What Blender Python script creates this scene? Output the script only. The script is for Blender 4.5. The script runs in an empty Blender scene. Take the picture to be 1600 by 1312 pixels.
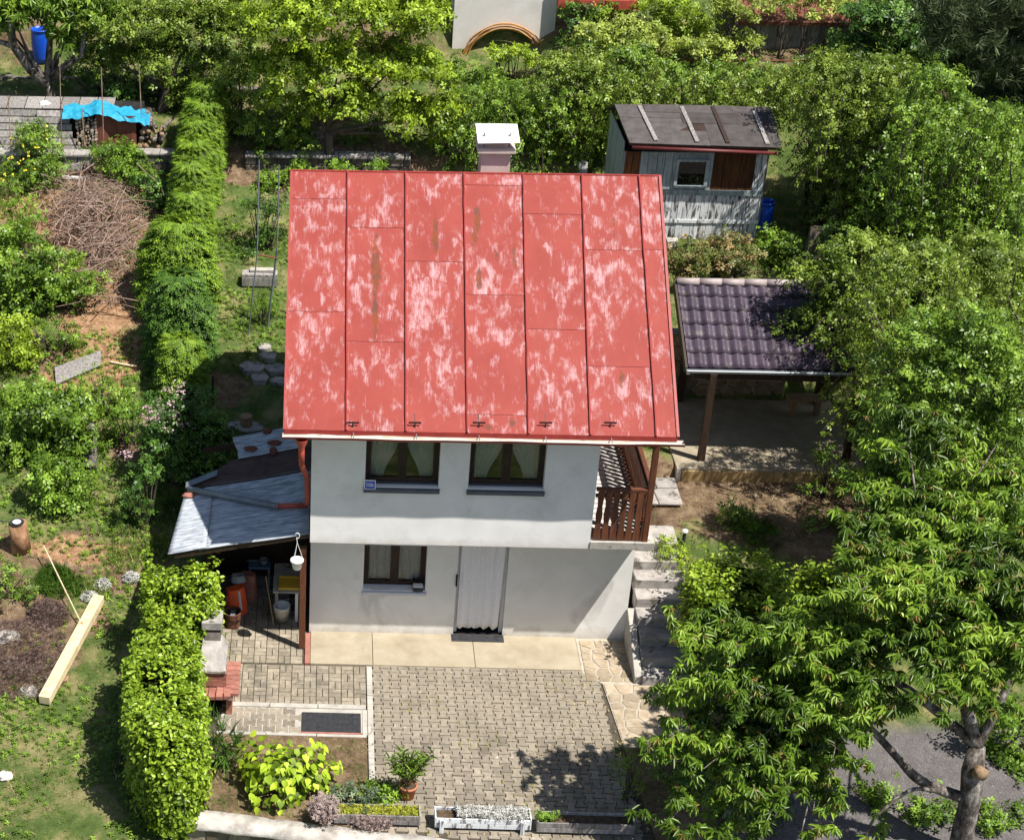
import bpy, math, random
import numpy as np
from mathutils import Vector, Matrix
random.seed(7); RNG = np.random.default_rng(7)
S = bpy.context.scene
COL = S.collection
R = math.radians
# ------------------------------------------------------------------ camera
F, PPX, PPY = 2650., 405., 656.
YAW, PIT = R(-2.3), R(29.5)
fw = np.array([math.sin(YAW)*math.cos(PIT), math.cos(YAW)*math.cos(PIT), -math.sin(PIT)])
rt = np.array([math.cos(YAW), -math.sin(YAW), 0.]); up = np.cross(rt, fw)
def ray(x, y): return fw + rt*((x-PPX)/F) - up*((y-PPY)/F)
CAM = -28.5*ray(483, 987)
cd = bpy.data.cameras.new('camera'); cam = bpy.data.objects.new('camera', cd); COL.objects.link(cam)
M = Matrix((rt, up, -fw)).transposed().to_4x4(); M.translation = Vector(CAM)
cam.matrix_world = M
cd.sensor_fit = 'HORIZONTAL'; cd.sensor_width = 36.; cd.lens = 36.*F/1600.
cd.shift_x = (800.-PPX)/1600.; cd.shift_y = 0.
cd.clip_start = .5; cd.clip_end = 1000.
S.camera = cam
# ------------------------------------------------------------------ light
LD = np.array([-1.68, 1.05, -3.55])                                    # direction the sunlight travels
w = bpy.data.worlds.new('World'); S.world = w; w.use_nodes = True
nt = w.node_tree; bg = nt.nodes['Background']
sk = nt.nodes.new('ShaderNodeTexSky'); sk.sky_type = 'NISHITA'; sk.sun_disc = False
elev = math.atan2(-LD[2], math.hypot(LD[0], LD[1])); az = math.atan2(-LD[0], -LD[1])   # clockwise from +Y
sk.sun_elevation = elev; sk.sun_rotation = az
nt.links.new(sk.outputs[0], bg.inputs[0]); bg.inputs[1].default_value = .070
ld = bpy.data.lights.new('sun', 'SUN'); ld.energy = 5.0; ld.angle = R(.5); ld.color = (1., .955, .88)
sun = bpy.data.objects.new('sun', ld); COL.objects.link(sun)
sun.rotation_euler = Vector(LD).to_track_quat('-Z', 'Y').to_euler()
S.view_settings.view_transform = 'Standard'; S.view_settings.look = 'None'
S.view_settings.gamma = 1; S.view_settings.exposure = .74
# ------------------------------------------------------------------ geometry helpers
def onZ(x, y, z): r = ray(x, y); return CAM + r*((z-CAM[2])/r[2])
def onY(x, y, Y): r = ray(x, y); return CAM + r*((Y-CAM[1])/r[1])
def onPl(x, y, p0, n): r = ray(x, y); n = np.array(n, float); return CAM + r*(((np.array(p0)-CAM)@n)/(r@n))
def sm(a, b, t): t = np.clip((t-a)/(b-a), 0, 1); return t*t*(3-2*t)
def h2(i, j, s): v = np.sin(i*127.1+j*311.7+s*74.7)*43758.5453; return v-np.floor(v)
def vn(x, y, s=0):
    i, j = np.floor(x), np.floor(y); u, v = x-i, y-j; u = u*u*(3-2*u); v = v*v*(3-2*v)
    return (h2(i, j, s)*(1-u)+h2(i+1, j, s)*u)*(1-v)+(h2(i, j+1, s)*(1-u)+h2(i+1, j+1, s)*u)*v
def front(x): return -4.42-.13*(x+1.72)                              # line of the front wall
def T(x, y):                                                          # height of the ground
    x = np.asarray(x, float); y = np.asarray(y, float)
    zl = np.interp(y, [-60, -6, 0.2, 12.35, 12.5, 17, 17.2, 34, 160], [-6, -.25, 0, 3.36, 3.66, 4.7, 5.3, 11.5, 40])
    zr = np.interp(y, [-60, -7, -4.9, -1.6, 1.3, 3.2, 3.4, 5.9, 6.1, 9.4, 12.4, 13, 34, 160], [-6, -1.0, -.5, -.12, 1.25, 1.1, 1.35, 1.35, 2.2, 3.15, 3.5, 4.0, 11.5, 40])
    k = sm(5.85, 6.0, x)*(y < 3) + sm(4.6, 6.0, x)*(y >= 3)
    z = zl*(1-k)+zr*k
    z = z + .10*(vn(x*.8, y*.8, 3)-.5) + .05*(vn(x*3, y*3, 5)-.5)
    yl = front(x)-.1
    yard = (x > -1.72) & (x < 5.9) & (y < 1.75) & (y > yl)
    z = np.where(yard, -.06, z)
    low = (x > -1.72) & (x < 6.4) & (y <= yl)
    z = np.where(low, -1.1, z)
    return z
def at(px, py):                                                       # the ground point seen at a spot
    r = ray(px, py); t = np.arange(18, 90, .3); P = CAM+r*t[:, None]; k = int(np.argmax(P[:, 2] < T(P[:, 0], P[:, 1])))
    t = np.linspace(t[max(k-1, 0)], t[k], 16); P = CAM+r*t[:, None]; return P[int(np.argmax(P[:, 2] < T(P[:, 0], P[:, 1])))]
def scl(P): return F/float((np.array(P)-CAM)@fw)                      # photo pixels per metre at a point
OFF = {}
def emp(name, label, cat, loc, group=None, kind=None):
    o = bpy.data.objects.new(name, None); COL.objects.link(o); o.location = Vector(loc); o.empty_display_size = .1
    if label: o['label'] = label
    if cat: o['category'] = cat
    if group: o['group'] = group
    if kind: o['kind'] = kind
    OFF[o.name] = np.array(loc, float); return o
def tag(o, label=None, cat=None, group=None, kind=None):
    if label: o['label'] = label
    if cat: o['category'] = cat
    if group: o['group'] = group
    if kind: o['kind'] = kind
    return o
def link(name, me, m, parent=None, off=None):
    o = bpy.data.objects.new(name, me); COL.objects.link(o)
    if m is not None and len(me.materials) == 0: me.materials.append(m)
    if parent is not None: o.parent = parent
    OFF[o.name] = off if off is not None else np.zeros(3); return o
class MB:
    def __init__(s): s.v = []; s.f = []
    def add(s, vs, fs):
        n = len(s.v); s.v += [tuple(map(float, p)) for p in vs]; s.f += [tuple(i+n for i in f) for f in fs]; return s
    def hexa(s, p): return s.add(p, [(3,2,1,0),(4,5,6,7),(0,1,5,4),(1,2,6,5),(2,3,7,6),(3,0,4,7)])
    def box(s, x0, x1, y0, y1, z0, z1):
        return s.hexa([(x0,y0,z0),(x1,y0,z0),(x1,y1,z0),(x0,y1,z0),(x0,y0,z1),(x1,y0,z1),(x1,y1,z1),(x0,y1,z1)])
    def slab(s, q, t):                                                # quad q (ccw seen from its front) thickened backwards
        q = [np.array(p, float) for p in q]; n = np.cross(q[1]-q[0], q[3]-q[0]); n /= np.linalg.norm(n)
        return s.hexa([p-n*t for p in q]+q)
    def bar(s, a, b, w, h, upv=(0,0,1)):
        a = np.array(a, float); b = np.array(b, float); d = b-a; d /= np.linalg.norm(d)
        sd = np.cross(d, upv)
        if np.linalg.norm(sd) < 1e-6: sd = np.cross(d, (0,1,0))
        sd /= np.linalg.norm(sd); u = np.cross(sd, d); sd = sd*w/2; u = u*h/2
        return s.hexa([a-sd-u, a+sd-u, b+sd-u, b-sd-u, a-sd+u, a+sd+u, b+sd+u, b-sd+u])
    def tube(s, pts, rad, n=8, cap=True):
        pts = [np.array(p, float) for p in pts]
        if not hasattr(rad, '__len__'): rad = [rad]*len(pts)
        rings = []; prev = None; vs = []
        for i, p in enumerate(pts):
            d = pts[min(i+1, len(pts)-1)]-pts[max(i-1, 0)]; d = d/(np.linalg.norm(d)+1e-9)
            if prev is None: a = np.cross(d, (0,0,1) if abs(d[2]) < .9 else (1,0,0))
            else: a = prev-d*(prev@d)
            a /= np.linalg.norm(a)+1e-9; prev = a; b = np.cross(d, a)
            for k in range(n): t = 2*math.pi*k/n; vs.append(p+rad[i]*(a*math.cos(t)+b*math.sin(t)))
        fs = []
        for i in range(len(pts)-1):
            for k in range(n): fs.append((i*n+k, i*n+(k+1)%n, (i+1)*n+(k+1)%n, (i+1)*n+k))
        if cap: fs.append(tuple(range(n))[::-1]); fs.append(tuple(range((len(pts)-1)*n, len(pts)*n)))
        return s.add(vs, fs)
    def lathe(s, c, prof, n=24, cap=False):
        vs = []; fs = []
        for r, z in prof:
            for k in range(n): t = 2*math.pi*k/n; vs.append((c[0]+r*math.cos(t), c[1]+r*math.sin(t), c[2]+z))
        for i in range(len(prof)-1):
            for k in range(n): fs.append((i*n+k, i*n+(k+1)%n, (i+1)*n+(k+1)%n, (i+1)*n+k))
        if cap: fs.append(tuple(range(n))[::-1])
        return s.add(vs, fs)
    def prism(s, poly, f0, f1):                                       # poly 2d ccw; f0/f1 map (u,v)->3d for bottom/top
        n = len(poly)
        return s.add([f0(*p) for p in poly]+[f1(*p) for p in poly],
                     [tuple(range(n))[::-1], tuple(range(n, 2*n))]+[(i, (i+1)%n, n+(i+1)%n, n+i) for i in range(n)])
    def grid(s, P):                                                   # P[i][j] points
        a, b = len(P), len(P[0])
        return s.add([p for r in P for p in r], [(i*b+j, i*b+j+1, (i+1)*b+j+1, (i+1)*b+j) for i in range(a-1) for j in range(b-1)])
    def build(s, name, m, parent=None, bev=0, smooth=False, loc=None):
        if parent is not None: off = OFF[parent.name]
        else:
            a = np.array(s.v); off = np.array(loc if loc is not None else [(a[:,0].min()+a[:,0].max())/2, (a[:,1].min()+a[:,1].max())/2, a[:,2].min()])
        me = bpy.data.meshes.new(name); me.from_pydata([tuple(np.array(p)-off) for p in s.v], [], s.f)
        if smooth: me.shade_smooth()
        o = link(name, me, m, parent, off)
        if parent is None: o.location = Vector(off)
        if bev:
            b = o.modifiers.new('bevel', 'BEVEL'); b.width = bev; b.segments = 2; b.limit_method = 'ANGLE'; b.angle_limit = R(40)
        return o
def npmesh(name, V, Fq, m, parent=None, tint=None, loc=None, smooth=False):   # numpy mesh; Fq (n,k)
    off = OFF[parent.name] if parent is not None else (np.array(loc, float) if loc is not None else np.zeros(3))
    me = bpy.data.meshes.new(name); V = (V-off).astype(np.float32); n, k = Fq.shape
    me.vertices.add(len(V)); me.vertices.foreach_set('co', V.ravel())
    me.loops.add(n*k); me.loops.foreach_set('vertex_index', Fq.astype(np.int32).ravel())
    me.polygons.add(n); me.polygons.foreach_set('loop_start', np.arange(0, n*k, k, dtype=np.int32))
    if tint is not None: me.attributes.new('tint', 'FLOAT', 'POINT').data.foreach_set('value', tint.astype(np.float32))
    me.update(calc_edges=True)
    if smooth: me.shade_smooth()
    o = link(name, me, m, parent, off)
    if parent is None: o.location = Vector(off)
    return o
# ------------------------------------------------------------------ materials
MATS = {}
def N(nt, t, **kw):
    n = nt.nodes.new('ShaderNode'+t)
    for k, v in kw.items():
        if k[0] == 'i' and k[1:].isdigit(): n.inputs[int(k[1:])].default_value = v
        else: setattr(n, k, v)
    return n
def base(name, rough=.85, spec=.3):
    m = bpy.data.materials.new(name); m.use_nodes = True; nt = m.node_tree; b = nt.nodes['Principled BSDF']
    b.inputs['Roughness'].default_value = rough; b.inputs['Specular IOR Level'].default_value = spec
    MATS[name] = m; return m, nt, b
def c4(c): return (c[0], c[1], c[2], 1)
def hx(h): # sRGB hex to linear
    v = [int(h[i:i+2], 16)/255 for i in (0, 2, 4)]; return tuple(x/12.92 if x < .04045 else ((x+.055)/1.055)**2.4 for x in v)
def ramp(nt, fac, stops):
    r = N(nt, 'ValToRGB'); cr = r.color_ramp
    while len(cr.elements) < len(stops): cr.elements.new(.5)
    for e, (p, c) in zip(cr.elements, stops): e.position = p; e.color = c4(c) if len(c) == 3 else c
    nt.links.new(fac, r.inputs[0]); return r.outputs[0]
def coords(nt, scale=(1,1,1), rnd=False):
    tc = N(nt, 'TexCoord'); mp = N(nt, 'Mapping'); mp.inputs['Scale'].default_value = scale
    nt.links.new(tc.outputs['Object'], mp.inputs[0])
    if rnd:
        oi = N(nt, 'ObjectInfo'); ml = N(nt, 'MATH' if 0 else 'Math', operation='MULTIPLY', i1=57.3); nt.links.new(oi.outputs['Random'], ml.inputs[0])
        cb = N(nt, 'CombineXYZ')
        for i in range(3): nt.links.new(ml.outputs[0], cb.inputs[i])
        nt.links.new(cb.outputs[0], mp.inputs['Location'])
    return mp.outputs[0]
def noise(nt, vec, sc, det=5, rough=.55, dist=0.):
    n = N(nt, 'TexNoise'); n.inputs['Scale'].default_value = sc; n.inputs['Detail'].default_value = det
    n.inputs['Roughness'].default_value = rough; n.inputs['Distortion'].default_value = dist
    nt.links.new(vec, n.inputs['Vector']); return n.outputs[0]
def mixc(nt, fac, a, b, mode='MIX'):
    m = N(nt, 'Mix', data_type='RGBA', blend_type=mode)
    for s, v in ((m.inputs[0], fac), (m.inputs[6], a), (m.inputs[7], b)):
        if isinstance(v, bpy.types.NodeSocket): nt.links.new(v, s)
        elif isinstance(v, (int, float)): s.default_value = v
        else: s.default_value = c4(v)
    return m.outputs[2]
def bump(nt, b, h, st=.4, dist=.02):
    n = N(nt, 'Bump'); n.inputs['Strength'].default_value = st; n.inputs['Distance'].default_value = dist
    nt.links.new(h, n.inputs['Height']); nt.links.new(n.outputs[0], b.inputs['Normal'])
def pm(name, stops, sc=6, rough=.85, spec=.3, stretch=(1,1,1), det=6, dist=0., bst=.35, bd=.01, rnd=0., rough_n=.6, metal=0., spots=None, dirt=None, foot=None):
    m, nt, b = base(name, rough, spec); b.inputs['Metallic'].default_value = metal
    v = coords(nt, stretch, True); n = noise(nt, v, sc, det, rough_n, dist); c = ramp(nt, n, stops)
    if spots:                                                         # (colour, scale, threshold): stains of their own shape
        n2 = noise(nt, v, spots[1], 4, .6, .6); f = ramp(nt, n2, [(spots[2], (0,0,0)), (spots[2]+.07, (1,1,1))]); c = mixc(nt, f, c, spots[0])
    if dirt:                                                          # (colour, scale, threshold, amount): grime running on across neighbouring pieces
        ge = N(nt, 'NewGeometry'); n3 = noise(nt, ge.outputs['Position'], dirt[1], 8, .72, .4); f = ramp(nt, n3, [(dirt[2], (0,0,0)), (dirt[2]+.16, (dirt[3],)*3)]); c = mixc(nt, f, c, dirt[0])
    if foot:                                                          # (colour, base z, height): splash dirt along the foot of a wall
        ge = N(nt, 'NewGeometry'); sz = N(nt, 'SeparateXYZ'); nt.links.new(ge.outputs['Position'], sz.inputs[0]); mr = N(nt, 'MapRange'); nt.links.new(sz.outputs[2], mr.inputs[0])
        mr.inputs[1].default_value = foot[1]; mr.inputs[2].default_value = foot[1]+foot[2]; mr.inputs[3].default_value = .42; mr.inputs[4].default_value = -.12
        ad = N(nt, 'Math', operation='ADD'); nt.links.new(mr.outputs[0], ad.inputs[0]); nt.links.new(noise(nt, ge.outputs['Position'], 3.5, 8, .7), ad.inputs[1]); c = mixc(nt, ramp(nt, ad.outputs[0], [(.5, (0,0,0)), (.95, (.8,.8,.8))]), c, foot[0])
    if rnd:
        oi = N(nt, 'ObjectInfo'); mr = N(nt, 'MapRange'); nt.links.new(oi.outputs['Random'], mr.inputs[0])
        mr.inputs[3].default_value = 1-rnd; mr.inputs[4].default_value = 1+rnd*.6
        hs = N(nt, 'HueSaturation'); nt.links.new(mr.outputs[0], hs.inputs['Value']); nt.links.new(c, hs.inputs['Color']); c = hs.outputs[0]
    nt.links.new(c, b.inputs['Base Color'])
    if bst: bump(nt, b, noise(nt, v, sc*3, 6, .65), bst, bd)
    return m
def leafm(name, c1, c2, c3=None, trans=.35, rough=.45):
    if c2[1] > c2[0]*1.05: w_ = lambda c, f: (c[0]*f*1.06, c[1]*f*1.04, c[2]*f*.9); trans *= .75; c1 = w_(c1, .50); c2 = w_(c2, 1.); c3 = w_(c3, 1.38) if c3 else None  # tones spread wider, putting sun and shade contrast into the leaf colours
    m, nt, b = base(name, rough, .35); a = N(nt, 'Attribute', attribute_name='tint')
    c = ramp(nt, a.outputs['Fac'], [(0, c1), (.55, c2), (1, c3 or c2)]); nt.links.new(c, b.inputs['Base Color'])
    t = N(nt, 'BsdfTranslucent'); hs = N(nt, 'HueSaturation', i2=1.25); hs.inputs['Hue'].default_value = .485
    nt.links.new(c, hs.inputs['Color']); nt.links.new(hs.outputs[0], t.inputs[0])
    mx = N(nt, 'MixShader', i0=trans); out = nt.nodes['Material Output']
    nt.links.new(b.outputs[0], mx.inputs[1]); nt.links.new(t.outputs[0], mx.inputs[2]); nt.links.new(mx.outputs[0], out.inputs[0]); return m
stucco_w = pm('stucco_upper', [(.3, (.73,.715,.70)), (.7, (.82,.805,.785))], 2.2, .95, .1, bst=.25, bd=.006, spots=((.62,.61,.60), 1.3, .64), dirt=((.50,.48,.45), 1.1, .52, .35), foot=((.52,.48,.43), 2.15, .25))
stucco_l = pm('stucco_lower', [(.3, (.70,.69,.665)), (.7, (.80,.785,.755))], 1.8, .95, .1, bst=.3, bd=.006, spots=((.60,.58,.555), .9, .58), dirt=((.50,.47,.43), 1.3, .52, .25), foot=((.42,.37,.30), -.05, .38))
concrete = pm('concrete', [(.3, (.30,.28,.25)), (.7, (.46,.43,.38))], 5, .95, .1, bst=.5, bd=.012, spots=((.20,.18,.15), 3, .6))
concrete_g = pm('concrete_grey', [(.3, (.22,.20,.19)), (.7, (.40,.37,.34))], 6, .95, .1, bst=.6, bd=.015, rnd=.15, spots=((.13,.12,.10), 4, .58))
apronm = pm('apron_concrete', [(.3, (.30,.25,.175)), (.7, (.385,.335,.25))], 3, .95, .1, bst=.35, bd=.008, spots=((.34,.29,.21), 2.5, .60), dirt=((.22,.18,.12), 1.7, .52, .45))
paverm = pm('paver', [(.3, (.20,.17,.13)), (.7, (.30,.26,.205))], 14, .92, .15, bst=.5, bd=.006, rnd=.28, spots=((.50,.46,.40), 9, .66), dirt=((.12,.105,.08), 1.4, .50, .55))
brickpm = pm('paving_brick', [(.3, (.215,.185,.14)), (.7, (.35,.30,.23))], 12, .92, .15, bst=.5, bd=.006, rnd=.25, spots=((.17,.15,.12), 6, .6), dirt=((.10,.09,.075), 1.6, .46, .6))
mortarm = pm('joint_sand', [(.3, (.05,.042,.032)), (.7, (.11,.095,.07))], 20, .98, .05, bst=.4, bd=.006)
stonem = pm('field_stone', [(.25, (.16,.125,.095)), (.5, (.27,.22,.165)), (.75, (.36,.31,.25))], 5, .9, .15, bst=.7, bd=.015, rnd=.4)
mortarl = pm('mortar_light', [(.3, (.33,.29,.23)), (.7, (.46,.41,.34))], 8, .95, .1, bst=.5)
darkst = pm('dark_block', [(.3, (.07,.06,.055)), (.7, (.20,.175,.15))], 7, .95, .1, bst=.8, bd=.02, rnd=.3)
brickr = pm('red_brick', [(.3, (.25,.09,.065)), (.7, (.38,.18,.14))], 9, .9, .2, bst=.5, rnd=.2)
woodb = pm('wood_brown', [(.3, (.085,.028,.014)), (.7, (.17,.062,.03))], 4, .55, .35, stretch=(6,6,1), bst=.3, rnd=.15)
woodd = pm('wood_dark', [(.3, (.02,.012,.009)), (.7, (.05,.028,.018))], 4, .6, .3, stretch=(6,6,1), bst=.3, rnd=.15)
woodg = pm('wood_grey', [(.25, (.10,.09,.085)), (.5, (.26,.24,.225)), (.75, (.42,.40,.38))], 5, .9, .15, stretch=(5,5,.7), bst=.7, bd=.01, rnd=.3)
woodpeel = pm('wood_peeling', [(.34, (.06,.05,.045)), (.42, (.24,.23,.225)), (.50, (.66,.68,.69))], 4.5, .85, .2, stretch=(3.5,3.5,.7), bst=.7, bd=.01, rnd=.2, dist=.5)
woodteal = pm('wood_pale_teal', [(.3, (.17,.20,.20)), (.6, (.36,.42,.42)), (.8, (.42,.46,.46))], 5, .85, .2, stretch=(5,5,.7), bst=.5, rnd=.12)
woodor = pm('wood_orange_brown', [(.3, (.045,.022,.014)), (.7, (.22,.085,.03))], 4, .8, .2, stretch=(6,6,.7), bst=.5, rnd=.45)
woodnew = pm('wood_fresh', [(.3, (.50,.38,.22)), (.6, (.66,.54,.35)), (.8, (.74,.63,.45))], 4, .85, .15, stretch=(2,2,2), bst=.5, spots=((.34,.22,.12), 6, .66))
woodmid = pm('wood_mid', [(.3, (.20,.13,.075)), (.7, (.38,.26,.16))], 6, .85, .2, stretch=(5,5,1), bst=.4, rnd=.2)
barkm = pm('bark', [(.3, (.045,.035,.028)), (.6, (.13,.105,.085)), (.8, (.24,.21,.18))], 9, .95, .1, stretch=(1,1,.4), bst=1., bd=.03)
barkl = pm('bark_pale', [(.35, (.045,.036,.03)), (.5, (.13,.11,.095)), (.68, (.36,.34,.31))], 11, .95, .1, stretch=(1,1,.5), bst=1., bd=.03)
twigm = pm('dry_twig', [(.3, (.15,.085,.06)), (.7, (.36,.27,.22))], 5, .9, .1, bst=0, rnd=.2)
felt = pm('roofing_felt', [(.3, (.055,.048,.047)), (.7, (.095,.084,.08))], 5, .95, .15, bst=.5, rnd=.25)
blackr = pm('rubber_black', [(.3, (.02,.021,.024)), (.7, (.05,.05,.055))], 12, .8, .2, bst=.3)
bluepl = pm('plastic_blue', [(.3, (.004,.05,.42)), (.7, (.008,.09,.58))], 3, .4, .5, bst=0)
whitepl = pm('plastic_white', [(.3, (.66,.66,.64)), (.7, (.78,.78,.76))], 6, .5, .4, bst=0)
zinc = pm('zinc', [(.3, (.13,.15,.17)), (.7, (.24,.27,.30))], 4, .5, .4, bst=.2, metal=.3)
whitemt = pm('white_sheet_metal', [(.3, (.78,.78,.78)), (.7, (.84,.84,.84))], 3, .45, .4, bst=0)
rustm = pm('rusty_sheet', [(.3, (.10,.035,.022)), (.7, (.20,.075,.05))], 3, .8, .2, stretch=(4,4,1), bst=.3, rnd=.15)
redtrim = pm('red_trim', [(.3, (.22,.022,.018)), (.7, (.30,.035,.028))], 6, .5, .4, bst=.1)
redpipe = pm('red_pipe', [(.3, (.33,.05,.036)), (.7, (.42,.075,.052))], 5, .5, .4, bst=.1)
maroon = pm('maroon_gutter', [(.3, (.09,.016,.016)), (.7, (.14,.028,.026))], 5, .5, .4, bst=.1)
terraco = pm('terracotta', [(.3, (.36,.13,.07)), (.7, (.50,.20,.12))], 8, .8, .2, bst=.3)
yellowpl = pm('tray_yellow', [(.3, (.62,.36,.03)), (.7, (.72,.45,.06))], 4, .5, .4, bst=0)
orangepl = pm('fabric_orange', [(.3, (.62,.07,.02)), (.7, (.75,.11,.03))], 6, .7, .3, bst=.2)
brownpl = pm('tub_brown', [(.3, (.11,.045,.028)), (.7, (.19,.08,.05))], 8, .6, .3, bst=.4, stretch=(4,4,1))
tarpm = pm('tarp_blue', [(.3, (.012,.20,.33)), (.7, (.025,.30,.45))], 6, .6, .25, bst=.5)
blackm = pm('black_and_shade', [(.3, (.012,.012,.013)), (.7, (.03,.03,.03))], 6, .8, .2, bst=0)  # black parts, plus dark insides whose shade is put into the colour
soilm = pm('pot_soil', [(.3, (.05,.035,.022)), (.7, (.12,.085,.055))], 14, .98, .05, bst=.8)
asphm = pm('tar', [(.3, (.05,.05,.052)), (.7, (.09,.085,.085))], 14, .95, .1)
signb = pm('sign_blue', [(.3, (.006,.04,.48)), (.7, (.008,.05,.54))], 4, .4, .4, bst=0)
chimm = pm('chimney_plaster', [(.3, (.48,.39,.36)), (.7, (.58,.49,.46))], 5, .95, .1, bst=.4)
gutterin = pm('gutter_inside', [(.3, (.40,.26,.17)), (.5, (.55,.46,.38)), (.72, (.60,.58,.55))], 3, .6, .3, stretch=(1.2,8,8), bst=.2, spots=((.30,.13,.06), 3, .62))
tilem = pm('tile_plum', [(.3, (.036,.026,.044)), (.7, (.070,.048,.070))], 6, .5, .35, bst=.3, rnd=.25, dirt=((.17,.14,.12), 4, .54, .6))
corr = pm('corrugated_grey', [(.3, (.16,.18,.21)), (.5, (.34,.37,.40)), (.7, (.55,.57,.59))], 3.2, .6, .3, stretch=(1.1,9,1), bst=.3, spots=((.10,.085,.085), 5, .62))
corrd = pm('corrugated_brown', [(.3, (.055,.035,.03)), (.7, (.095,.062,.052))], 4, .75, .2, bst=.3)
yelst = pm('yellow_sandstone', [(.3, (.28,.19,.08)), (.7, (.45,.32,.16))], 4, .9, .15, bst=.5, rnd=.2, spots=((.16,.12,.07), 4, .62))
wbuild = pm('white_render', [(.3, (.60,.56,.52)), (.7, (.72,.69,.65))], 2, .95, .1, bst=.3)
goldm = pm('copper_hoop', [(.3, (.45,.20,.05)), (.7, (.65,.34,.10))], 5, .5, .4, bst=.1, rnd=.2)
curtm = pm('curtain_net', [(.3, (.42,.41,.38)), (.7, (.62,.61,.58))], 40, .9, .1, bst=0)
lacem = pm('curtain_lace', [(.3, (.70,.69,.71)), (.7, (.82,.81,.82))], 30, .9, .1, bst=.2)
petalm = leafm('lilac_petals', (.40,.22,.26), (.62,.42,.45), (.75,.6,.6), .3, .7)
yelfl = leafm('yellow_petals', (.72,.55,.02), (.8,.65,.05), (.85,.75,.1), .2, .7)
silver = leafm('silver_leaves', (.30,.30,.27), (.48,.48,.44), (.62,.62,.58), .15, .7)
heather = leafm('heather_sprigs', (.16,.11,.10), (.28,.20,.18), (.40,.32,.29), .1, .8)
L = {
 'ivy': leafm('ivy_leaves', (.075,.15,.010), (.19,.30,.022), (.32,.42,.06), .38, .32),
 'lime': leafm('lime_leaves', (.17,.28,.014), (.27,.40,.02), (.34,.46,.04), .42, .5),
 'cherry': leafm('cherry_leaves', (.050,.115,.014), (.125,.225,.024), (.22,.33,.045), .42, .34),
 'cherrytip': leafm('cherry_young_leaves', (0.198,0.176,0.033), (0.264,0.220,0.044), (0.242,0.132,0.044), .4, .4),
 'yg': leafm('yellow_green_leaves', (0.111,0.195,0.013), (0.215,0.325,0.023), (0.312,0.416,0.039), .4, .5),
 'mid': leafm('mid_green_leaves', (0.063,0.133,0.017), (0.133,0.238,0.028), (0.224,0.336,0.049), .36, .42),
 'dark': leafm('dark_green_leaves', (0.026,0.072,0.014), (0.065,0.145,0.026), (0.131,0.232,0.043), .3, .4),
 'rob': leafm('plum_leaves', (0.070,0.119,0.017), (0.147,0.231,0.028), (0.238,0.308,0.063), .36, .42),
 'con': leafm('conifer_sprays', (0.069,0.144,0.013), (0.144,0.250,0.019), (0.225,0.338,0.025), .25, .6),
 'cond': leafm('conifer_dark', (0.023,0.072,0.010), (0.065,0.143,0.016), (0.130,0.234,0.026), .2, .6),
 'pine': leafm('pine_needles', (0.036,0.054,0.026), (0.072,0.102,0.048), (0.132,0.162,0.084), .1, .6),
 'vine': leafm('vine_leaves', (0.147,0.221,0.032), (0.273,0.357,0.063), (0.420,0.483,0.126), .4, .5),
 'grass': leafm('grass_blades', (0.074,0.128,0.024), (0.142,0.216,0.041), (0.324,0.324,0.121), .3, .6),
 'dry': leafm('dry_grass', (.25,.19,.09), (.38,.30,.15), (.48,.40,.22), .2, .8),
 'weed': leafm('weed_leaves', (0.062,0.138,0.015), (0.138,0.250,0.025), (0.225,0.350,0.050), .35, .5),
 'redg': leafm('reddish_leaves', (0.060,0.096,0.024), (0.144,0.180,0.042), (0.312,0.192,0.108), .3, .5),
 'grey': leafm('grey_green_leaves', (.06,.10,.06), (.12,.17,.10), (.22,.26,.18), .2, .6),
 'moss': leafm('moss_tufts', (.17,.20,.02), (.30,.33,.03), (.40,.40,.06), .2, .8),
}
# glass
glass, nt_, b_ = base('window_glass', .05, .5)
tr = N(nt_, 'BsdfTransparent'); gl = N(nt_, 'BsdfGlossy'); gl.inputs['Roughness'].default_value = .02
fr = N(nt_, 'Fresnel', i0=1.5); mr_ = N(nt_, 'Math', operation='MULTIPLY', i1=1.05); nt_.links.new(fr.outputs[0], mr_.inputs[0])
mx_ = N(nt_, 'MixShader'); nt_.links.new(mr_.outputs[0], mx_.inputs[0]); tr.inputs[0].default_value = (.85,.87,.86,1)
nt_.links.new(tr.outputs[0], mx_.inputs[1]); nt_.links.new(gl.outputs[0], mx_.inputs[2]); nt_.links.new(mx_.outputs[0], nt_.nodes['Material Output'].inputs[0])
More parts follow.
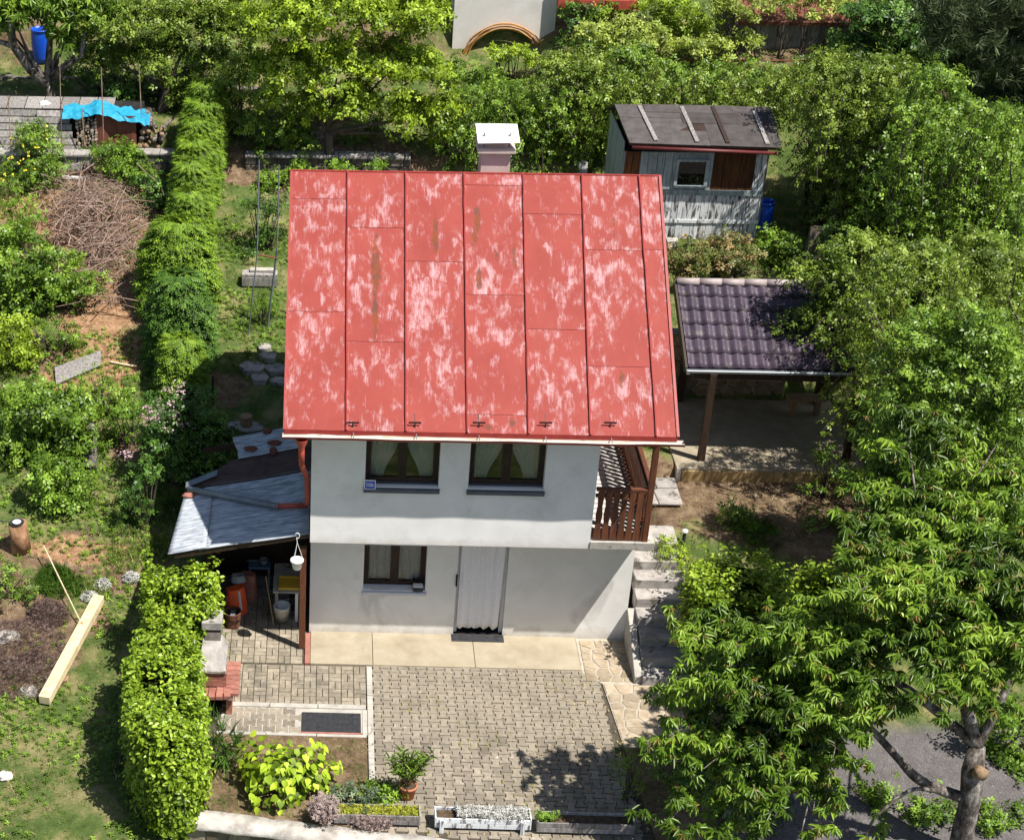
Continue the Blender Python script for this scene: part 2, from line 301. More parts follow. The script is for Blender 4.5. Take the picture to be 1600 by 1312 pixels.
# ------------------------------------------------------------------ scatter
def tmpl(leaves):                                                     # leaves: list of (origin, dir, normal, length, width, droop, shape)
    V = []; Q = []
    for o, d, n, ln, wd, dr, shp in leaves:
        o = np.array(o, float); d = np.array(d, float); d /= np.linalg.norm(d); n = np.array(n, float)
        s = np.cross(d, n); s /= np.linalg.norm(s)+1e-9; n = np.cross(s, d); k = len(V)
        if shp == 'b':                                                # broad leaf: 2 quads with a fold
            a = o+d*ln*.45-n*dr*ln*.15; t = o+d*ln-n*dr*ln*.6
            V += [o, a+s*wd*.5+n*wd*.12, t, a-s*wd*.5+n*wd*.12]; Q += [(k, k+1, k+2, k+3)]
        elif shp == 'f':                                              # full leaf with midrib: two quads
            a = o+d*ln*.28+n*wd*.10; c = o+d*ln*.70-n*dr*ln*.22+n*wd*.10; t = o+d*ln-n*dr*ln*.6
            V += [o, a+s*wd*.46, c+s*wd*.42, t, c-s*wd*.42, a-s*wd*.46]; Q += [(k, k+1, k+2, k+3), (k, k+3, k+4, k+5)]
        elif shp == 'g':                                              # grass blade
            a = o+d*ln*.55-n*dr*ln*.1; t = o+d*ln-n*dr*ln*.5
            V += [o-s*wd*.5, o+s*wd*.5, a+s*wd*.35, a-s*wd*.35, t]; Q += [(k, k+1, k+2, k+3), (k+3, k+2, k+4, k+4)]
    return np.array(V), np.array(Q)
def rv(): v = RNG.normal(size=3); return v/np.linalg.norm(v)
SINGLE = tmpl([((0,0,0), (1,0,0), (0,0,1), 1, .62, .3, 'f')])
SPRIG = tmpl([((.0+.16*i, 0, 0), (math.cos(a)*.7+.3, math.sin(a), .15*RNG.normal()), (0,0,1), .68, .38, .35, 'b') for i, a in enumerate((2.0, -1.5, .9, -.4))])
ROSE = tmpl([((0,0,0), (math.cos(a)*.8, math.sin(a)*.8, -.15-.75*RNG.random()), (0,0,1), .65+.5*RNG.random(), .27, .8, 'f') for a in np.arange(6)*1.07+.2])
SPRAY = tmpl([((.22*i, 0, -.02*i), (.75, sd*.75, -.08), (0,0,1), .40-.05*i, .17, .25, 'b') for i in range(4) for sd in (1, -1)]+[((.9,0,-.08), (1,0,-.1), (0,0,1), .2, .1, .2, 'b')])
NEED = tmpl([((0,0,0), (math.cos(a)*(.5+.5*RNG.random()), math.sin(a)*(.5+.5*RNG.random()), .3+.7*RNG.random()), (math.sin(a),-math.cos(a),.2), 1, .07, .1, 'b') for a in np.arange(12)*.55])
TUFT = tmpl([((.25*RNG.normal(), .25*RNG.normal(), 0), (.5*RNG.normal(), .5*RNG.normal(), 1), (math.cos(a), math.sin(a), .2), .6+.5*RNG.random(), .07, .7, 'g') for a in np.arange(4)*1.6])
STRAP = tmpl([((.05*RNG.normal(), .05*RNG.normal(), 0), (.35*RNG.normal(), .35*RNG.normal(), 1), (math.cos(a), math.sin(a), .2), .7+.4*RNG.random(), .06, .8, 'g') for a in np.arange(11)*.6])
WEED = tmpl([((0,0,.12*i), (math.cos(a), math.sin(a), .55), (0,0,1), .55, .26, .5, 'b') for i, a in enumerate(np.arange(7)*2.4)])
def scatter(name, m, parent, P, nrm, size, tm, seed=0, jit=.6, tint=None, loc=None, spin=True, fwd=None):
    g = np.random.default_rng(seed); n = len(P); P = np.asarray(P, float)
    nrm = np.broadcast_to(np.asarray(nrm, float), (n, 3)) + g.normal(size=(n, 3))*jit
    z = nrm/np.linalg.norm(nrm, axis=1, keepdims=True)
    a = g.normal(size=(n, 3)) if fwd is None else np.asarray(fwd, float)+g.normal(size=(n, 3))*.3
    x = a-z*(a*z).sum(1, keepdims=True); x /= np.linalg.norm(x, axis=1, keepdims=True)+1e-9; y = np.cross(z, x)
    sz = size[0]+(size[1]-size[0])*g.random(n)
    V, Q = tm; k = len(V)
    W = P[:, None, :] + sz[:, None, None]*(V[None, :, 0:1]*x[:, None, :]+V[None, :, 1:2]*y[:, None, :]+V[None, :, 2:3]*z[:, None, :])
    Fq = (Q[None]+(np.arange(n)*k)[:, None, None]).reshape(-1, 4)
    t = (g.random(n) if tint is None else np.clip(tint+g.normal(size=n)*.16, 0, 1))[:, None]*.75+g.random((n, k))*.08+g.random((n, 1))*.17
    tri = Fq[:, 2] == Fq[:, 3]
    o = None
    if tri.any():                                                     # degenerate tips: keep as triangles in one mesh
        Fq = np.concatenate([Fq[~tri][:, [0,1,2]], Fq[~tri][:, [0,2,3]], Fq[tri][:, :3]])
    return npmesh(name, W.reshape(-1, 3), Fq, m, parent, t.ravel(), loc)
def clumps(lobes, dens, sig, per, seed=0, shell=.55, gap=.0):
    gap = max(gap, .12)
    """lobes (x,y,z,rx,ry,rz): clump centres biased to the shell, leaves gaussian about each; returns points, outward normals, tint"""
    g = np.random.default_rng(seed); P = []; Nn = []; Tt = []
    for (x, y, z, rx, ry, rz) in lobes:
        nc = max(4, int(dens*(rx*ry*rz)**(2/3)))
        d = g.normal(size=(nc, 3)); d /= np.linalg.norm(d, axis=1, keepdims=True)
        d[:, 2] = np.where(d[:, 2] < -.35, -d[:, 2]*.6, d[:, 2])
        r = shell+(1.12-shell)*g.random(nc)**.6
        r = r*(.72+.62*vn(d[:,0]*2.3+x*3, d[:,2]*2.3+d[:,1]*1.7+y, 5)); c = np.array([x, y, z])+d*r[:, None]*np.array([rx, ry, rz])
        keep = g.random(nc) > gap; c = c[keep]; d = d[keep]
        tt = g.random(len(c))*.95+.02; sg = sig*(.55+.8*g.random((len(c), 1, 1)))
        p = c[:, None]+g.normal(size=(len(c), per, 3))*sg*np.array([1.1, 1.1, .65])
        P.append(p.reshape(-1, 3)); Nn.append(np.repeat(d, per, 0)); Tt.append(np.repeat(tt, per))
    return np.concatenate(P), np.concatenate(Nn), np.concatenate(Tt)
def bezier(a, b, bend, n=7):
    a = np.array(a, float); b = np.array(b, float); c = (a+b)/2+np.array(bend)
    return [(1-t)**2*a+2*t*(1-t)*c+t*t*b for t in np.linspace(0, 1, n)]
def core(lobes, f, seed=0):                                           # twiggy inner mass made of thin branches
    mb = MB(); rg = random.Random(seed)
    for (x, y, z, rx, ry, rz) in lobes:
        for _ in range(int(f)):
            d = np.array([rg.gauss(0,1), rg.gauss(0,1), abs(rg.gauss(0,1))]); d /= np.linalg.norm(d)
            e = np.array([x, y, z])+d*np.array([rx, ry, rz])*.9
            mb.tube(bezier((x, y, z-rz*.5), e, (rg.gauss(0,.05), rg.gauss(0,.05), .05), 4), [.018, .013, .009, .004], 4, False)
    return mb
def lobes_px(lst, Y):                                                 # lobes given where they stand: (px, py, radius px, [own depth])
    out = []
    for l in lst:
        YY = l[3] if len(l) > 3 else Y; c = onY(l[0], l[1], YY); r = l[2]/scl(c); out.append((c[0], c[1], c[2], r, r, r*.85))
    return out
def addshoots(P, Nn, Tt, lobes, seed, k0=9):                          # stray shoots that break the outline
    g = np.random.default_rng(seed+500); PP = [P]; NN = [Nn]; TT = [Tt]; st = []
    for (x, y, z, rx, ry, rz) in lobes:
        for _ in range(k0):
            d = g.normal(size=3); d[2] = abs(d[2])*.9+.35; d[1] -= .25; d /= np.linalg.norm(d); s0 = np.array([x, y, z])+d*np.array([rx, ry, rz])*.7; ln = rx*(.45+.75*g.random()); e = s0+(d*.6+np.array([0,0,.5])+g.normal(size=3)*.18)*ln
            n = max(4, int(ln/.045)); t = np.linspace(0, 1, n)[:, None]; q = s0*(1-t)+e*t+g.normal(size=(n, 3))*.015; PP.append(q); NN.append(np.tile(d, (n, 1))); TT.append(np.full(n, .55+.4*g.random())); st.append((s0, e))
    return np.concatenate(PP), np.concatenate(NN), np.concatenate(TT), st
def plant(name, label, cat, leaf, lobes, size, dens=90, per=14, sig=.10, tm=None, base_pt=None, seed=1, trunk=None, bark=None, gap=0., group=None, stems=6, jit=.6, nup=.5, shell=.55):
    c = np.mean([l[:3] for l in lobes], 0)
    if base_pt is None: base_pt = (c[0], c[1], float(T(c[0], c[1])))
    base_pt = np.array(base_pt, float)
    e = emp(name, label, cat, base_pt, group)
    P, Nn, Tt = clumps(lobes, dens*1.12, sig, per, seed, shell, gap)
    if tm is None: P, Nn, Tt, shl = addshoots(P, Nn, Tt, lobes, seed)
    else: shl = None
    size = (size[0]*1.06, size[1]*1.06)
    scatter('crown' if trunk else 'foliage', L[leaf] if isinstance(leaf, str) else leaf, e, P, Nn*.6+np.array([0, -.1, nup]), size, tm or SPRIG, seed, jit, Tt)
    mb = MB(); rg = random.Random(seed)
    if shl:
        m3 = MB()
        for a_, b_ in shl: m3.tube([a_, b_], [.007, .003], 3, False)
        m3.build('shoots', bark or barkm, e)['kind'] = 'stuff'
    if trunk:
        fork = np.array(trunk['fork']); pts = bezier(base_pt-np.array([0,0,.1]), fork, trunk.get('bend', (.03,0,0)), 6)
        mb.tube(pts, list(np.linspace(trunk['r'], trunk['r']*.7, 6)), 9)
        mb.build('trunk', bark or barkm, e, smooth=True)
        for i, l in enumerate(lobes):
            m2 = MB(); p = bezier(fork-np.array([0,0,.04]), np.array(l[:3]), (rg.gauss(0,.12), rg.gauss(0,.12), .05), 8)
            m2.tube(p, list(np.linspace(trunk['r']*.42, .012, 8)), 6)
            for _ in range(5):
                d = np.array([rg.gauss(0,1), rg.gauss(0,1), rg.gauss(.3,.7)]); d /= np.linalg.norm(d)
                m2.tube(bezier(l[:3], np.array(l[:3])+d*np.array(l[3:])*.95, (0,0,.06), 4), [.014,.011,.008,.004], 4, False)
            m2.build('branch', bark or barkm, e, smooth=True)
    else:
        for l in lobes:
            for _ in range(stems):
                b = base_pt*.35+np.array([l[0], l[1], float(T(l[0], l[1]))])*.65; b = np.array([b[0]+rg.gauss(0,.05), b[1]+rg.gauss(0,.05), min(b[2], l[2])-.05])
                d = np.array([rg.gauss(0,.5)*l[3], rg.gauss(0,.5)*l[4], rg.uniform(0,.8)*l[5]])
                mb.tube(bezier(b, np.array(l[:3])+d, (0,0,.05), 5), [.016,.013,.01,.007,.004], 4, False)
        mb.build('stems', bark or barkm, e, smooth=True)
    return e
def crack(pts, poly):                                                 # voronoi cells of pts clipped to convex poly
    out = []
    for i, p in enumerate(pts):
        c = [np.array(q, float) for q in poly]
        for j, q in enumerate(pts):
            if i == j: continue
            m_ = (np.array(p)+np.array(q))/2; n = np.array(q)-np.array(p); nc = []
            for k in range(len(c)):
                a, b = c[k], c[(k+1)%len(c)]; da, db = (a-m_)@n, (b-m_)@n
                if da <= 0: nc.append(a)
                if da*db < 0: nc.append(a+(b-a)*(da/(da-db)))
            c = nc
            if len(c) < 3: break
        if len(c) >= 3: out.append((np.array(p, float), c))
    return out
def stones(parent, name, m, u0, u1, v0, v1, n, fmap, proud, gapf=.90, seed=1, clip=None):
    rg = random.Random(seed); pts = []
    nx = max(1, round(math.sqrt(n*(u1-u0)/(v1-v0)))); ny = max(1, round(n/nx))
    for i in range(nx):
        for j in range(ny): pts.append((u0+(i+.5+rg.uniform(-.38,.38))*(u1-u0)/nx, v0+(j+.5+rg.uniform(-.38,.38))*(v1-v0)/ny))
    for p, c in crack(pts, clip or [(u0,v0),(u1,v0),(u1,v1),(u0,v1)]):
        ctr = sum(c)/len(c); h = proud*rg.uniform(.6, 1.3); mb = MB()
        ins = [ctr+(q-ctr)*gapf for q in c]; ins2 = [ctr+(q-ctr)*(gapf-.10) for q in c]; n_ = len(c)
        vs = [fmap(q[0], q[1], -.01) for q in ins]+[fmap(q[0], q[1], h*.6) for q in ins]+[fmap(q[0], q[1], h) for q in ins2]
        mb.add(vs, [(i, (i+1)%n_, n_+(i+1)%n_, n_+i) for i in range(n_)]+[(n_+i, n_+(i+1)%n_, 2*n_+(i+1)%n_, 2*n_+i) for i in range(n_)]+[tuple(range(2*n_, 3*n_))])
        mb.build(name, m, parent)
# ================================================================== GROUND
xs = np.concatenate([-9-np.geomspace(.3, 150, 26)[::-1], np.arange(-9, 16.01, .14), 16+np.geomspace(.3, 150, 26)])
ys = np.concatenate([-8-np.geomspace(.3, 60, 16)[::-1], np.arange(-8, 27.01, .15), 27+np.geomspace(.3, 130, 22)])
X, Y = np.meshgrid(xs, ys); Z = T(X, Y)
V = np.stack([X, Y, Z], -1).reshape(-1, 3); a, b_n = len(ys), len(xs)
I = (np.arange(a-1)[:, None]*b_n+np.arange(b_n-1)[None]).ravel()
def wblob(px, py, rx, ry, ang=0):                                     # an elliptical patch of ground round the spot seen at px,py (metres)
    c = at(px, py); dx, dy = X-c[0], Y-c[1]; ca, sa = math.cos(ang), math.sin(ang)
    u, v = (dx*ca+dy*sa)/rx, (-dx*sa+dy*ca)/ry
    return np.clip(1.5-np.hypot(u, v)*1.1+(vn(X*2.3, Y*2.3, 9)-.5)*.9, 0, 1)
soil = 0*X; need = 0*X
for q in ((120, 870, 1.5, .5), (200, 900, .5, .6), (150, 960, .35, .5), (30, 990, 1.1, 1.6), (0, 880, .6, .6), (100, 350, 2.2, 1.4), (20, 320, 1.8, 1.0), (60, 560, .9, .6), (200, 700, .6, .5), (230, 930, .3, .4), (350, 1230, .2, .2),
          (560, 1200, .9, .45), (1120, 780, 2.6, 1.3), (1250, 800, 2.5, 1.3), (360, 610, .6, .4), (120, 275, 1.2, .5), (500, 250, 3, 1), (1020, 1150, .4, .4), (1240, 1130, 1.6, .7), (950, 380, 1, 1)):
    soil = np.maximum(soil, wblob(*q))
for q in ((150, 360, 1.2, 1.6), (170, 470, .9, 1.6), (150, 540, .9, 1.1), (210, 560, .5, .7), (60, 320, 1.2, .7), (130, 600, .9, .4), (110, 860, 1.2, .3), (570, 1195, .6, .3)):
    need = np.maximum(need, wblob(*q))
grav = sm(6.6, 7.0, X-.25*(Y+3)+.3*vn(X*2, Y*2, 4))*sm(-1.7, -2.1, Y)
upper_soil = sm(13.5, 14.5, Y)*.6  # patchy bare soil mixed in across the upper slope
soil = np.maximum(soil, upper_soil*vn(X*.7, Y*.7, 2))
g_o = npmesh('ground', V, np.stack([I, I+1, I+1+b_n, I+b_n], -1), None, smooth=True)
g_o['kind'] = 'structure'
zc = np.stack([soil, need, grav, 1+0*X], -1).reshape(-1).astype(np.float32)
ca = g_o.data.attributes.new('zone', 'FLOAT_COLOR', 'POINT'); ca.data.foreach_set('color', zc)
m, nt, b = base('ground', .97, .05); v = coords(nt)
at_ = N(nt, 'Attribute', attribute_name='zone'); sep = N(nt, 'SeparateColor'); nt.links.new(at_.outputs['Color'], sep.inputs[0])
gr = ramp(nt, noise(nt, v, 1.6, 8, .7), [(.3, (.045,.07,.02)), (.47, (.09,.13,.036)), (.58, (.20,.19,.08)), (.72, (.32,.27,.14))])
so = ramp(nt, noise(nt, v, 4, 9, .75), [(.3, (.07,.045,.028)), (.5, (.18,.12,.075)), (.7, (.34,.26,.17))])
ne = ramp(nt, noise(nt, v, 7, 9, .8), [(.3, (.09,.045,.028)), (.5, (.32,.18,.10)), (.68, (.52,.36,.22))])
gv = ramp(nt, noise(nt, v, 5, 9, .75), [(.3, (.10,.09,.09)), (.6, (.17,.155,.15)), (.75, (.26,.24,.22))])
edge = noise(nt, v, 3.5, 8, .7)
def edgef(ch):
    ad = N(nt, 'Math', operation='ADD'); nt.links.new(ch, ad.inputs[0]); sb = N(nt, 'Math', operation='MULTIPLY_ADD', i1=.9, i2=-.45)
    nt.links.new(edge, sb.inputs[0]); nt.links.new(sb.outputs[0], ad.inputs[1]); return ramp(nt, ad.outputs[0], [(.38, (0,0,0)), (.58, (1,1,1))])
c = mixc(nt, edgef(sep.outputs[0]), gr, so); c = mixc(nt, edgef(sep.outputs[1]), c, ne); c = mixc(nt, sep.outputs[2], c, gv)
nt.links.new(c, b.inputs['Base Color']); bump(nt, b, noise(nt, v, 22, 8, .75), .9, .05); g_o.data.materials.append(m)
def zone_at(P): # bilinear is unnecessary: nearest sample of the zones
    i = np.clip(np.searchsorted(ys, P[:, 1]), 0, a-1); j = np.clip(np.searchsorted(xs, P[:, 0]), 0, b_n-1)
    return soil[i, j], need[i, j], grav[i, j]
# ================================================================== YARD
yardY0, yardY1 = -4.62, -.9
def setting(name, mb, m, kind='structure', bev=0):
    o = mb.build(name, m, bev=bev); o['kind'] = kind; return o
bed = setting('yard_bed', MB().prism([(-1.7,front(-1.7)),(5.9,front(5.9)),(5.9,1.7),(-1.7,1.7)], lambda u, v: (u, v, -.3), lambda u, v: (u, v, -.022)), mortarm)
# interlocking pavers (bone shaped), seen almost one by one
yp = emp('yard_paving', None, None, (1.04, -4.6, 0), kind='structure')
def bone(pitch=.1465, ln=.2, gap=.010, top=.0, deep=.02, ch=.006):
    e, wv = pitch*.5+.017, pitch*.5-.017; hl = ln/2-gap/2; e -= gap/2; wv -= gap/2
    P = [(e,-hl),(e,-.062),(wv,-.036),(wv,.036),(e,.062),(e,hl)]; P += [(-x, y) for x, y in P[::-1]]
    n = len(P); vs = [(x, y, -deep) for x, y in P]+[(x, y, top-ch) for x, y in P]+[(x*(1-ch/e), y*(1-ch/hl), top) for x, y in P]
    me = bpy.data.meshes.new('paver'); me.from_pydata(vs, [], [(i, (i+1)%n, n+(i+1)%n, n+i) for i in range(n)]+[(n+i, n+(i+1)%n, 2*n+(i+1)%n, 2*n+i) for i in range(n)]+[tuple(range(2*n, 3*n))])
    me.materials.append(paverm); return me
bm_ = bone(); spots = []
def rightedge(y): return 4.66+(-1.05-y)*.075
for i in range(30):
    for j in range(-1, 22):
        x = 1.108+i*.1465; y = -.93-j*.204-(.102 if i % 2 else 0)
        if y < front(x)+.10 or y > -.80 or x > rightedge(y)-.03: continue
        spots.append((y, x))
spots.sort()
def lay(par, me, x, y, z, rz=0, name='paver'):
    o = bpy.data.objects.new(name, me); COL.objects.link(o); o.parent = par; off = OFF[par.name]
    o.location = (x-off[0], y-off[1], z-off[2]); o.rotation_euler = (random.gauss(0,.004), random.gauss(0,.004), rz+random.gauss(0,.012)); return o
for k, (y, x) in enumerate(spots[:298]): lay(yp, bm_, x+random.gauss(0,.0015), y+random.gauss(0,.0015), random.gauss(0,.0018))
mb = MB(); vv = [tuple(q.co) for q in bm_.vertices]; ff = [tuple(p.vertices) for p in bm_.polygons]
for y, x in spots[298:]: dz = random.gauss(0,.0018); mb.add([(p[0]+x, p[1]+y, p[2]+dz) for p in vv], ff)
mb.build('far_pavers', paverm, yp)['kind'] = 'stuff'
# basket-weave bricks
bp = emp('brick_paving', None, None, (-1.4, -1.9, 0), kind='structure')
def brickmesh(lx, ly, dp, mat, name='brick', ch=.005):
    hx_, hy_ = lx/2, ly/2
    vs = [(x, y, -dp) for x, y in ((-hx_,-hy_),(hx_,-hy_),(hx_,hy_),(-hx_,hy_))]+[(x, y, -ch) for x, y in ((-hx_,-hy_),(hx_,-hy_),(hx_,hy_),(-hx_,hy_))]+[(x*(1-ch/hx_), y*(1-ch/hy_), 0) for x, y in ((-hx_,-hy_),(hx_,-hy_),(hx_,hy_),(-hx_,hy_))]
    me = bpy.data.meshes.new(name); me.from_pydata(vs, [], [(0,1,5,4),(1,2,6,5),(2,3,7,6),(3,0,4,7),(4,5,9,8),(5,6,10,9),(6,7,11,10),(7,4,8,11),(8,9,10,11)]); me.materials.append(mat); return me
bme = brickmesh(.191, .091, .02, brickpm)
def basket(par, x0, x1, y0, y1, ph=0, skip=None):
    nx = int((x1-x0)/.2); ny = int(round((y1-y0)/.2))
    for i in range(nx):
        for j in range(ny):
            cx, cy = x0+.1+i*.2, y1-.1-j*.2
            if skip and skip(cx, cy): continue
            for s in (-.05, .05):
                if (i+j+ph) % 2: lay(par, bme, cx, cy+s, random.gauss(0,.0015), 0, 'brick')
                else: lay(par, bme, cx+s, cy, random.gauss(0,.0015), math.pi/2, 'brick')
basket(bp, -1.265, .937, -1.9, -.9)
bp2 = emp('shed_floor', None, None, (-1.5, -.86, 0), kind='structure')
basket(bp2, -1.5, -.08, -.86, .94, 1)
setting('shed_floor_slab', MB().box(-1.66, -.06, .94, 1.65, -.1, 0), concrete_g)
# lower strip: pavers laid sideways, and the iron mat
bs = emp('bench_strip', None, None, (-1.3, -2.6, 0), kind='structure')
for j in range(4):
    for i in range(14):
        x = -1.30+i*.204+(.102 if j % 2 else 0); y = -2.08-j*.1465
        if (x > -.10 and y > -2.62 and x < .86) or x > .93: continue
        lay(bs, bm_, x, y, 0, math.pi/2)
for nm, q, mm in (('kerb_strip', (-1.35, .93, -2.0, -1.9), concrete), ('kerb_strip', (-1.4, .93, -2.68, -2.62), concrete), ('kerb_strip', (.945, 1.035, -3.9, -.9), concrete)):
    n = max(2, int(max(q[1]-q[0], q[3]-q[2])/.75)); mb = emp(nm, None, None, (q[0], q[2], 0), kind='structure')
    for k in range(n):
        if q[1]-q[0] > q[3]-q[2]: x0 = q[0]+(q[1]-q[0])*k/n; x1 = q[0]+(q[1]-q[0])*(k+1)/n-.008; bx = (x0, x1, q[2], q[3])
        else: y0 = q[2]+(q[3]-q[2])*k/n; y1 = q[2]+(q[3]-q[2])*(k+1)/n-.008; bx = (q[0], q[1], y0, y1)
        MB().box(*bx, -.1, .014+random.uniform(0,.008)).build('kerb_block', mm, mb, bev=.008)
setting('strip_bed', MB().box(-1.35, .94, -2.62, -2.0, -.1, -.006), concrete)
setting('strip_end', MB().box(.865, .94, -2.61, -2.01, -.1, .004), concrete)
mt = emp('drain_mat', 'black ribbed rubber mat lying on the lower paving strip by the lime-green bush', 'mat', (.38, -2.36, .004))
MB().box(-.08, .84, -2.58, -2.11, .004, .014).build('mat_base', blackr, mt)
mb = MB()
for k in range(46): x = -.07+k*.0195; mb.box(x, x+.009, -2.565, -2.125, .014, .019)
mb.build('ribs', blackr, mt)['kind'] = 'stuff'
MB().box(-.1, .86, -2.61, -2.58, .0, .012).build('edging', brickr, mt)
# concrete apron before the door
ap = emp('concrete_apron', None, None, (0, -.87, 0), kind='structure')
for x0, x1 in ((.03, 1.05), (1.058, 2.72), (2.728, 4.44)):
    MB().box(x0, x1, -.87, .02, -.1, .02).build('apron_slab', apronm, ap, bev=.006)
MB().box(-.06, .025, -.87, -.05, -.1, .016).build('brick_edging', brickr, ap)
setting('mosaic_bed', MB().prism([(4.5,-.95),(4.74,-1.2),(4.86,-2.75),(5.9,-2.75),(5.9,0),(4.45,0),(4.45,-.95)], lambda u, v: (u, v, -.1), lambda u, v: (u, v, 0)), mortarl)
ms = emp('mosaic_path', None, None, (4.5, -1, 0), kind='structure')
stones(ms, 'stone', pm('mosaic_stone', [(.3, (.25,.19,.12)), (.7, (.42,.35,.26))], 6, .9, .15, bst=.5, rnd=.3), 4.48, 5.28, -1.15, -.05, 26, lambda u, v, h: (u, v, .0+h), .012, .86, 3)
stones(ms, 'stone', MATS['mosaic_stone'], 4.72, 5.9, -2.7, -1.2, 34, lambda u, v, h: (u+.0*(v), v, .0+h), .012, .88, 4, [(4.86,-2.7),(5.9,-2.7),(5.9,-1.2),(4.74,-1.2)])
# grass plots let into the yard
setting('grass_plot', MB().prism([(-1.7,front(-1.7)),(.93,front(.93)),(.93,-2.69),(-1.7,-2.69)], lambda u, v: (u, v, -.1), lambda u, v: (u, v, .012)), MATS['ground'])
setting('grass_plot', MB().add([(5.06,-5.3,.014),(5.95,-5.4,.014),(5.95,-2.75,.014),(4.86,-2.75,.014),(5.06,-5.3,-.1),(5.95,-5.4,-.1),(5.95,-2.75,-.1),(4.86,-2.75,-.1)], [(0,1,2,3),(0,4,5,1),(3,2,6,7),(0,3,7,4),(1,5,6,2)]), MATS['ground'])
for o in list(COL.objects):
    if o.name.startswith('grass_plot'):
        cc = o.data.attributes.new('zone', 'FLOAT_COLOR', 'POINT'); cc.data.foreach_set('color', np.tile([.62, .25, 0, 1], len(o.data.vertices)).astype(np.float32))
# front retaining wall
fwl = emp('stone_retaining_wall', 'low stone retaining wall with whitish coping along the front of the yard', 'wall', (2, -4.7, -1.1))
MB().prism([(-1.72,front(-1.72)-.24),(6.0,front(6)-.24),(6.0,front(6)),(-1.72,front(-1.72))], lambda u, v: (u, v, -1.3), lambda u, v: (u, v, -.03)).build('wall_core', mortarl, fwl)
stones(fwl, 'stone', stonem, -1.72, 6.0, -1.1, -.05, 66, lambda u, v, h: (u, front(u)-.24-h, v), .03, .92, 8)
mb = MB(); cop = []
for k in range(60):
    x = -1.76+k*7.75/59; f = front(x); j_ = lambda q, s_: .035*(vn(k*q, s_, 1)-.5)
    cop.append([(x, f-.30+j_(.9,0), -.05), (x, f-.31+j_(.9,0), .03+j_(.7,3)), (x, f-.16, .055+j_(.8,9)), (x, f+.02+j_(.8,5), .045+j_(.7,7)), (x, f+.05+j_(.7,5), -.03)])
mb.grid(cop); mb.build('coping', pm('coping', [(.3, (.24,.215,.19)), (.5, (.42,.39,.35)), (.7, (.54,.51,.47))], 4, .95, .1, bst=.8, bd=.02, spots=((.12,.11,.10), 2, .66)), fwl, smooth=True)
# ================================================================== HOUSE
H = emp('cottage', 'small pale rendered cottage with a patchy red sheet-metal roof', 'house', (2.6, 0, 0))
P_ = .6; XR = 5.25
def wallwith(name, m, x0, x1, z0, z1, y0, y1, holes):                 # wall in the XZ plane with real openings
    mb = MB(); xs_ = sorted({x0, x1, *[h[0] for h in holes], *[h[1] for h in holes]})
    for a_, b_2 in zip(xs_[:-1], xs_[1:]):
        hs = sorted([h for h in holes if h[0] <= a_ and h[1] >= b_2], key=lambda h: h[2]); z = z0
        for h in hs:
            if h[2] > z: mb.box(a_, b_2, y0, y1, z, h[2])
            z = h[3]
        if z < z1: mb.box(a_, b_2, y0, y1, z, z1)
    return mb.build(name, m, H)
LWx0, LWx1 = onY(567, 925, 0)[0], onY(664, 925, 0)[0]; LWz0 = onY(600, 921, .0)[2]
DX0, DX1 = onY(708, 985, 0)[0], onY(785, 985, 0)[0]
wallwith('wall_lower', stucco_l, 0, XR, -.1, 2.199, 0, .25, [(LWx0, LWx1, LWz0, 1.78), (DX0, DX1, -.1, 2.02)])
MB().box(0, .25, .25, 5.2, -.1, 2.2).box(XR-.25, XR, .25, 5.2, -.1, 2.2).box(.25, XR-.25, 4.95, 5.2, -.1, 2.2).build('wall_lower_sides', stucco_l, H)
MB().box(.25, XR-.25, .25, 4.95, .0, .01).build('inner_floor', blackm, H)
W1 = (onY(570, 760, -.6)[0], onY(685, 760, -.6)[0], 3.27, 4.12); W2 = (onY(731, 765, -.6)[0], onY(849, 765, -.6)[0], 3.27, 4.12)
UX1 = 4.39
wallwith('wall_upper', stucco_w, -.01, UX1, 2.2, 4.25, -.6, -.36, [W1, W2])
MB().box(-.01, .23, -.36, 5.2, 2.2, 4.25).box(UX1-.24, UX1, -.36, 5.2, 2.2, 4.25).box(.23, UX1-.24, 4.96, 5.2, 2.2, 4.25).build('wall_upper_sides', stucco_w, H)
MB().box(.23, UX1-.24, -.35, 4.95, 2.2, 2.34).build('upper_floor', concrete_g, H)
MB().box(.23, UX1-.24, 2.2, 2.3, 2.34, 4.2).box(.25, XR-.25, 1.9, 2.0, .02, 2.18).build('inner_partition', pm('inner_wall', [(.3,(.06,.055,.05)),(.7,(.10,.09,.08))], 3), H)  # near-black walls: the darkness of the rooms is put into the colour
# gable masonry
ER, RY = -.97, 2.6; EZ, RZ = onY(750, 677, -.97)[2], onY(740, 272, 2.6)[2]                              # eave front y/z, ridge y/z
sl = (RZ-EZ)/(RY-ER)
for x0, x1 in ((.0, .24), (UX1-.24, UX1)):
    MB().add([(x0,-.58,4.25),(x1,-.58,4.25),(x1,-.58,4.70),(x0,-.58,4.70),(x0,RY,4.25),(x1,RY,4.25),(x1,RY,7.02),(x0,RY,7.02),(x0,5.18,4.25),(x1,5.18,4.25),(x1,5.18,5.2),(x0,5.18,5.2)],
             [(0,1,2,3),(3,2,6,7),(7,6,10,11),(8,11,10,9),(0,3,7,4),(4,7,11,8),(1,5,6,2),(5,9,10,6),(0,4,5,1),(4,8,9,5)]).build('gable', woodd, H)
MB().box(.24, UX1-.24, -.60, -.36, 4.25, 4.68).build('eaves_fill', stucco_w, H)
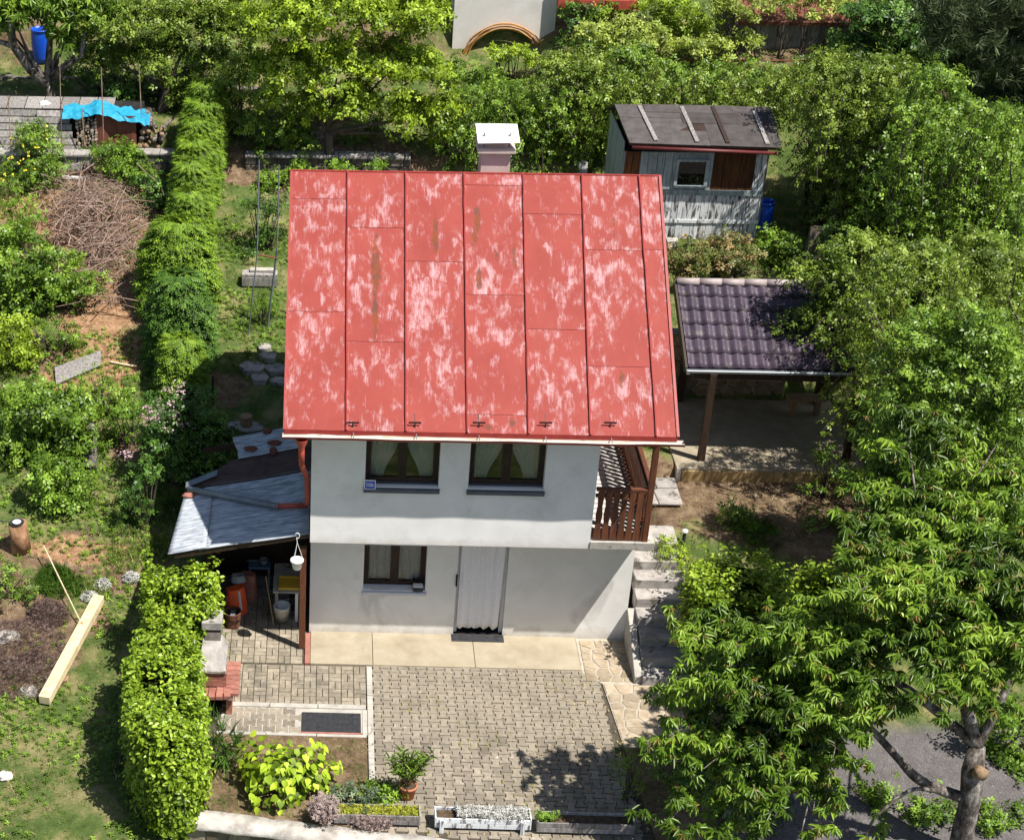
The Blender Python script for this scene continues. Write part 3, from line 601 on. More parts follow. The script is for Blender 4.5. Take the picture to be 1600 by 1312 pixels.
# windows
def window(x0, x1, z0, z1, yf, depth, fm, curt, sillm, silly, sillh, label=None, asym=0):
    f = MB(); t = .055; y0, y1 = yf+depth, yf+depth+.05; xm = (x0+x1)/2
    f.box(x0, x0+t, y0, y1, z0, z1).box(x1-t, x1, y0, y1, z0, z1).box(x0+t, x1-t, y0, y1, z0, z0+t).box(x0+t, x1-t, y0, y1, z1-t, z1).box(xm-.035, xm+.035, y0-.006, y1, z0+t, z1-t)
    W = f.build('window', fm, H, bev=.003); OFF[W.name] = OFF[H.name]
    if label: W['label'] = label
    for a_, b_2 in ((x0+t, xm-.035), (xm+.035, x1-t)):
        s = MB(); u = .035; s.box(a_, a_+u, y0-.012, y0+.04, z0+t, z1-t).box(b_2-u, b_2, y0-.012, y0+.04, z0+t, z1-t).box(a_+u, b_2-u, y0-.012, y0+.04, z0+t, z0+t+u+.01).box(a_+u, b_2-u, y0-.012, y0+.04, z1-t-u, z1-t)
        s.build('casement', fm, W, bev=.003)
        MB().box(a_+u-.003, b_2-u+.003, y0+.012, y0+.018, z0+t+u, z1-t-u).build('pane', glass, W)
        for side in ((0, 1) if curt == 'tied' else (2,)):
            g = []; wd = (b_2-a_)
            for i in range(13):
                r = []; v = i/12; z = z1-t-v*(z1-z0-2*t)
                for j in range(29):
                    u_ = j/28
                    if side == 2: xx = a_+u_*wd
                    elif (a_ < xm-.1) == (side == 0): 
                        wd2 = wd*(1.05-.50*sm(.1, 1., np.array(v))); xx = (a_ + u_*wd2*.9) if side == 0 else (b_2-u_*wd2*.9)
                    else: continue
                    r.append((xx, y0+.10+.012*math.sin(u_*34+v*2)+.006*math.sin(u_*71), z))
                if r: g.append(r)
            if g: MB().grid(g).build('curtain', curtm, W, smooth=True)
    MB().add([(x0-.02,yf-silly,z0-.03),(x1+.02,yf-silly,z0-.03),(x1+.02,y0,z0+.012),(x0-.02,y0,z0+.012),(x0-.02,yf-silly,z0-.03-sillh),(x1+.02,yf-silly,z0-.03-sillh),(x1+.02,yf-.001,z0-.03-sillh),(x0-.02,yf-.001,z0-.03-sillh)],
             [(0,1,2,3),(0,4,5,1),(4,7,6,5),(0,3,7,4),(1,5,6,2)]).build('sill', sillm, W)
    return W
sgrey = pm('sill_grey', [(.3,(.075,.085,.10)),(.7,(.11,.12,.14))], 4, .6, .3)
window(*W1, -.6, .13, woodd, 'tied', sgrey, .05, .06, 'dark framed upper window with the house number at its corner')
window(*W2, -.6, .13, woodd, 'tied', sgrey, .05, .06)
window(LWx0, LWx1, LWz0, 1.78, 0, .14, woodd, 'net', pm('sill_white', [(.3,(.50,.52,.56)),(.7,(.60,.61,.64))], 4, .4, .4), .045, .05, 'dark framed ground floor window with net blinds and a white sill')
bx = emp('sill_box', 'small black box with a white lid on the ground floor window sill', 'box', (LWx1-.12, -.0, LWz0))
MB().box(LWx1-.20, LWx1-.04, -.05, .06, LWz0+.01, LWz0+.09).build('box_body', blackr, bx, bev=.008)
MB().box(LWx1-.20, LWx1-.04, -.05, .06, LWz0+.092, LWz0+.104).build('box_lid', whitepl, bx, bev=.003)
# door
D = MB().box(DX0, DX0+.06, .08, .16, 0, 2.0).box(DX1-.06, DX1, .08, .16, 0, 2.0).box(DX0+.06, DX1-.06, .08, .16, 1.95, 2.0).build('door', whitepl, H); OFF[D.name] = OFF[H.name]
D['label'] = 'open doorway, black inside, with a white frame'
MB().box(DX0+.06, DX1-.06, .30, .33, 0.02, 1.95).build('doorway_shade', blackm, D)  # black sheet standing for the unlit inside of the doorway
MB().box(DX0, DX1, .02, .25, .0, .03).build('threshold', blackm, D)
MB().box(DX0-.015, DX0+.012, -.035, .0, 1.02, 1.24).build('handle', blackm, D)
g = []
for i in range(14):
    r = []; v = i/13
    for j in range(61):
        u = j/60; x = DX0+.05+u*(DX1-DX0-.09)*(1-.06*v); z = 1.97-v*(1.80+.02*math.sin(u*30))
        r.append((x, .012+.018*math.sin(u*25+v*1.5)+.008*math.sin(u*57)-.012*v*v, z))
    g.append(r)
dc = MB().grid(g).build('door_curtain', lacem, None, smooth=True); tag(dc, 'white lace curtain hanging in the open doorway', 'curtain')
sh_ = dc.modifiers.new('t', 'SOLIDIFY'); sh_.thickness = .002
dm = MB().box(DX0-.03, DX1+.02, -.19, .0, .02, .032).build('doormat', blackr, None, bev=.004); tag(dm, 'dark doormat on the concrete just outside the doorway', 'doormat')
# number plate
sx0, sx1 = onY(569, 757, -.645)[0], onY(587, 757, -.645)[0]; sz0, sz1 = onY(570, 764, -.645)[2], onY(570, 750, -.645)[2]
pl_ = MB().box(sx0, sx1, -.648, -.630, sz0, sz1).build('number_plate', whitepl, H); OFF[pl_.name] = OFF[H.name]; pl_['label'] = 'blue enamel house number plate 5086'
MB().box(sx0+.014, sx1-.014, -.6505, -.647, sz0+.014, sz1-.014).build('plate_face', signb, pl_)
fc = bpy.data.curves.new('digits', 'FONT'); fc.body = '5086'; fc.size = .1; fc.extrude = .001; fc.align_x = 'CENTER'; fc.align_y = 'CENTER'
fo = bpy.data.objects.new('digits_tmp', fc); COL.objects.link(fo); bpy.context.view_layer.update()
me = bpy.data.meshes.new_from_object(fo.evaluated_get(bpy.context.evaluated_depsgraph_get())); bpy.data.objects.remove(fo)
me.materials.clear(); me.materials.append(whitepl); fo = link('digits', me, whitepl, pl_, OFF[H.name])
fo.location = Vector(np.array([(sx0+sx1)/2, -.6525, (sz0+sz1)/2])-OFF[H.name]); fo.rotation_euler = (math.pi/2, 0, 0); fo.scale = (.62, 1.05, 1)
# ------------------------------------------------------------------ roof
m, nt, b = base('painted_tin', .6, .14); v = coords(nt)
sepx = N(nt, 'SeparateXYZ'); nt.links.new(v, sepx.inputs[0])
def vec(sx, sy, sz, ox=0.):
    mp = N(nt, 'Mapping'); mp.inputs['Scale'].default_value = (sx, sy, sz); mp.inputs['Location'].default_value = (ox, ox, ox)
    oi = N(nt, 'ObjectInfo'); cb = N(nt, 'CombineXYZ'); mu = N(nt, 'Math', operation='MULTIPLY', i1=23.); nt.links.new(oi.outputs['Random'], mu.inputs[0]); nt.links.new(mu.outputs[0], cb.inputs[2])
    va = N(nt, 'VectorMath', operation='ADD'); nt.links.new(v, va.inputs[0]); nt.links.new(cb.outputs[0], va.inputs[1]); nt.links.new(va.outputs[0], mp.inputs[0]); return mp.outputs[0]
basec = ramp(nt, noise(nt, vec(1,1,1), 1.5, 6, .6), [(.3, (.235,.040,.032)), (.7, (.285,.055,.043))])
patch = noise(nt, vec(3.0, 1.6, 1.9), 2.3, 9, .60, .35); streak = noise(nt, vec(22, 2.6, 3.0, 3.), 1.3, 6, .75, 1.4)
big = noise(nt, vec(1.1, .8, .8, 5.), 1.1, 2, .5)
ad = N(nt, 'Math', operation='MULTIPLY_ADD', i1=.55); nt.links.new(streak, ad.inputs[0]); nt.links.new(patch, ad.inputs[2])
ad2 = N(nt, 'Math', operation='MULTIPLY_ADD', i1=.42); nt.links.new(big, ad2.inputs[0]); nt.links.new(ad.outputs[0], ad2.inputs[2]); hv_ = N(nt, 'Math', operation='MULTIPLY', i1=.5); nt.links.new(ad2.outputs[0], hv_.inputs[0])
pf = ramp(nt, hv_.outputs[0], [(.495, (0,0,0)), (.530, (.22,.22,.22)), (.560, (.60,.60,.60)), (.60, (.92,.92,.92))])
fine = ramp(nt, noise(nt, vec(34, 3.5, 4, 9.), 1., 4, .6, 1.5), [(.30, (.25,.25,.25)), (.52, (1,1,1))])
pf2 = N(nt, 'Math', operation='MULTIPLY'); nt.links.new(pf, pf2.inputs[0]); nt.links.new(fine, pf2.inputs[1])
c = mixc(nt, pf2.outputs[0], basec, (.44,.27,.28))
# rust marks of their own shape, at their places on the sheets
roofO = OFF['cottage']
def roofp(px, py): return onPl(px, py, (0, ER, EZ), (0, -sl, 1))
rsum = None
for px, py, rw, rh, kk in ((587,420,.10,.55,1),(586,490,.06,.45,1),(680,370,.06,.42,1),(745,345,.07,.28,1),(748,440,.06,.22,1),(742,372,.07,.2,1),(803,398,.06,.3,.7),(972,592,.09,.16,.8),(775,400,.06,.25,.5),(775,445,.07,.2,.5),(800,660,.08,.08,.8),(762,668,.1,.06,.8),(960,350,.05,.3,.6)):
    q = roofp(px, py)-roofO
    mp = N(nt, 'VectorMath', operation='SUBTRACT', i1=tuple(q)); nt.links.new(v, mp.inputs[0]); ms_ = N(nt, 'VectorMath', operation='MULTIPLY', i1=(1/rw, 1.0/rh, .5/rh)); nt.links.new(mp.outputs[0], ms_.inputs[0])
    ln_ = N(nt, 'VectorMath', operation='LENGTH'); nt.links.new(ms_.outputs[0], ln_.inputs[0]); mr = N(nt, 'MapRange'); mr.inputs[1].default_value = 1.25; mr.inputs[2].default_value = .1; mr.inputs[4].default_value = kk; nt.links.new(ln_.outputs['Value'], mr.inputs[0])
    if rsum is None: rsum = mr.outputs[0]
    else: mm = N(nt, 'Math', operation='MAXIMUM'); nt.links.new(rsum, mm.inputs[0]); nt.links.new(mr.outputs[0], mm.inputs[1]); rsum = mm.outputs[0]
rn = noise(nt, vec(14, 5, 5, 2.), 1.1, 8, .75, .6); ra = N(nt, 'Math', operation='MULTIPLY_ADD', i1=.42); nt.links.new(rsum, ra.inputs[0]); nt.links.new(rn, ra.inputs[2])
rf = ramp(nt, ra.outputs[0], [(.66, (0,0,0)), (.74, (.9,.9,.9))])
rcol = ramp(nt, noise(nt, vec(5,5,5), 1.5, 3, .5), [(.35, (.20,.048,.012)), (.62, (.11,.045,.032))])
c = mixc(nt, rf, c, rcol); nt.links.new(c, b.inputs['Base Color'])
bump(nt, b, noise(nt, v, 2.2, 3, .5), .25, .03); tin = m
eL, eR, rL, rR = roofp(445, 671)[0], roofp(1061, 682)[0], roofp(455, 272)[0], roofp(1027, 272)[0]
XL, XRf = (eL+rL)/2, (eR+rR)/2
roof = MB().add([(XL+.02,ER+.02,EZ-.02),(XRf-.02,ER+.02,EZ-.02),(XRf-.02,RY,RZ-.02),(XL+.02,RY,RZ-.02),(XL+.02,5.9,RZ-.02-sl*(5.9-RY)),(XRf-.02,5.9,RZ-.02-sl*(5.9-RY)),
   (XL+.02,ER+.02,EZ-.08),(XRf-.02,ER+.02,EZ-.08),(XRf-.02,RY,RZ-.12),(XL+.02,RY,RZ-.12),(XL+.02,5.9,RZ-.12-sl*(5.9-RY)),(XRf-.02,5.9,RZ-.12-sl*(5.9-RY))],
   [(0,1,2,3),(3,2,5,4),(6,9,8,7),(9,10,11,8),(0,6,7,1),(0,3,9,6),(3,4,10,9),(1,7,8,2),(2,8,11,5),(4,5,11,10)]).build('roof', woodd, H); OFF[roof.name] = OFF[H.name]
seampx = [447, 541, 634, 730, 826, 922, 1025, 1061]; seamtop = [455, 543, 634, 725, 817, 909, 998, 1027]
def rp(x, t, h=0.):                                                   # x, slope fraction (0 eave,1 ridge), height off the slope
    L_ = math.hypot(1, sl); return (x, ER+(RY-ER)*t-h*sl/L_, EZ+(RZ-EZ)*t+h/L_)
sx_ = []
for a_, b_2 in zip(seampx, seamtop): sx_.append((roofp(a_, 676)[0], roofp(b_2, 273)[0]))
sx_[0] = (XL-.01, XL-.01); sx_[-1] = (XRf+.01, XRf+.01)
brk = [[311, 487], [356, 534], [409], [290, 461, 648], [335, 515], [391, 573], [391]]
for i in range(7):
    ts = [0.]+sorted([(roofp((seampx[i]+seamtop[i])/2+30, y)[1]-ER)/(RY-ER) for y in brk[i]])+[1.]
    for t0, t1 in zip(ts[:-1], ts[1:]):
        xa = lambda t: sx_[i][0]*(1-t)+sx_[i][1]*t
        xb = lambda t: sx_[i+1][0]*(1-t)+sx_[i+1][1]*t
        g0 = .006; nn = 5; top = []; 
        for a2 in range(nn+1):
            t = t0+(t1-t0)*a2/nn+ (0.0008 if a2 == 0 and t0 > 0 else 0)
            hh = .004+(.007*(1-a2/nn))
            top.append([rp(xa(t)+g0, t, hh+.012), rp(xa(t)+.03, t, hh)]+[rp(xa(t)+.03+(xb(t)-xa(t)-.06)*u, t, hh+random.gauss(0,.0012)) for u in (.25,.5,.75)]+[rp(xb(t)-.03, t, hh), rp(xb(t)-g0, t, hh+.012)])
        mb = MB().grid(top); mb.grid([[rp(p[0], t0, -.002) for p in top[0]], top[0]])
        mb.build('roof_sheet', tin, roof, smooth=False)
for i in range(1, 7):
    mb = MB(); pts = []
    for k in range(17):
        t = k/16; x = sx_[i][0]*(1-t)+sx_[i][1]*t+random.gauss(0,.0025)
        pts.append([rp(x-.016, t, 0), rp(x-.011, t, .045), rp(x+.008, t, .048), rp(x+.013, t, 0)])
    mb.grid(pts).build('standing_seam', redtrim, roof)
MB().slab([rp(XL-.02,.0,.02), rp(XL+.012,.0,.02), rp(XL+.012,1,.02), rp(XL-.02,1,.02)], .09).build('verge_trim', redtrim, roof)
MB().slab([rp(XRf-.012,.0,.03), rp(XRf+.03,.0,.03), rp(XRf+.03,1,.03), rp(XRf-.012,1,.03)], .12).build('verge_trim', redtrim, roof)
MB().tube([(XL-.02,RY+.01,RZ+.012),(XRf+.03,RY+.01,RZ+.012)], .018, 8).build('ridge_trim', redtrim, roof)
MB().box(XL, XRf, ER-.01, ER+.012, EZ-.07, EZ+.006).build('drip_edge', redtrim, roof)
mb2 = MB().slab([(XRf,5.9,RZ-sl*(5.9-RY)), (XL,5.9,RZ-sl*(5.9-RY)), (XL,RY,RZ), (XRf,RY,RZ)], .015).build('rear_sheet', tin, roof)
for px in (551, 648, 748, 852, 953):
    q = roofp(px, 668); x, t = q[0], (q[1]-ER)/(RY-ER)
    mb = MB(); mb.bar(rp(x, t+.05, .008), rp(x, t, .008), .012, .004).bar(rp(x, t, .005), np.array(rp(x, t, .0))+np.array([0,0,.085]), .022, .012, (0,1,0))
    mb.bar(np.array(rp(x-.095, t, 0))+np.array([0,0,.085]), np.array(rp(x+.095, t, 0))+np.array([0,0,.085]), .012, .028)
    mb.build('snow_hook', pm('snow_hook', [(.3,(.03,.012,.012)),(.7,(.06,.02,.02))], 5, .5) if 'snow_hook' not in MATS else MATS['snow_hook'], roof)
# gutter
gx0, gx1 = onY(441, 680, ER-.06)[0], onY(1069, 690, ER-.06)[0]; gz = EZ-.055
G = []; n_ = 40
for k in range(n_+1):
    x = gx0+(gx1-gx0)*k/n_; sag = .012*math.sin(k*.35)+.006*math.sin(k*.9); r = .062
    G.append([(x, ER-.072+r*math.cos(a_)+(.012*vn(k*.3,0,2) if a_ > 3 else 0), gz-.0+sag*.4+r*math.sin(a_)) for a_ in np.linspace(math.pi, 2*math.pi, 9)])
gut = MB().grid(G).build('gutter', gutterin, H, smooth=True); OFF[gut.name] = OFF[H.name]
G2 = [[(p[0], p[1]-(.004 if j < 5 else -.004), p[2]-.004) for j, p in enumerate(r)] for r in G]
MB().grid([r[::-1] for r in G2]).build('gutter_outside', redtrim, gut, smooth=True)
MB().tube([r[0] for r in G], .007, 6).build('gutter_bead', pm('bead', [(.3,(.45,.38,.34)),(.7,(.60,.55,.52))], 6, .5), gut)
for x in (gx0, gx1): MB().lathe((0,0,0), [(0,0)], 3) if 0 else MB().add([(x, ER-.072+.065*math.cos(a_), gz+.065*math.sin(a_)) for a_ in np.linspace(math.pi, 2*math.pi, 9)]+[(x+.004, ER-.072+.065*math.cos(a_), gz+.065*math.sin(a_)) for a_ in np.linspace(math.pi, 2*math.pi, 9)], [tuple(range(9)), tuple(range(9, 18))[::-1]]).build('gutter_end', redtrim, gut)
for px in (552, 650, 748, 852, 955):
    x = onY(px, 685, ER)[0]; MB().bar((x, ER-.13, gz+.01), (x, ER+.0, gz+.03), .014, .006).build('gutter_bracket', zinc, gut)
# downpipe: funnel, offset, pipe down the corner, elbow and loose grey length over the lean-to
dp = MB(); fx = onY(471, 700, -1.12)[0]
dp.lathe((fx, ER-.07, gz-.32), [(.045,0),(.05,.12),(.095,.22),(.10,.27)], 16)
dp.tube([(fx, ER-.07, gz-.12), (fx+.005, ER-.07, gz-.52)], .047, 14); dp.tube([(fx+.005, ER-.07, gz-.50), (fx+.02, -.66, gz-.80), (-.075, -.52, gz-1.05)], .043, 14)
dpo = dp.build('downpipe', redpipe, H, smooth=True); OFF[dpo.name] = OFF[H.name]
# chimney
chx0, chx1 = 2.63, 3.10; chY = 2.98
ch = MB().box(chx0, chx1, chY, chY+.45, 5.5, 7.42).build('chimney', chimm, H, bev=.006); OFF[ch.name] = OFF[H.name]
MB().box(chx0-.07, chx1+.07, chY-.07, chY+.52, 7.42, 7.50).build('chimney_cap', chimm, ch, bev=.006)
for x in (chx0+.03, chx1-.03):
    for y in (chY+.03, chY+.42): MB().box(x-.012, x+.012, y-.012, y+.012, 7.50, 7.74).build('cowl_leg', zinc, ch)
q1 = onY(747, 224, chY-.12); q0 = onY(813, 223, chY-.12); q2 = onY(808, 194, chY+.30); q3 = onY(743, 193, chY+.30)
hood = MB().slab([q1, q0, q2, q3], .012).slab([q3, q2, q2+(q2-q0)*np.array([1,1,-1])*.9, q3+(q3-q1)*np.array([1,1,-1])*.9], .012).build('cowl_hood', whitemt, ch)
for u in (.2, .8):
    for vv_ in (.2, .5, .8):
        p = (q1*(1-u)+q0*u)*(1-vv_)+(q3*(1-u)+q2*u)*vv_; MB().box(p[0]-.009, p[0]+.009, p[1]-.009, p[1]+.009, p[2]+.001, p[2]+.006).build('rivet', zinc, ch)
# ------------------------------------------------------------------ terrace
ter = MB().box(4.392, 5.40, -.62, 5.0, 2.2, 2.34).build('terrace', concrete, H, bev=.008); OFF[ter.name] = OFF[H.name]
dk = MB()
deckm = pm('deck_pale', [(.3,(.40,.37,.34)),(.7,(.55,.52,.49))], 6, .9)
for k in range(36): y = -.55+k*.15; MB().box(4.40, 5.34, y, y+.118, 2.342, 2.362).build('deck_slat', deckm, ter)
fy = -.55; rt_ = 3.30
rail = MB().box(UX1+.02, 5.28, fy-.035, fy+.035, rt_-.05, rt_).build('railing', woodb, H, bev=.006); OFF[rail.name] = OFF[H.name]
rail['label'] = 'front balustrade of shaped brown boards'
def balu(x, y, horiz=True):
    prof = [(.0,.055),(.10,.055),(.30,.036),(.45,.052),(.62,.036),(.80,.05),(.86,.05),(.885,.03)]
    mb = MB(); pts = [(w_, z) for z, w_ in prof]+[(-w_, z) for z, w_ in prof[::-1]]
    f = (lambda u, v: (x+u, y-.012, 2.36+v)) if horiz else (lambda u, v: (x-.012, y+u, 2.36+v)); f1 = (lambda u, v: (x+u, y+.012, 2.36+v)) if horiz else (lambda u, v: (x+.012, y+u, 2.36+v))
    return mb.prism(pts, f, f1)
for k in range(7): balu(UX1+.10+k*.122, fy-.02).build('baluster', woodb, rail)
for z in (2.42, 3.12): MB().box(UX1+.02, 5.28, fy+.0, fy+.03, z, z+.06).build('cross_rail', woodb, rail)
rs = MB().box(5.235, 5.305, fy+.04, 3.0, rt_-.05, rt_).build('railing', woodb, H, bev=.006); OFF[rs.name] = OFF[H.name]
rs['label'] = 'side balustrade of shaped brown boards along the terrace'
for k in range(26): balu(5.29, fy+.16+k*.128, False).build('baluster', woodb, rs)
for z in (2.42, 3.12): MB().box(5.235, 5.265, fy+.04, 3.0, z, z+.06).build('cross_rail', woodb, rs)
MB().box(5.20, 5.29, fy-.04, fy+.05, 2.34, 4.50).build('terrace_post', woodmid if 0 else woodb, H, bev=.005)
MB().box(5.20, 5.29, 3.0, 3.09, 2.34, 5.9).build('terrace_post', woodb, H, bev=.005)
MB().bar((UX1+.05, -.5, 4.42), (5.25, -.5, 4.42), .08, .10).build('eaves_beam', woodb, H)
MB().box(UX1+.003, UX1+.018, -.5, 4.6, 2.36, 4.3).build('side_cladding', woodd, H)
MB().box(4.42, 4.75, 1.6, 1.7, 2.37, 3.6).build('red_door_panel', redtrim, H)
# ------------------------------------------------------------------ garden stairs
st = emp('garden_stairs', 'worn concrete garden steps climbing beside the cottage to the upper garden', 'stairs', (5.7, -1, 0))
for k in range(8):
    y0 = -1.22+k*.30; z1 = .17*(k+1)
    mb = MB().box(5.36+.01*(k % 3), 6.12+.03*((k*7) % 3), y0, y0+.33 if k < 7 else y0+.55, z1-.30 if k else -.1, z1)
    mb.build('step', concrete_g, st, bev=.014)
pw = emp('stair_parapet', 'sloping whitewashed parapet wall at the foot of the garden steps', 'wall', (5.3, -.6, 0))
MB().add([(5.24,-1.17,-.1),(5.36,-1.17,-.1),(5.36,.0,-.1),(5.24,.0,-.1),(5.24,-1.17,.14),(5.36,-1.17,.14),(5.36,-.01,.66),(5.24,-.01,.66)],
         [(3,2,1,0),(4,5,6,7),(0,1,5,4),(1,2,6,5),(2,3,7,6),(3,0,4,7)]).build('parapet_body', concrete, pw, bev=.012)
# path beyond the stairs
ph = emp('upper_path', None, None, (6, 1.5, 1.3), kind='structure')
stones(ph, 'stone', concrete_g, 5.42, 6.5, 2.3, 3.2, 6, lambda u, v, h: (u, v, 1.22+h), .03, .95, 6)
# ================================================================== LEAN-TO beside the cottage
LT = emp('lean_to', 'corrugated grey lean-to roof on brown posts against the left wall', 'shelter', (-1.2, .4, 0))
fy_ = -.47; A = onY(262, 866, fy_); B_ = onY(479, 833, fy_); ux = (B_-A); slopeX = ux[2]/ux[0]
def lp(x, y, h=0.): return (x, y, A[2]+(x-A[0])*slopeX+.02*(y-fy_)+h)
LN = (-slopeX, -.02, 1)
def corrsheet(name, x0a, x0b, x1, y0, y1, m, par, hh=0., amp=.011, pitch=.076, torn=0.):
    g = []; ny = int((y1-y0)/pitch*8)
    for j in range(ny+1):
        y = y0+(y1-y0)*j/ny; r = []; xl = x0a+(x0b-x0a)*j/ny + torn*(vn(y*6., 1.3, 4)-.5)
        for i in range(9): x = xl+(x1-xl)*i/8; r.append(lp(x, y, hh+amp*math.sin(2*math.pi*y/pitch)+.012*math.sin(x*3+y)))
        g.append(r)
    o = MB().grid(g).build(name, m, par, smooth=True); s_ = o.modifiers.new('t', 'SOLIDIFY'); s_.thickness = .004; return o
x1r = -.03
pp = lambda x, y: onPl(x, y, A, LN)
Yt = pp(330, 770)[1]; Yg = pp(400, 752)[1]; Yb = pp(400, 716)[1]; Ys = pp(430, 676)[1]
corrsheet('corrugated_sheet', A[0], pp(288, 775)[0], A[0]+.62, fy_, Yt, corr, LT, .02)
corrsheet('corrugated_sheet', A[0]+.5, pp(325, 772)[0], x1r, fy_, Yt+.02, corr, LT)
corrsheet('corrugated_sheet', pp(300, 768)[0], pp(330, 755)[0], x1r, Yt-.05, Yg+.10, corr, LT, .016)
corrsheet('corrugated_sheet', pp(290, 762)[0], pp(365, 730)[0], x1r, Yg+.02, Yb+.08, corrd, LT, .03, pitch=.12)
corrsheet('corrugated_sheet', pp(370, 733)[0], pp(362, 688)[0], x1r-.12, Yb, Ys, corr, LT, .06, torn=.12)
MB().bar(lp(A[0]+.1, fy_+.05, -.07), lp(x1r, fy_+.05, -.07), .05, .09).build('front_beam', woodd, LT)
MB().bar(lp(A[0]+.35, Ys-.1, -.07), lp(x1r, Ys-.1, -.07), .05, .09).build('rear_beam', woodd, LT)
MB().box(-.165, -.065, fy_-.02, fy_+.08, .03, 2.0).build('post', woodb, LT, bev=.004)
MB().box(-.15, -.08, fy_-.005, fy_+.065, 0, .035).build('post_shoe', zinc, LT)
MB().box(A[0]+.35, A[0]+.43, fy_+.1, fy_+.18, 0, 1.62).build('post', woodb, LT)
mb = MB().box(-1.66, -.03, 1.62, 1.70, 0, 2.0).build('rear_wall', woodd, LT)
MB().box(-1.72, -1.66, .0, 1.70, 0, 1.75).build('side_wall', woodd, LT)
# loose pipes on the lean-to
pz = [lp(*(onPl(479, 796, A, LN)[:2]), .08), lp(*(onPl(430, 797, A, LN)[:2]), .08)]
dpo2 = MB().tube([(-.075, -.52, gz-1.0), (-.06, -.33, gz-1.6), pz[0]], .043, 12).tube([pz[0], pz[1]], .045, 12).build('downpipe_foot', redpipe, dpo, smooth=True)
gp = MB().tube([lp(*(onPl(436, 797, A, LN)[:2]), .075), lp(*(onPl(295, 771, A, LN)[:2]), .09)], .055, 14).build('drain_pipe', zinc, None, smooth=True)
tag(gp, 'grey drain pipe lying slantwise across the corrugated lean-to roof', 'pipe')
c0 = onPl(292, 768, A, LN); gq = MB().slab([lp(c0[0]-.02, c0[1]-.02, .10), lp(c0[0]+.5, c0[1]+.22, .10), lp(c0[0]+.5, c0[1]+.36, .12), lp(c0[0]-.02, c0[1]+.12, .12)], .01).build('sheet_offcut', zinc, None)
tag(gq, 'bent zinc offcut under the upper end of the grey drain pipe', 'metal sheet')
def rock(name, label, cat, c, r, m, seed, group=None, par=None):
    g = np.random.default_rng(seed); mb = MB(); n, k = 7, 10
    prof = []
    vs = [tuple(np.array(c)+np.array([0, 0, -r[2]]))]
    for i in range(1, n):
        for j in range(k):
            th, ph_ = math.pi*i/n, 2*math.pi*j/k; d = np.array([math.sin(th)*math.cos(ph_), math.sin(th)*math.sin(ph_), -math.cos(th)])
            vs.append(tuple(np.array(c)+d*np.array(r)*(.82+.32*g.random())))
    vs.append(tuple(np.array(c)+np.array([0, 0, r[2]])))
    fs = [(0, 1+(j+1)%k, 1+j) for j in range(k)]+[(1+i*k+j, 1+i*k+(j+1)%k, 1+(i+1)*k+(j+1)%k, 1+(i+1)*k+j) for i in range(n-2) for j in range(k)]+[(len(vs)-1, 1+(n-2)*k+j, 1+(n-2)*k+(j+1)%k) for j in range(k)]
    o = mb.add(vs, fs).build(name, m, par, smooth=False)
    if label: tag(o, label, cat, group)
    return o
for i, (px, py, r, lb) in enumerate(((392, 703, (.13,.09,.03), 'brown bark piece left of the other on the small corrugated sheet'), (430, 694, (.15,.08,.035), 'flat brown bark lump at the top edge of the small corrugated sheet'), (427, 706, (.07,.12,.03), 'brown block of bark nearest the downpipe on the small corrugated sheet'), (417, 676, (.09,.07,.05), 'dark stone weighing down the back edge of the small corrugated sheet'))):
    q = onPl(px, py, lp(0, 0, .06), LN); rock('bark_piece', lb, 'bark', q+np.array([0,0,.03]), r, rustm, 20+i, 'pieces lying on the lean-to roof')
rk = onPl(296, 778, A, LN); rock('roof_stone', 'brick-coloured stone on the lean-to roof under the pipe end', 'stone', rk+np.array([0,0,.05]), (.12,.07,.05), brickr, 31)
# ------------------------------------------------------------------ things under the lean-to
bk = emp('bucket', 'white plastic bucket standing at the front of the lean-to floor', 'bucket', (onZ(440, 972, 0)[0], onZ(440, 972, 0)[1]+.06, 0))
c = OFF[bk.name]; MB().lathe(c, [(.0,.012),(.105,.012),(.108,0),(.138,.30),(.144,.30),(.144,.312),(.132,.312),(.100,.03),(0,.03)], 28).build('bucket_body', whitepl, bk, smooth=True)
MB().tube([c+np.array([.145*math.cos(t), -.03-.06*math.sin(t)*1.5, .28-.16*math.sin(t)]) for t in np.linspace(0, math.pi, 12)], .004, 5).build('handle', zinc, bk)
hp = onY(464, 880, -.62); hpe = emp('hanging_pot', 'white hanging plant pot on a hook below the lean-to edge', 'plant pot', tuple(hp-np.array([0,0,.1])))
c = OFF[hpe.name]; MB().lathe(c, [(0,0),(.058,0),(.072,.03),(.095,.15),(.108,.15),(.108,.175),(.092,.175),(.08,.10),(0,.10)], 24).build('pot_body', whitepl, hpe, smooth=True)
for t in (0, 2.1, 4.2): MB().tube([c+np.array([.1*math.cos(t), .1*math.sin(t), .17]), c+np.array([0, 0, .50])], .004, 5).build('cord', whitepl, hpe)
MB().tube([c+np.array([.035*math.sin(t)+.0, 0, .60-.05*math.cos(t)+.03]) for t in np.linspace(-.5, 4.2, 12)]+[], .007, 6).tube([c+np.array([0,0,.49]), c+np.array([-.01,0,.59])], .007, 6).build('hook', whitepl, hpe)
tb0 = onZ(428, 924, .62); tb = emp('work_table', 'pale work table under the lean-to beside the corner post', 'table', (-.35, tb0[1]+.25, 0))
ty = tb0[1]; MB().box(-.62, -.17, ty, ty+.85, .59, .62).build('tabletop', concrete_g, tb, bev=.004)
for x in (-.56, -.22):
    for y in (ty+.04, ty+.78): MB().box(x-.025, x+.025, y-.025, y+.025, 0, .59).build('leg', whitepl if x > -.3 else woodg, tb)
tr_ = emp('tray', 'yellow plastic tray lying on the pale work table', 'tray', (-.34, ty+.2, .62))
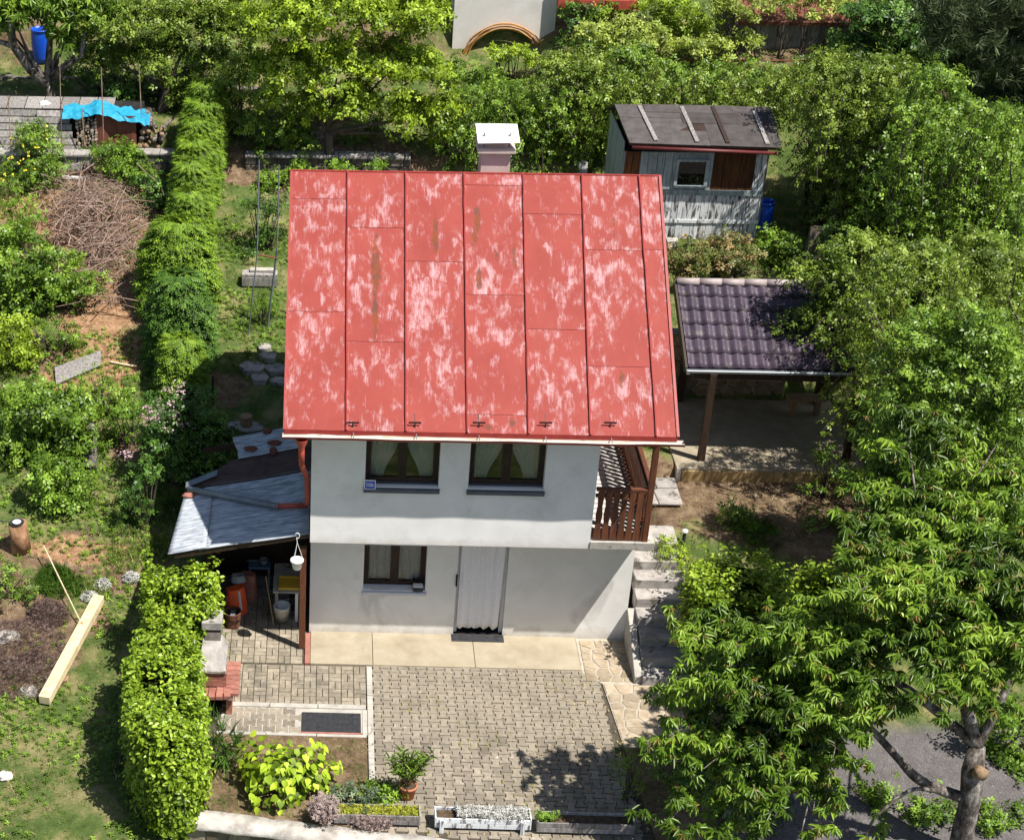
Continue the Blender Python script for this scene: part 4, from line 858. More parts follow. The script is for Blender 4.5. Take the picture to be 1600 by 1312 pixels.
MB().box(-.52, -.175, ty+.06, ty+.40, .622, .632).build('tray_base', yellowpl, tr_)
for q in ((-.52,-.175,ty+.05,ty+.065),(-.52,-.175,ty+.395,ty+.41),(-.53,-.518,ty+.05,ty+.41),(-.177,-.165,ty+.05,ty+.41)): MB().box(*q, .622, .665).build('rim', yellowpl, tr_)
bk2 = MB().lathe((-.45, ty+.42, 0), [(0,.01),(.12,.01),(.15,.26),(.156,.27),(.14,.27),(.11,.03),(0,.03)], 22).build('basin', concrete_g, None, smooth=True); tag(bk2, 'grey basin on the floor under the work table', 'basin')
cn = MB().box(-.35, -.22, ty+.3, ty+.45, 0, .27).build('canister', blackr, None, bev=.02); tag(cn, 'dark canister under the work table next to its white leg', 'canister')
sk_ = MB().tube([(-.60, ty-.1, .0), (-.75, ty+.25, .75)], .012, 6).build('broomstick', woodmid, None); tag(sk_, 'thin stick leaning behind the white bucket', 'stick')
tbx, tby = onZ(363, 985, 0)[:2]; tub = emp('wooden_tub', 'brown wooden tub with black inside beside the ivy hedge under the lean-to', 'tub', (tbx, tby+.15, 0)); c = OFF[tub.name]
for k in range(20):
    t = 2*math.pi*k/20; t2 = 2*math.pi*(k+.94)/20
    MB().add([(c[0]+r*math.cos(tt), c[1]+r*math.sin(tt), z) for r, z in ((.12,0),(.15,.30),(.135,.30),(.105,0)) for tt in (t, t2)], [(0,1,3,2),(2,3,5,4),(4,5,7,6),(0,2,4,6),(1,7,5,3)]).build('stave', brownpl, tub)
MB().lathe(c, [(.148,.16),(.151,.16),(.151,.19),(.148,.19)], 24).build('hoop', woodd, tub)
MB().lathe(c, [(0,.02),(.115,.02),(.135,.24),(0,.24)], 20).build('tub_filling', blackm, tub)
MB().box(c[0]-.035, c[0]+.045, c[1]-.10, c[1]+.08, c[2]+.245, c[2]+.27).build('lid_piece', zinc, tub)
def sack(name, label, cat, px, py, z, w_, d_, h_, m, rz, seed):
    q = onZ(px, py, z); e = emp(name, label, cat, (q[0], q[1], 0)); ca, sa = math.cos(rz), math.sin(rz)
    g = []
    for i in range(9):
        t = i/8; r = []
        for j in range(17):
            a_ = 2*math.pi*j/16; cx = math.copysign(abs(math.cos(a_))**.6, math.cos(a_))*w_*(1-.25*t+.1*vn(j*.9, i*.7, seed)); cy = math.copysign(abs(math.sin(a_))**.6, math.sin(a_))*d_*(1-.5*t+.15*vn(j*.8, i*.9, seed+1))
            r.append((q[0]+cx*ca-cy*sa, q[1]+cx*sa+cy*ca, z*0+h_*t))
        g.append(r)
    MB().grid(g).add(g[-1][:16], [tuple(range(16))]).build('sack_body', m, e, smooth=True); return e
e = sack('orange_bag', 'orange bag with a pale stripe beside the wooden tub', 'bag', 368, 940, .2, .20, .14, .50, orangepl, .5, 3)
q = OFF[e.name]; MB().bar(q+np.array([.10,-.10,.1]), q+np.array([.06,-.08,.48]), .03, .03).build('stripe', whitepl, e); MB().box(q[0]-.16, q[0]-.02, q[1]-.13, q[1]-.02, .0, .40).build('front_pocket', brickr, e)
e = sack('orange_bag', 'orange and brown bag behind the first, deeper under the lean-to', 'bag', 388, 918, .2, .16, .13, .50, brickr, -.3, 6)
q = OFF[e.name]; MB().bar(q+np.array([.12,-.06,.12]), q+np.array([.08,-.03,.50]), .10, .03).build('stripe', orangepl, e)
e = sack('rag_pile', 'heap of grey-white rags on the bags under the lean-to', 'rags', 372, 905, .5, .13, .11, .10, pm('rags', [(.3,(.16,.17,.2)),(.7,(.42,.42,.44))], 6), .2, 9)
e.location = e.location+Vector((0,0,.5))
bt = emp('side_table', 'small blue side table deep under the lean-to', 'table', (-.95, .9, 0))
q = onZ(405, 880, .5); MB().box(q[0]-.18, q[0]+.2, q[1]-.12, q[1]+.12, .46, .50).build('tabletop', pm('blue_grey', [(.3,(.05,.09,.16)),(.7,(.09,.14,.22))], 4), bt)
for x in (-.16, .17):
    for y in (-.1, .1): MB().box(q[0]+x-.015, q[0]+x+.015, q[1]+y-.015, q[1]+y+.015, 0, .46).build('leg', zinc, bt)
pn = MB().lathe((q[0]+.08, q[1], .50), [(0,.0),(.07,.0),(.08,.09),(.072,.09),(.06,.01),(0,.01)], 18).tube([(q[0]+.0, q[1]-.02, .56), (q[0]-.22, q[1]-.06, .60)], .01, 6).build('saucepan', zinc, None, smooth=True); tag(pn, 'grey saucepan with long handle on the small blue side table', 'saucepan')
# ------------------------------------------------------------------ brick barbecue
bb = emp('barbecue', 'brick garden barbecue with concrete hood and stack beside the ivy hedge', 'barbecue', (-1.43, -1.95, 0))
bc = brickmesh(.24, .105, .06, brickr)
def brk_(par, x, y, z, rz=0., rx=0.):
    o = lay(par, bc, x, y, z, rz); o.rotation_euler[0] += rx; return o
MB().box(-1.66, -1.16, -2.3, -1.5, .36, .44).build('hearth_slab', concrete_g, bb)
MB().box(-1.66, -1.56, -2.25, -1.5, 0, .36).box(-1.27, -1.18, -2.2, -1.5, 0, .36).build('side_piers', brickr, bb)
MB().box(-1.56, -1.27, -1.6, -1.5, 0, .36).build('void_shade', blackm, bb)  # black plate standing for the shaded void under the hearth
for k in range(7): brk_(bb, -1.19, -1.56-k*.116, .508, random.gauss(0,.02))                       # ledge bricks along the right side
for k in range(4): brk_(bb, -1.60+k*.118, -2.30+.012*k, .505, math.pi/2+random.gauss(0,.03))      # front ledge
for r_ in range(4):
    for k in range(2): brk_(bb, -1.585+k*.2, -2.10, .57+r_*.066, random.gauss(0,.01))
MB().box(-1.66, -1.30, -2.145, -1.6, .44, .77).build('firebox', brickr, bb)
MB().box(-1.298, -1.285, -2.0, -1.7, .47, .68).build('mouth_shade', blackm, bb)  # black plate on the firebox, painted as its shaded mouth
MB().add([(-1.70,-2.18,.77),(-1.27,-2.18,.77),(-1.27,-1.45,.77),(-1.70,-1.45,.77),(-1.70,-2.18,.82),(-1.27,-2.18,.82),(-1.66,-1.66,1.02),(-1.36,-1.66,1.02),(-1.36,-1.48,1.02),(-1.66,-1.48,1.02),(-1.27,-1.45,.82),(-1.70,-1.45,.82)],
   [(3,2,1,0),(0,1,5,4),(4,5,7,6),(6,7,8,9),(5,10,8,7),(4,6,9,11),(1,2,10,5),(0,4,11,3),(2,3,11,10),(8,10,11,9)]).build('hood', concrete_g, bb, bev=.008)
MB().add([(-1.63,-1.66,1.021),(-1.38,-1.66,1.021),(-1.38,-1.50,1.16),(-1.63,-1.50,1.16),(-1.63,-1.40,1.02),(-1.38,-1.40,1.02),(-1.38,-1.40,1.16),(-1.63,-1.40,1.16)], [(0,1,2,3),(0,3,7,4),(1,5,6,2),(3,2,6,7),(4,7,6,5)]).build('flue_panel', darkst, bb)
MB().box(-1.68, -1.36, -1.58, -1.22, 1.16, 1.30).build('stack_cap', concrete_g, bb, bev=.008)
MB().box(-1.64, -1.40, -1.50, -1.25, .44, 1.16).build('stack', darkst, bb)
# ------------------------------------------------------------------ planters on the wall
def trough(label, px0, px1, py, m, dpt, ht, legs=False):
    z = .05; a_, b_2 = onZ(px0, py, z+ht), onZ(px1, py, z+ht); x0, x1, y0 = a_[0], b_2[0], a_[1]; y1 = y0+dpt
    e = emp('flower_trough', label, 'planter', ((x0+x1)/2, (y0+y1)/2, z))
    for k in range(2): MB().box(x0, x1, y0-.02, y0, z+k*ht/2, z+(k+1)*ht/2-.006).build('front_board', m, e, bev=.003)
    MB().box(x0, x1, y1, y1+.02, z, z+ht).build('rear_board', m, e, bev=.003)
    for x in (x0-.02, x1): MB().box(x, x+.02, y0-.02, y1+.02, z, z+ht+.01).build('end_board', m, e, bev=.003)
    MB().box(x0, x1, y0, y1, z, z+ht-.05).build('soil', soilm, e)
    if legs:
        for x in (x0+.08, x1-.10): MB().box(x-.03, x+.03, y0-.06, y0-.022, z-.25, z+ht-.02).build('leg', m, e)
    return e, x0, x1, y0, y1, z+ht-.04
tA = trough('weathered dark wooden trough with yellow-green moss and a spilling grey sedum', 524, 655, 1270, woodg, .20, .17)
tB = trough('flaking whitish wooden trough full of silvery leaves, middle of the three', 682, 828, 1276, woodpeel, .21, .18, True)
tC = trough('grey wooden trough in tree shade, rightmost of the three and nearly bare', 842, 990, 1283, woodg, .21, .18)
e, x0, x1, y0, y1, z = tA; g = np.random.default_rng(3)
P = np.stack([x0+(x1-x0)*g.random(700), y0+(y1-y0)*g.random(700), z+.01+.02*g.random(700)], 1)
tag(scatter('moss_cushion', L['moss'], None, P, (0,0,1), (.03,.05), WEED, 3, .5, loc=(x0, y0, z)), 'yellow-green moss cushion filling the dark wooden trough', 'moss')
P = np.stack([x0+.52+.13*g.normal(size=900)*1.0, y0-.02+.06*g.normal(size=900), z+.02-.10*np.abs(g.normal(size=900))], 1)
tag(scatter('sedum', heather, None, P, (0,-1,.6), (.03,.05), WEED, 4, .6, loc=(x0+.5, y0, z)), 'greyish pink sedum spilling over the front of the dark trough', 'plant')
e, x0, x1, y0, y1, z = tB
P = np.stack([x0+.3+(x1-x0-.35)*g.random(1100)**.9, y0+(y1-y0)*g.random(1100), z+.02+.06*g.random(1100)], 1)
tag(scatter('silver_plant', silver, None, P, (0,0,1), (.035,.07), WEED, 5, .6, loc=(x0+.5, y0, z)), 'silvery white foliage plant filling the flaking middle trough', 'plant')
e, x0, x1, y0, y1, z = tC
P = np.stack([x0+.12+.07*g.normal(size=200), (y0+y1)/2+.04*g.normal(size=200), z+.02+.05*g.random(200)], 1)
tag(scatter('young_plant', L['weed'], None, P, (0,0,1), (.04,.07), WEED, 6, .6, loc=(x0+.1, y0, z)), 'small green plant at the left end of the shaded trough', 'plant')
def pot(label, px, py, r, h, m, z=.0):
    q = onZ(px, py, z); e = emp('flower_pot', label, 'plant pot', (q[0], q[1]+r*.7, z)); c = OFF[e.name]
    MB().lathe(c, [(0,0),(r*.68,0),(r*.9,h*.82),(r,h*.82),(r,h),(r*.88,h),(r*.8,h*.8),(0,h*.8)], 24).build('pot_body', m, e, smooth=True)
    MB().lathe(c, [(0,h*.86),(r*.84,h*.86)], 20).build('soil', soilm, e); return e, c
opot, oc = pot('terracotta pot holding the oleander on the paving', 637, 1251, .14, .24, terraco)
hpot, hc = pot('brown pot of pale dried heather on the front wall coping', 505, 1288, .13, .20, brownpl, .05)
P = hc+np.array([0,0,.22])+g.normal(size=(1100, 3))*np.array([.085,.085,.055])
tag(scatter('heather_plant', heather, None, P, (0,-.2,1), (.04,.07), WEED, 7, .7, np.full(1100, .9), loc=tuple(hc+np.array([0,0,.15]))), 'pale dried heather ball in the brown pot on the coping', 'plant')
# oleander
ol = emp('oleander', 'young oleander with narrow upright leaves in the terracotta pot', 'shrub', tuple(oc+np.array([0,0,.2])))
mb = MB(); P = []; Nn = []; rg = random.Random(4)
for (dx, dy, dz) in ((-.28,.05,.55),(-.10,0,.75),(.12,-.02,.62),(.32,.05,.66),(.02,.12,.5),(-.2,-.06,.4),(.2,.1,.45),(.05,-.1,.42)):
    pts = bezier(oc+np.array([0,0,.2]), oc+np.array([dx, dy, dz+.1]), (dx*.1,0,.1), 9); mb.tube(pts, list(np.linspace(.010,.005,9)), 5)
    for i in range(3, 9):
        for _ in range(7): P.append(pts[i]+np.array([rg.gauss(0,.012), rg.gauss(0,.012), rg.gauss(0,.02)]))
mb.build('stems', woodmid, ol, smooth=True)
LANCE = tmpl([((0,0,0), (1,0,1.1), (0,-.6,.6), 1, .12, .4, 'f')])
scatter('foliage', L['mid'], ol, P, (0,0,1), (.12,.20), LANCE, 8, .35)
# ================================================================== GAZEBO
GZ = emp('gazebo', 'open garden shelter with a plum-coloured tile roof on dark posts', 'shelter', (8.0, 4.6, 1.4))
gx = 6.56; gxe = 10.1; gy0, gz0 = 3.6, 3.25; gy1, gz1 = 5.10, 4.20
MB().slab([(gx, gy0, gz0-.03), (gxe, gy0, gz0-.03), (gxe, gy1, gz1-.03), (gx-.05, gy1, gz1-.03)], .03).slab([(gx-.05, gy1, gz1-.03), (gxe, gy1, gz1-.03), (gxe, 6.4, gz1-.80), (gx-.05, 6.4, gz1-.80)], .03).build('roof_boards', woodd, GZ)
gs = (gz1-gz0)/(gy1-gy0); tl = math.hypot(gy1-gy0, gz1-gz0)/6; tw = .218
ct = math.cos(math.atan(gs)); st_ = math.sin(math.atan(gs))
g_ = []
for v_, hh in ((0, -.018), (0, .016), (.45, .006), (1.0, .002)):
    g_.append([((u-.5)*tw, v_*tl*1.02*ct-(.022*math.cos(2*math.pi*u)+hh)*st_, v_*tl*1.02*st_+(.022*math.cos(2*math.pi*u)+hh)*ct) for u in np.linspace(0, 1, 9)])
tmb = MB().grid(g_); tme = bpy.data.meshes.new('roof_tile'); tme.from_pydata(tmb.v, [], tmb.f); tme.materials.append(tilem); tme.shade_smooth()
for r_ in range(6):
    for k in range(16):
        o = bpy.data.objects.new('roof_tile', tme); COL.objects.link(o); o.parent = GZ; t = r_*tl
        o.location = Vector(np.array([gx+tw*.5-.06*(r_/6)+k*tw, gy0+t*ct, gz0+t*st_+.012])-OFF[GZ.name])
for k in range(9): MB().tube([(gx-.06+k*.4, gy1, gz1+.02), (gx-.06+k*.4+.41, gy1, gz1+.025)], [.075,.07], 10).build('ridge_tile', pm('ridge_pale', [(.3,(.24,.19,.19)),(.7,(.40,.34,.33))], 6, .6) if 'ridge_pale' not in MATS else MATS['ridge_pale'], GZ, smooth=True)
MB().slab([(gx-.05, gy0-.02, gz0+.02), (gx-.01, gy0-.02, gz0+.02), (gx-.06, gy1, gz1+.03), (gx-.10, gy1, gz1+.03)], .16).build('verge_board', woodd, GZ)
MB().box(gx-.04, gxe, gy0-.09, gy0-.01, gz0-.05, gz0-.01).build('gutter', zinc, GZ)
MB().tube([(gx-.03, gy0-.09, gz0-.01), (gxe, gy0-.09, gz0-.01)], .008, 6).build('gutter_lip', whitemt, GZ)
MB().box(gx-.03, gx+.03, gy0-.07, gy0-.02, gz0-.09, gz0-.03).build('gutter_outlet', whitepl, GZ)
for x, y in ((7.0, 3.55), (9.6, 3.6), (7.0, 5.75), (9.6, 5.75)): MB().box(x-.06, x+.06, y-.06, y+.06, 1.42, gz0-.06+(.2 if y > 5 else 0)).build('post', woodd, GZ, bev=.004)
MB().box(gx+.1, gxe-.1, 3.55, 3.66, gz0-.2, gz0-.06).build('front_beam', woodd, GZ)
for x in (7.0, 9.6): MB().bar((x, 3.7, 3.08), (x, 5.7, 3.1), .1, .12).build('side_beam', woodd, GZ)
wd_ = emp('patio_slab', None, None, (8, 4.5, 1.42), kind='structure')
MB().box(6.52, 9.9, 3.25, 5.95, 1.0, 1.42).build('slab_body', pm('patio_stone', [(.3,(.24,.20,.14)),(.7,(.36,.31,.23))], 4, .9, bst=.4), wd_, bev=.01)
for k in range(8): MB().box(6.62+k*.41, 6.62+k*.41+.405, 3.22, 3.25, 1.03, 1.37).build('facing_stone', yelst, wd_, bev=.006)
MB().box(6.52, 6.60, 3.215, 3.25, 1.0, 1.42).build('corner_block', concrete_g, wd_)
sw = emp('shelter_back_wall', 'rough stone wall closing the back of the tiled garden shelter', 'wall', (8.2, 5.9, 1.4))
MB().box(6.5, 9.0, 5.95, 6.2, 1.2, 2.75).build('wall_core', mortarl, sw)
stones(sw, 'stone', pm('wall_stone', [(.3,(.12,.09,.06)),(.7,(.30,.23,.16))], 5, .9, bst=.6, rnd=.35), 6.5, 9.0, 1.42, 2.75, 44, lambda u, v, h: (u, 5.95-h, v), .04, .90, 11)
bn = emp('log_bench', 'rough wooden bench by the back wall of the tiled shelter', 'bench', (9.2, 5.3, 1.42))
MB().box(8.9, 9.6, 5.2, 5.45, 1.75, 1.80).build('seat', woodmid, bn)
for x in (9.0, 9.45): MB().box(x, x+.08, 5.25, 5.4, 1.42, 1.75).build('leg', woodmid, bn)
# ================================================================== OLD SHED
SH = emp('garden_shed', 'old peeling wooden garden shed with a black felt roof and small window', 'shed', (7.6, 10, 3.15))
sY = 9.5; zb, zt = 3.0, 5.05; xl, xr = 6.15, 8.98; mid = onY(1100, 300, sY)[2]; mid2 = onY(1100, 345, sY)[2]
MB().box(xl+.03, xr-.03, sY+.03, sY+1.9, zb, zt).build('shed_core', blackm, SH)
lean = .0
def board(x, wd_, z0, z1, m, y=sY, nm='board'): MB().box(x, x+wd_-.008, y-.005-random.uniform(0,.012), y+.028, z0+random.uniform(-.02,.02), z1).build(nm, m, SH)
x = xl
while x < xr-.03:
    wd2 = random.uniform(.12, .17); wd2 = min(wd2, xr-x); board(x, wd2, zb, mid-.05, woodpeel); x += wd2
for xa, xb_, m_ in ((6.15, 6.30, woodor), (6.30, 6.46, woodor), (6.46, 6.62, woodteal), (6.62, 6.80, woodteal), (6.80, 6.95, woodteal), (6.95, 7.12, woodteal), (7.12, 7.22, woodteal)): board(xa, xb_-xa, mid+.04, zt, m_)
wx0, wx1 = onY(1058, 270, sY)[0], onY(1102, 270, sY)[0]; wz0, wz1 = onY(1080, 290, sY)[2], onY(1080, 252, sY)[2]
board(7.22, wx0-7.22, mid+.04, zt, woodteal); board(wx0, wx1-wx0, wz1, zt, woodteal); board(wx0, wx1-wx0, mid+.04, wz0, woodteal); 
for xa, xb_, m_ in ((wx1, wx1+.14, woodteal), (wx1+.14, wx1+.36, woodor), (wx1+.36, wx1+.5, woodor), (wx1+.5, wx1+.68, woodor), (wx1+.68, xr-.22, woodor), (xr-.22, xr-.1, woodpeel), (xr-.1, xr, woodpeel)): board(xa, xb_-xa, mid+.04, zt, m_)
MB().box(xl, xr+.01, sY-.035, sY-.018, mid-.06, mid+.05).build('rail_board', woodteal, SH); MB().box(xl, xr, sY-.035, sY-.018, mid2-.04, mid2+.03).build('rail_board', woodpeel, SH)
wn = MB().box(wx0-.05, wx0+.01, sY-.05, sY+.0, wz0-.04, wz1+.05).box(wx1-.01, wx1+.05, sY-.05, sY+.0, wz0-.04, wz1+.05).box(wx0+.01, wx1-.01, sY-.05, sY, wz1, wz1+.05).box(wx0+.01, wx1-.01, sY-.05, sY, wz0-.04, wz0+.01).build('window', woodteal, SH); OFF[wn.name] = OFF[SH.name]
MB().box(wx0+.012, wx1-.012, sY-.006, sY+.0, wz0+.012, wz1-.002).build('pane', glass, wn)
MB().box(xl-.03, xl, sY, sY+1.9, zb, zt).build('side_wall', woodteal, SH); MB().box(xr, xr+.03, sY, sY+1.9, zb, zt).build('side_wall', woodg, SH)
for k in range(8): MB().box(xl-.055, xl-.032, sY+.02+k*.235, sY+.02+k*.235+.225, zb, zt+.2).build('side_board', woodteal, SH)
r0, r1, r2, r3 = onY(984, 224, 9.2), onY(1222, 232, 9.2), onY(1204, 168, 10.55), onY(960, 164, 10.55)
def rq(u, v, h=0.):
    p = (r0*(1-u)+r1*u)*(1-v)+(r3*(1-u)+r2*u)*v; return p+np.array([0, -.3*h, h])
fr_ = MB().slab([rq(0,0), rq(1,0), rq(1,1), rq(0,1)], .05).build('roof', woodd, SH); OFF[fr_.name] = OFF[SH.name]
MB().slab([rq(0,1), rq(1,1), rq(1,1)+np.array([0,1.2,-.5]), rq(0,1)+np.array([0,1.2,-.5])], .03).build('rear_roof', felt, fr_)
for u0, u1, v0, v1, h in ((0,.55,0,.68,.008),(.535,1,0,.56,.014),(0,.42,.66,1,.016),(.18,.75,.80,1,.026),(.40,1,.54,.86,.022),(.72,1,.84,1,.012)):
    MB().slab([rq(u0,v0,h), rq(u1,v0,h), rq(u1,v1,h), rq(u0,v1,h)], .006).build('felt_sheet', felt, fr_)
for u, v1 in ((.145,.95),(.415,.95),(.615,.96),(.875,.86)):
    MB().slab([rq(u+.02,.06,.04), rq(u+.048,.06,.04), rq(u+.022,v1,.045), rq(u-.004,v1,.045)], .022).build('batten', woodg if u < .5 or u > .7 else woodd, fr_, bev=.003)
MB().tube([r0+np.array([.05,-.04,-.07]), r1+np.array([-.1,-.04,-.09])], .035, 10).build('gutter', maroon, SH, smooth=True)
def barrel(label, base, r, h, group=None):
    e = emp('water_barrel', label, 'barrel', base, group); c = OFF[e.name]
    MB().lathe(c, [(0,0),(r*.82,0),(r*.90,h*.15),(r*1.0,h*.5),(r*.98,h*.85),(r*.93,h*.95),(r*1.0,h*.96),(r*1.0,h),(r*.92,h),(r*.88,h*.9),(r*.9,h*.5),(0,h*.45)], 28).build('barrel_body', bluepl, e, smooth=True)
    MB().lathe(c, [(0,h*.8),(r*.89,h*.8)], 20).build('water', pm('dark_water', [(.3,(.01,.014,.02)),(.7,(.02,.028,.035))], 4, .08, .6, bst=0) if 'dark_water' not in MATS else MATS['dark_water'], e); return e
q = onY(1190, 362, 9.7); barrel('open blue plastic barrel at the right corner of the old shed', (q[0], 9.75, q[2]), .19, .66, 'blue water barrels')
q = at(66, 96); barrel('blue plastic barrel among the trees at the upper left', (q[0], q[1], q[2]), .23, .80, 'blue water barrels')
sp = at(1262, 440); e = emp('tree_stump', 'tall grey weathered stump between the shed and the tiled shelter', 'stump', tuple(sp)); MB().tube([sp, sp+np.array([.02,.05,.55]), sp+np.array([.05,.05,1.12])], [.20,.17,.165], 14).build('stump_wood', barkm, e, smooth=True)
q = onY(1051, 380, 8.9); gb = MB().box(q[0]-.12, q[0]+.12, 8.9, 9.1, q[2]-.15, q[2]+.05).build('stone_block', concrete, None, bev=.02); tag(gb, 'pale concrete block at the foot of the shed by the roof edge', 'stone')
# ================================================================== TERRACE WALLS BEHIND
def blockwall(label, px0, px1, py, h, Y, m, n, copm=None, hj=.0, bl=.42):
    a_, b_2 = onY(px0, py, Y), onY(px1, py, Y); z1 = (a_[2]+b_2[2])/2; x0, x1 = a_[0], b_2[0]
    e = emp('garden_wall', label, 'wall', ((x0+x1)/2, Y, z1-h)); MB().box(x0, x1, Y+.03, Y+.25, z1-h-.3, z1-.02).build('wall_core', darkst, e)
    nr = max(1, round(h/.2))
    for r_ in range(nr):
        x = x0-(.2 if r_ % 2 else 0)
        while x < x1-.05:
            w_ = bl*random.uniform(.85, 1.15); xa, xb_ = max(x, x0), min(x+w_, x1)
            if xb_-xa > .06: MB().box(xa+.008, xb_-.008, Y-random.uniform(0,.03), Y+.05, z1-h+r_*h/nr+.006, z1-h+(r_+1)*h/nr-.006).build('block', m, e, bev=.012)
            x += w_
    if copm:
        x = x0
        while x < x1-.05: w_ = random.uniform(.55, .9); MB().box(x, min(x+w_, x1)-.01, Y-.06, Y+.28, z1, z1+.045+random.uniform(0,.02)).build('coping', copm, e, bev=.01); x += w_
    return e
blockwall('long low dark block wall with pale coping behind the cottage roof, left part', 383, 642, 247, .36, 12.35, darkst, 0, concrete_g)
blockwall('rough dark block wall behind the chimney', 700, 925, 240, .62, 12.75, darkst, 0, concrete_g)
blockwall('short dark wall between the thuja hedge and the lilac-green weeds', 208, 288, 242, .38, 12.3, darkst, 0, concrete_g)
blockwall('concrete wall below the woodshed at the far left', -40, 145, 243, .45, 12.3, concrete_g, 0, concrete_g)
blockwall('old mossy wall behind the gnarled tree at the upper left', -60, 330, 122, .55, 15.6, darkst, 0, None)
blockwall('dark stone wall in the shade behind the woodshed', 140, 420, 138, .45, 15.0, darkst, 0, None)
q = onY(912, 262, 12.3); gb = MB().box(q[0]-.12, q[0]+.08, 12.2, 12.4, q[2]-.35, q[2]+.12).build('wall_pillar', wbuild, None, bev=.02); tag(gb, 'small whitish stone pillar left of the old shed', 'pillar')
# woodshed with tarp
ws = emp('woodshed', 'low lean-to woodshed of grey boards at the far left', 'shed', (-6.3, 13, 3.7)); wy = 12.85
za = float(T(-6, 12.9)); ztop = onY(60, 175, wy)[2]
MB().box(-8.2, -4.0, wy+.3, wy+1.0, za-.2, ztop-.06).build('shed_core', blackm, ws)
k = 0; xw0, xw1 = -8.0, onY(125, 225, wy)[0]
nb = 6; Hh = ztop-za
def sl_(x, f, o=0.): return (x, wy-.25+.45*f-o, za+Hh*f)
for i in range(nb):
    f0, f1 = i/nb, (i+1)/nb-.02; xa = xw0+.1*(i%2); xb = xw1-.05*i
    while xa < xb-.1:
        xe = min(xb, xa+random.uniform(.9, 1.6)); o = random.uniform(0, .03)
        MB().slab([sl_(xa, f0, o), sl_(xe-.015, f0+random.uniform(-.01,.01), o), sl_(xe-.015, f1, o), sl_(xa, f1, o)], .02).build('board', woodg, ws, bev=.003); xa = xe
for k in range(9): MB().slab([(-8.2+k*.4, wy+.19, ztop+.02), (-8.2+k*.4+.38, wy+.19, ztop+.02), (-8.2+k*.4+.38, wy+.75, ztop+.10), (-8.2+k*.4, wy+.75, ztop+.10)], .02).build('roof_board', woodg, ws)
a_ = onY(152, 228, wy); b_2 = onY(214, 228, wy); zt2 = onY(180, 180, wy)[2]
g = [[(a_[0]+(b_2[0]-a_[0])*u, wy-.03-.02*math.sin(u*9), z) for u in np.linspace(0,1,20)] for z in (za-.1, zt2)]
tag(MB().grid(g).build('rusty_sheet', rustm, None, smooth=True), 'rust-brown metal sheet leaning at the woodshed under the blue tarp', 'metal sheet')
lg = emp('log_stack', 'stack of split firewood between grey boards and the rusty sheet', 'firewood', (onY(138,225,wy)[0], wy, za)); rg = random.Random(5)
lx0, lx1 = onY(120, 225, wy)[0], onY(152, 225, wy)[0]; logend = pm('log_end', [(.3,(.25,.19,.13)),(.7,(.55,.47,.36))], 12, .9, rnd=.4)
for i in range(6):
    for j in range(9):
        x = lx0+.04+i*(lx1-lx0-.05)/5+rg.uniform(-.02,.02); z = za+.03+j*.078+(.03 if i%2 else 0); r = rg.uniform(.02,.04)
        MB().tube([(x, wy-.02-rg.uniform(0,.05), z), (x, wy+.3, z)], r, 7).build('log', logend, lg)
# second pile right of the sheet
lg2 = emp('log_stack', 'loose heap of logs under the right end of the blue tarp', 'firewood', (onY(235,225,wy)[0], wy, za))
for k in range(16):
    x = onY(218+k*2.6, 225, wy)[0]; z = za+.08+.16*(k%4); MB().tube([(x, wy-.1+rg.uniform(-.1,.1), z), (x+rg.uniform(-.25,.25), wy+.35, z+rg.uniform(-.1,.25))], rg.uniform(.035,.07), 8).build('log', barkl if k%2 else woodmid, lg2, smooth=True)
g = []
for i in range(14):
    u = i/13; r = []
    for j in range(70):
        v = j/69; x = onY(98+v*136, 180, wy)[0]; hump = .10*math.exp(-((v-.42)/.12)**2)-.30*max(0, v-.55)
        y = wy-.12+.45*u; z = zt2+.02+hump+.10*u+.012*math.sin(v*31+u*4)+.05*(vn(v*17, u*6, 3)-.5)+.04*(vn(v*34, u*9, 5)-.5)-(.07*(1-u*4)*(.6+.5*vn(v*9,0,6)) if u < .25 else 0)
        r.append((x, y-.04*vn(v*12, 0, 8), z))
    g.append(r)
tag(MB().grid(g).build('blue_tarp', tarpm, None, smooth=True), 'crumpled turquoise-blue tarpaulin over the firewood', 'tarp')
rock('white_sack', 'white bundle on the woodshed roof', 'bag', onY(70, 163, wy+.4), (.13,.1,.08), whitepl, 41)
for i, (px, p0, p1, lb) in enumerate(((97, 262, 90, 'thin bean pole left of the blue tarp'), (132, 228, 170, 'short rusty stake in front of the split firewood'), (162, 225, 105, 'thin bean pole in front of the rusty sheet'), (221, 185, 100, 'thin bean pole by the right end of the blue tarp'), (17, 230, 150, 'brown stake in front of the woodshed boards'))):
    a_ = onY(px, p0, 12.45); b_2 = onY(px-4, p1, 12.45+.1)
    tag(MB().tube([a_, b_2], .012, 6).build('stake', woodmid if i in (1,4) else twigm, None), lb, 'pole', 'garden stakes on the upper terrace')
q = onY(130, 255, 12.1); tag(MB().bar(onY(93,266,12.1), onY(128,258,12.1), .06, .12).build('plank', woodg, None), 'short grey plank in the soil below the concrete wall', 'plank')
a_, b_2 = at(98, 280), at(152, 284); tag(MB().bar(a_+np.array([0,0,.05]), b_2+np.array([0,0,.06]), .09, .05).build('plank', whitepl, None), 'short white board lying at the top of the brush heap', 'plank')
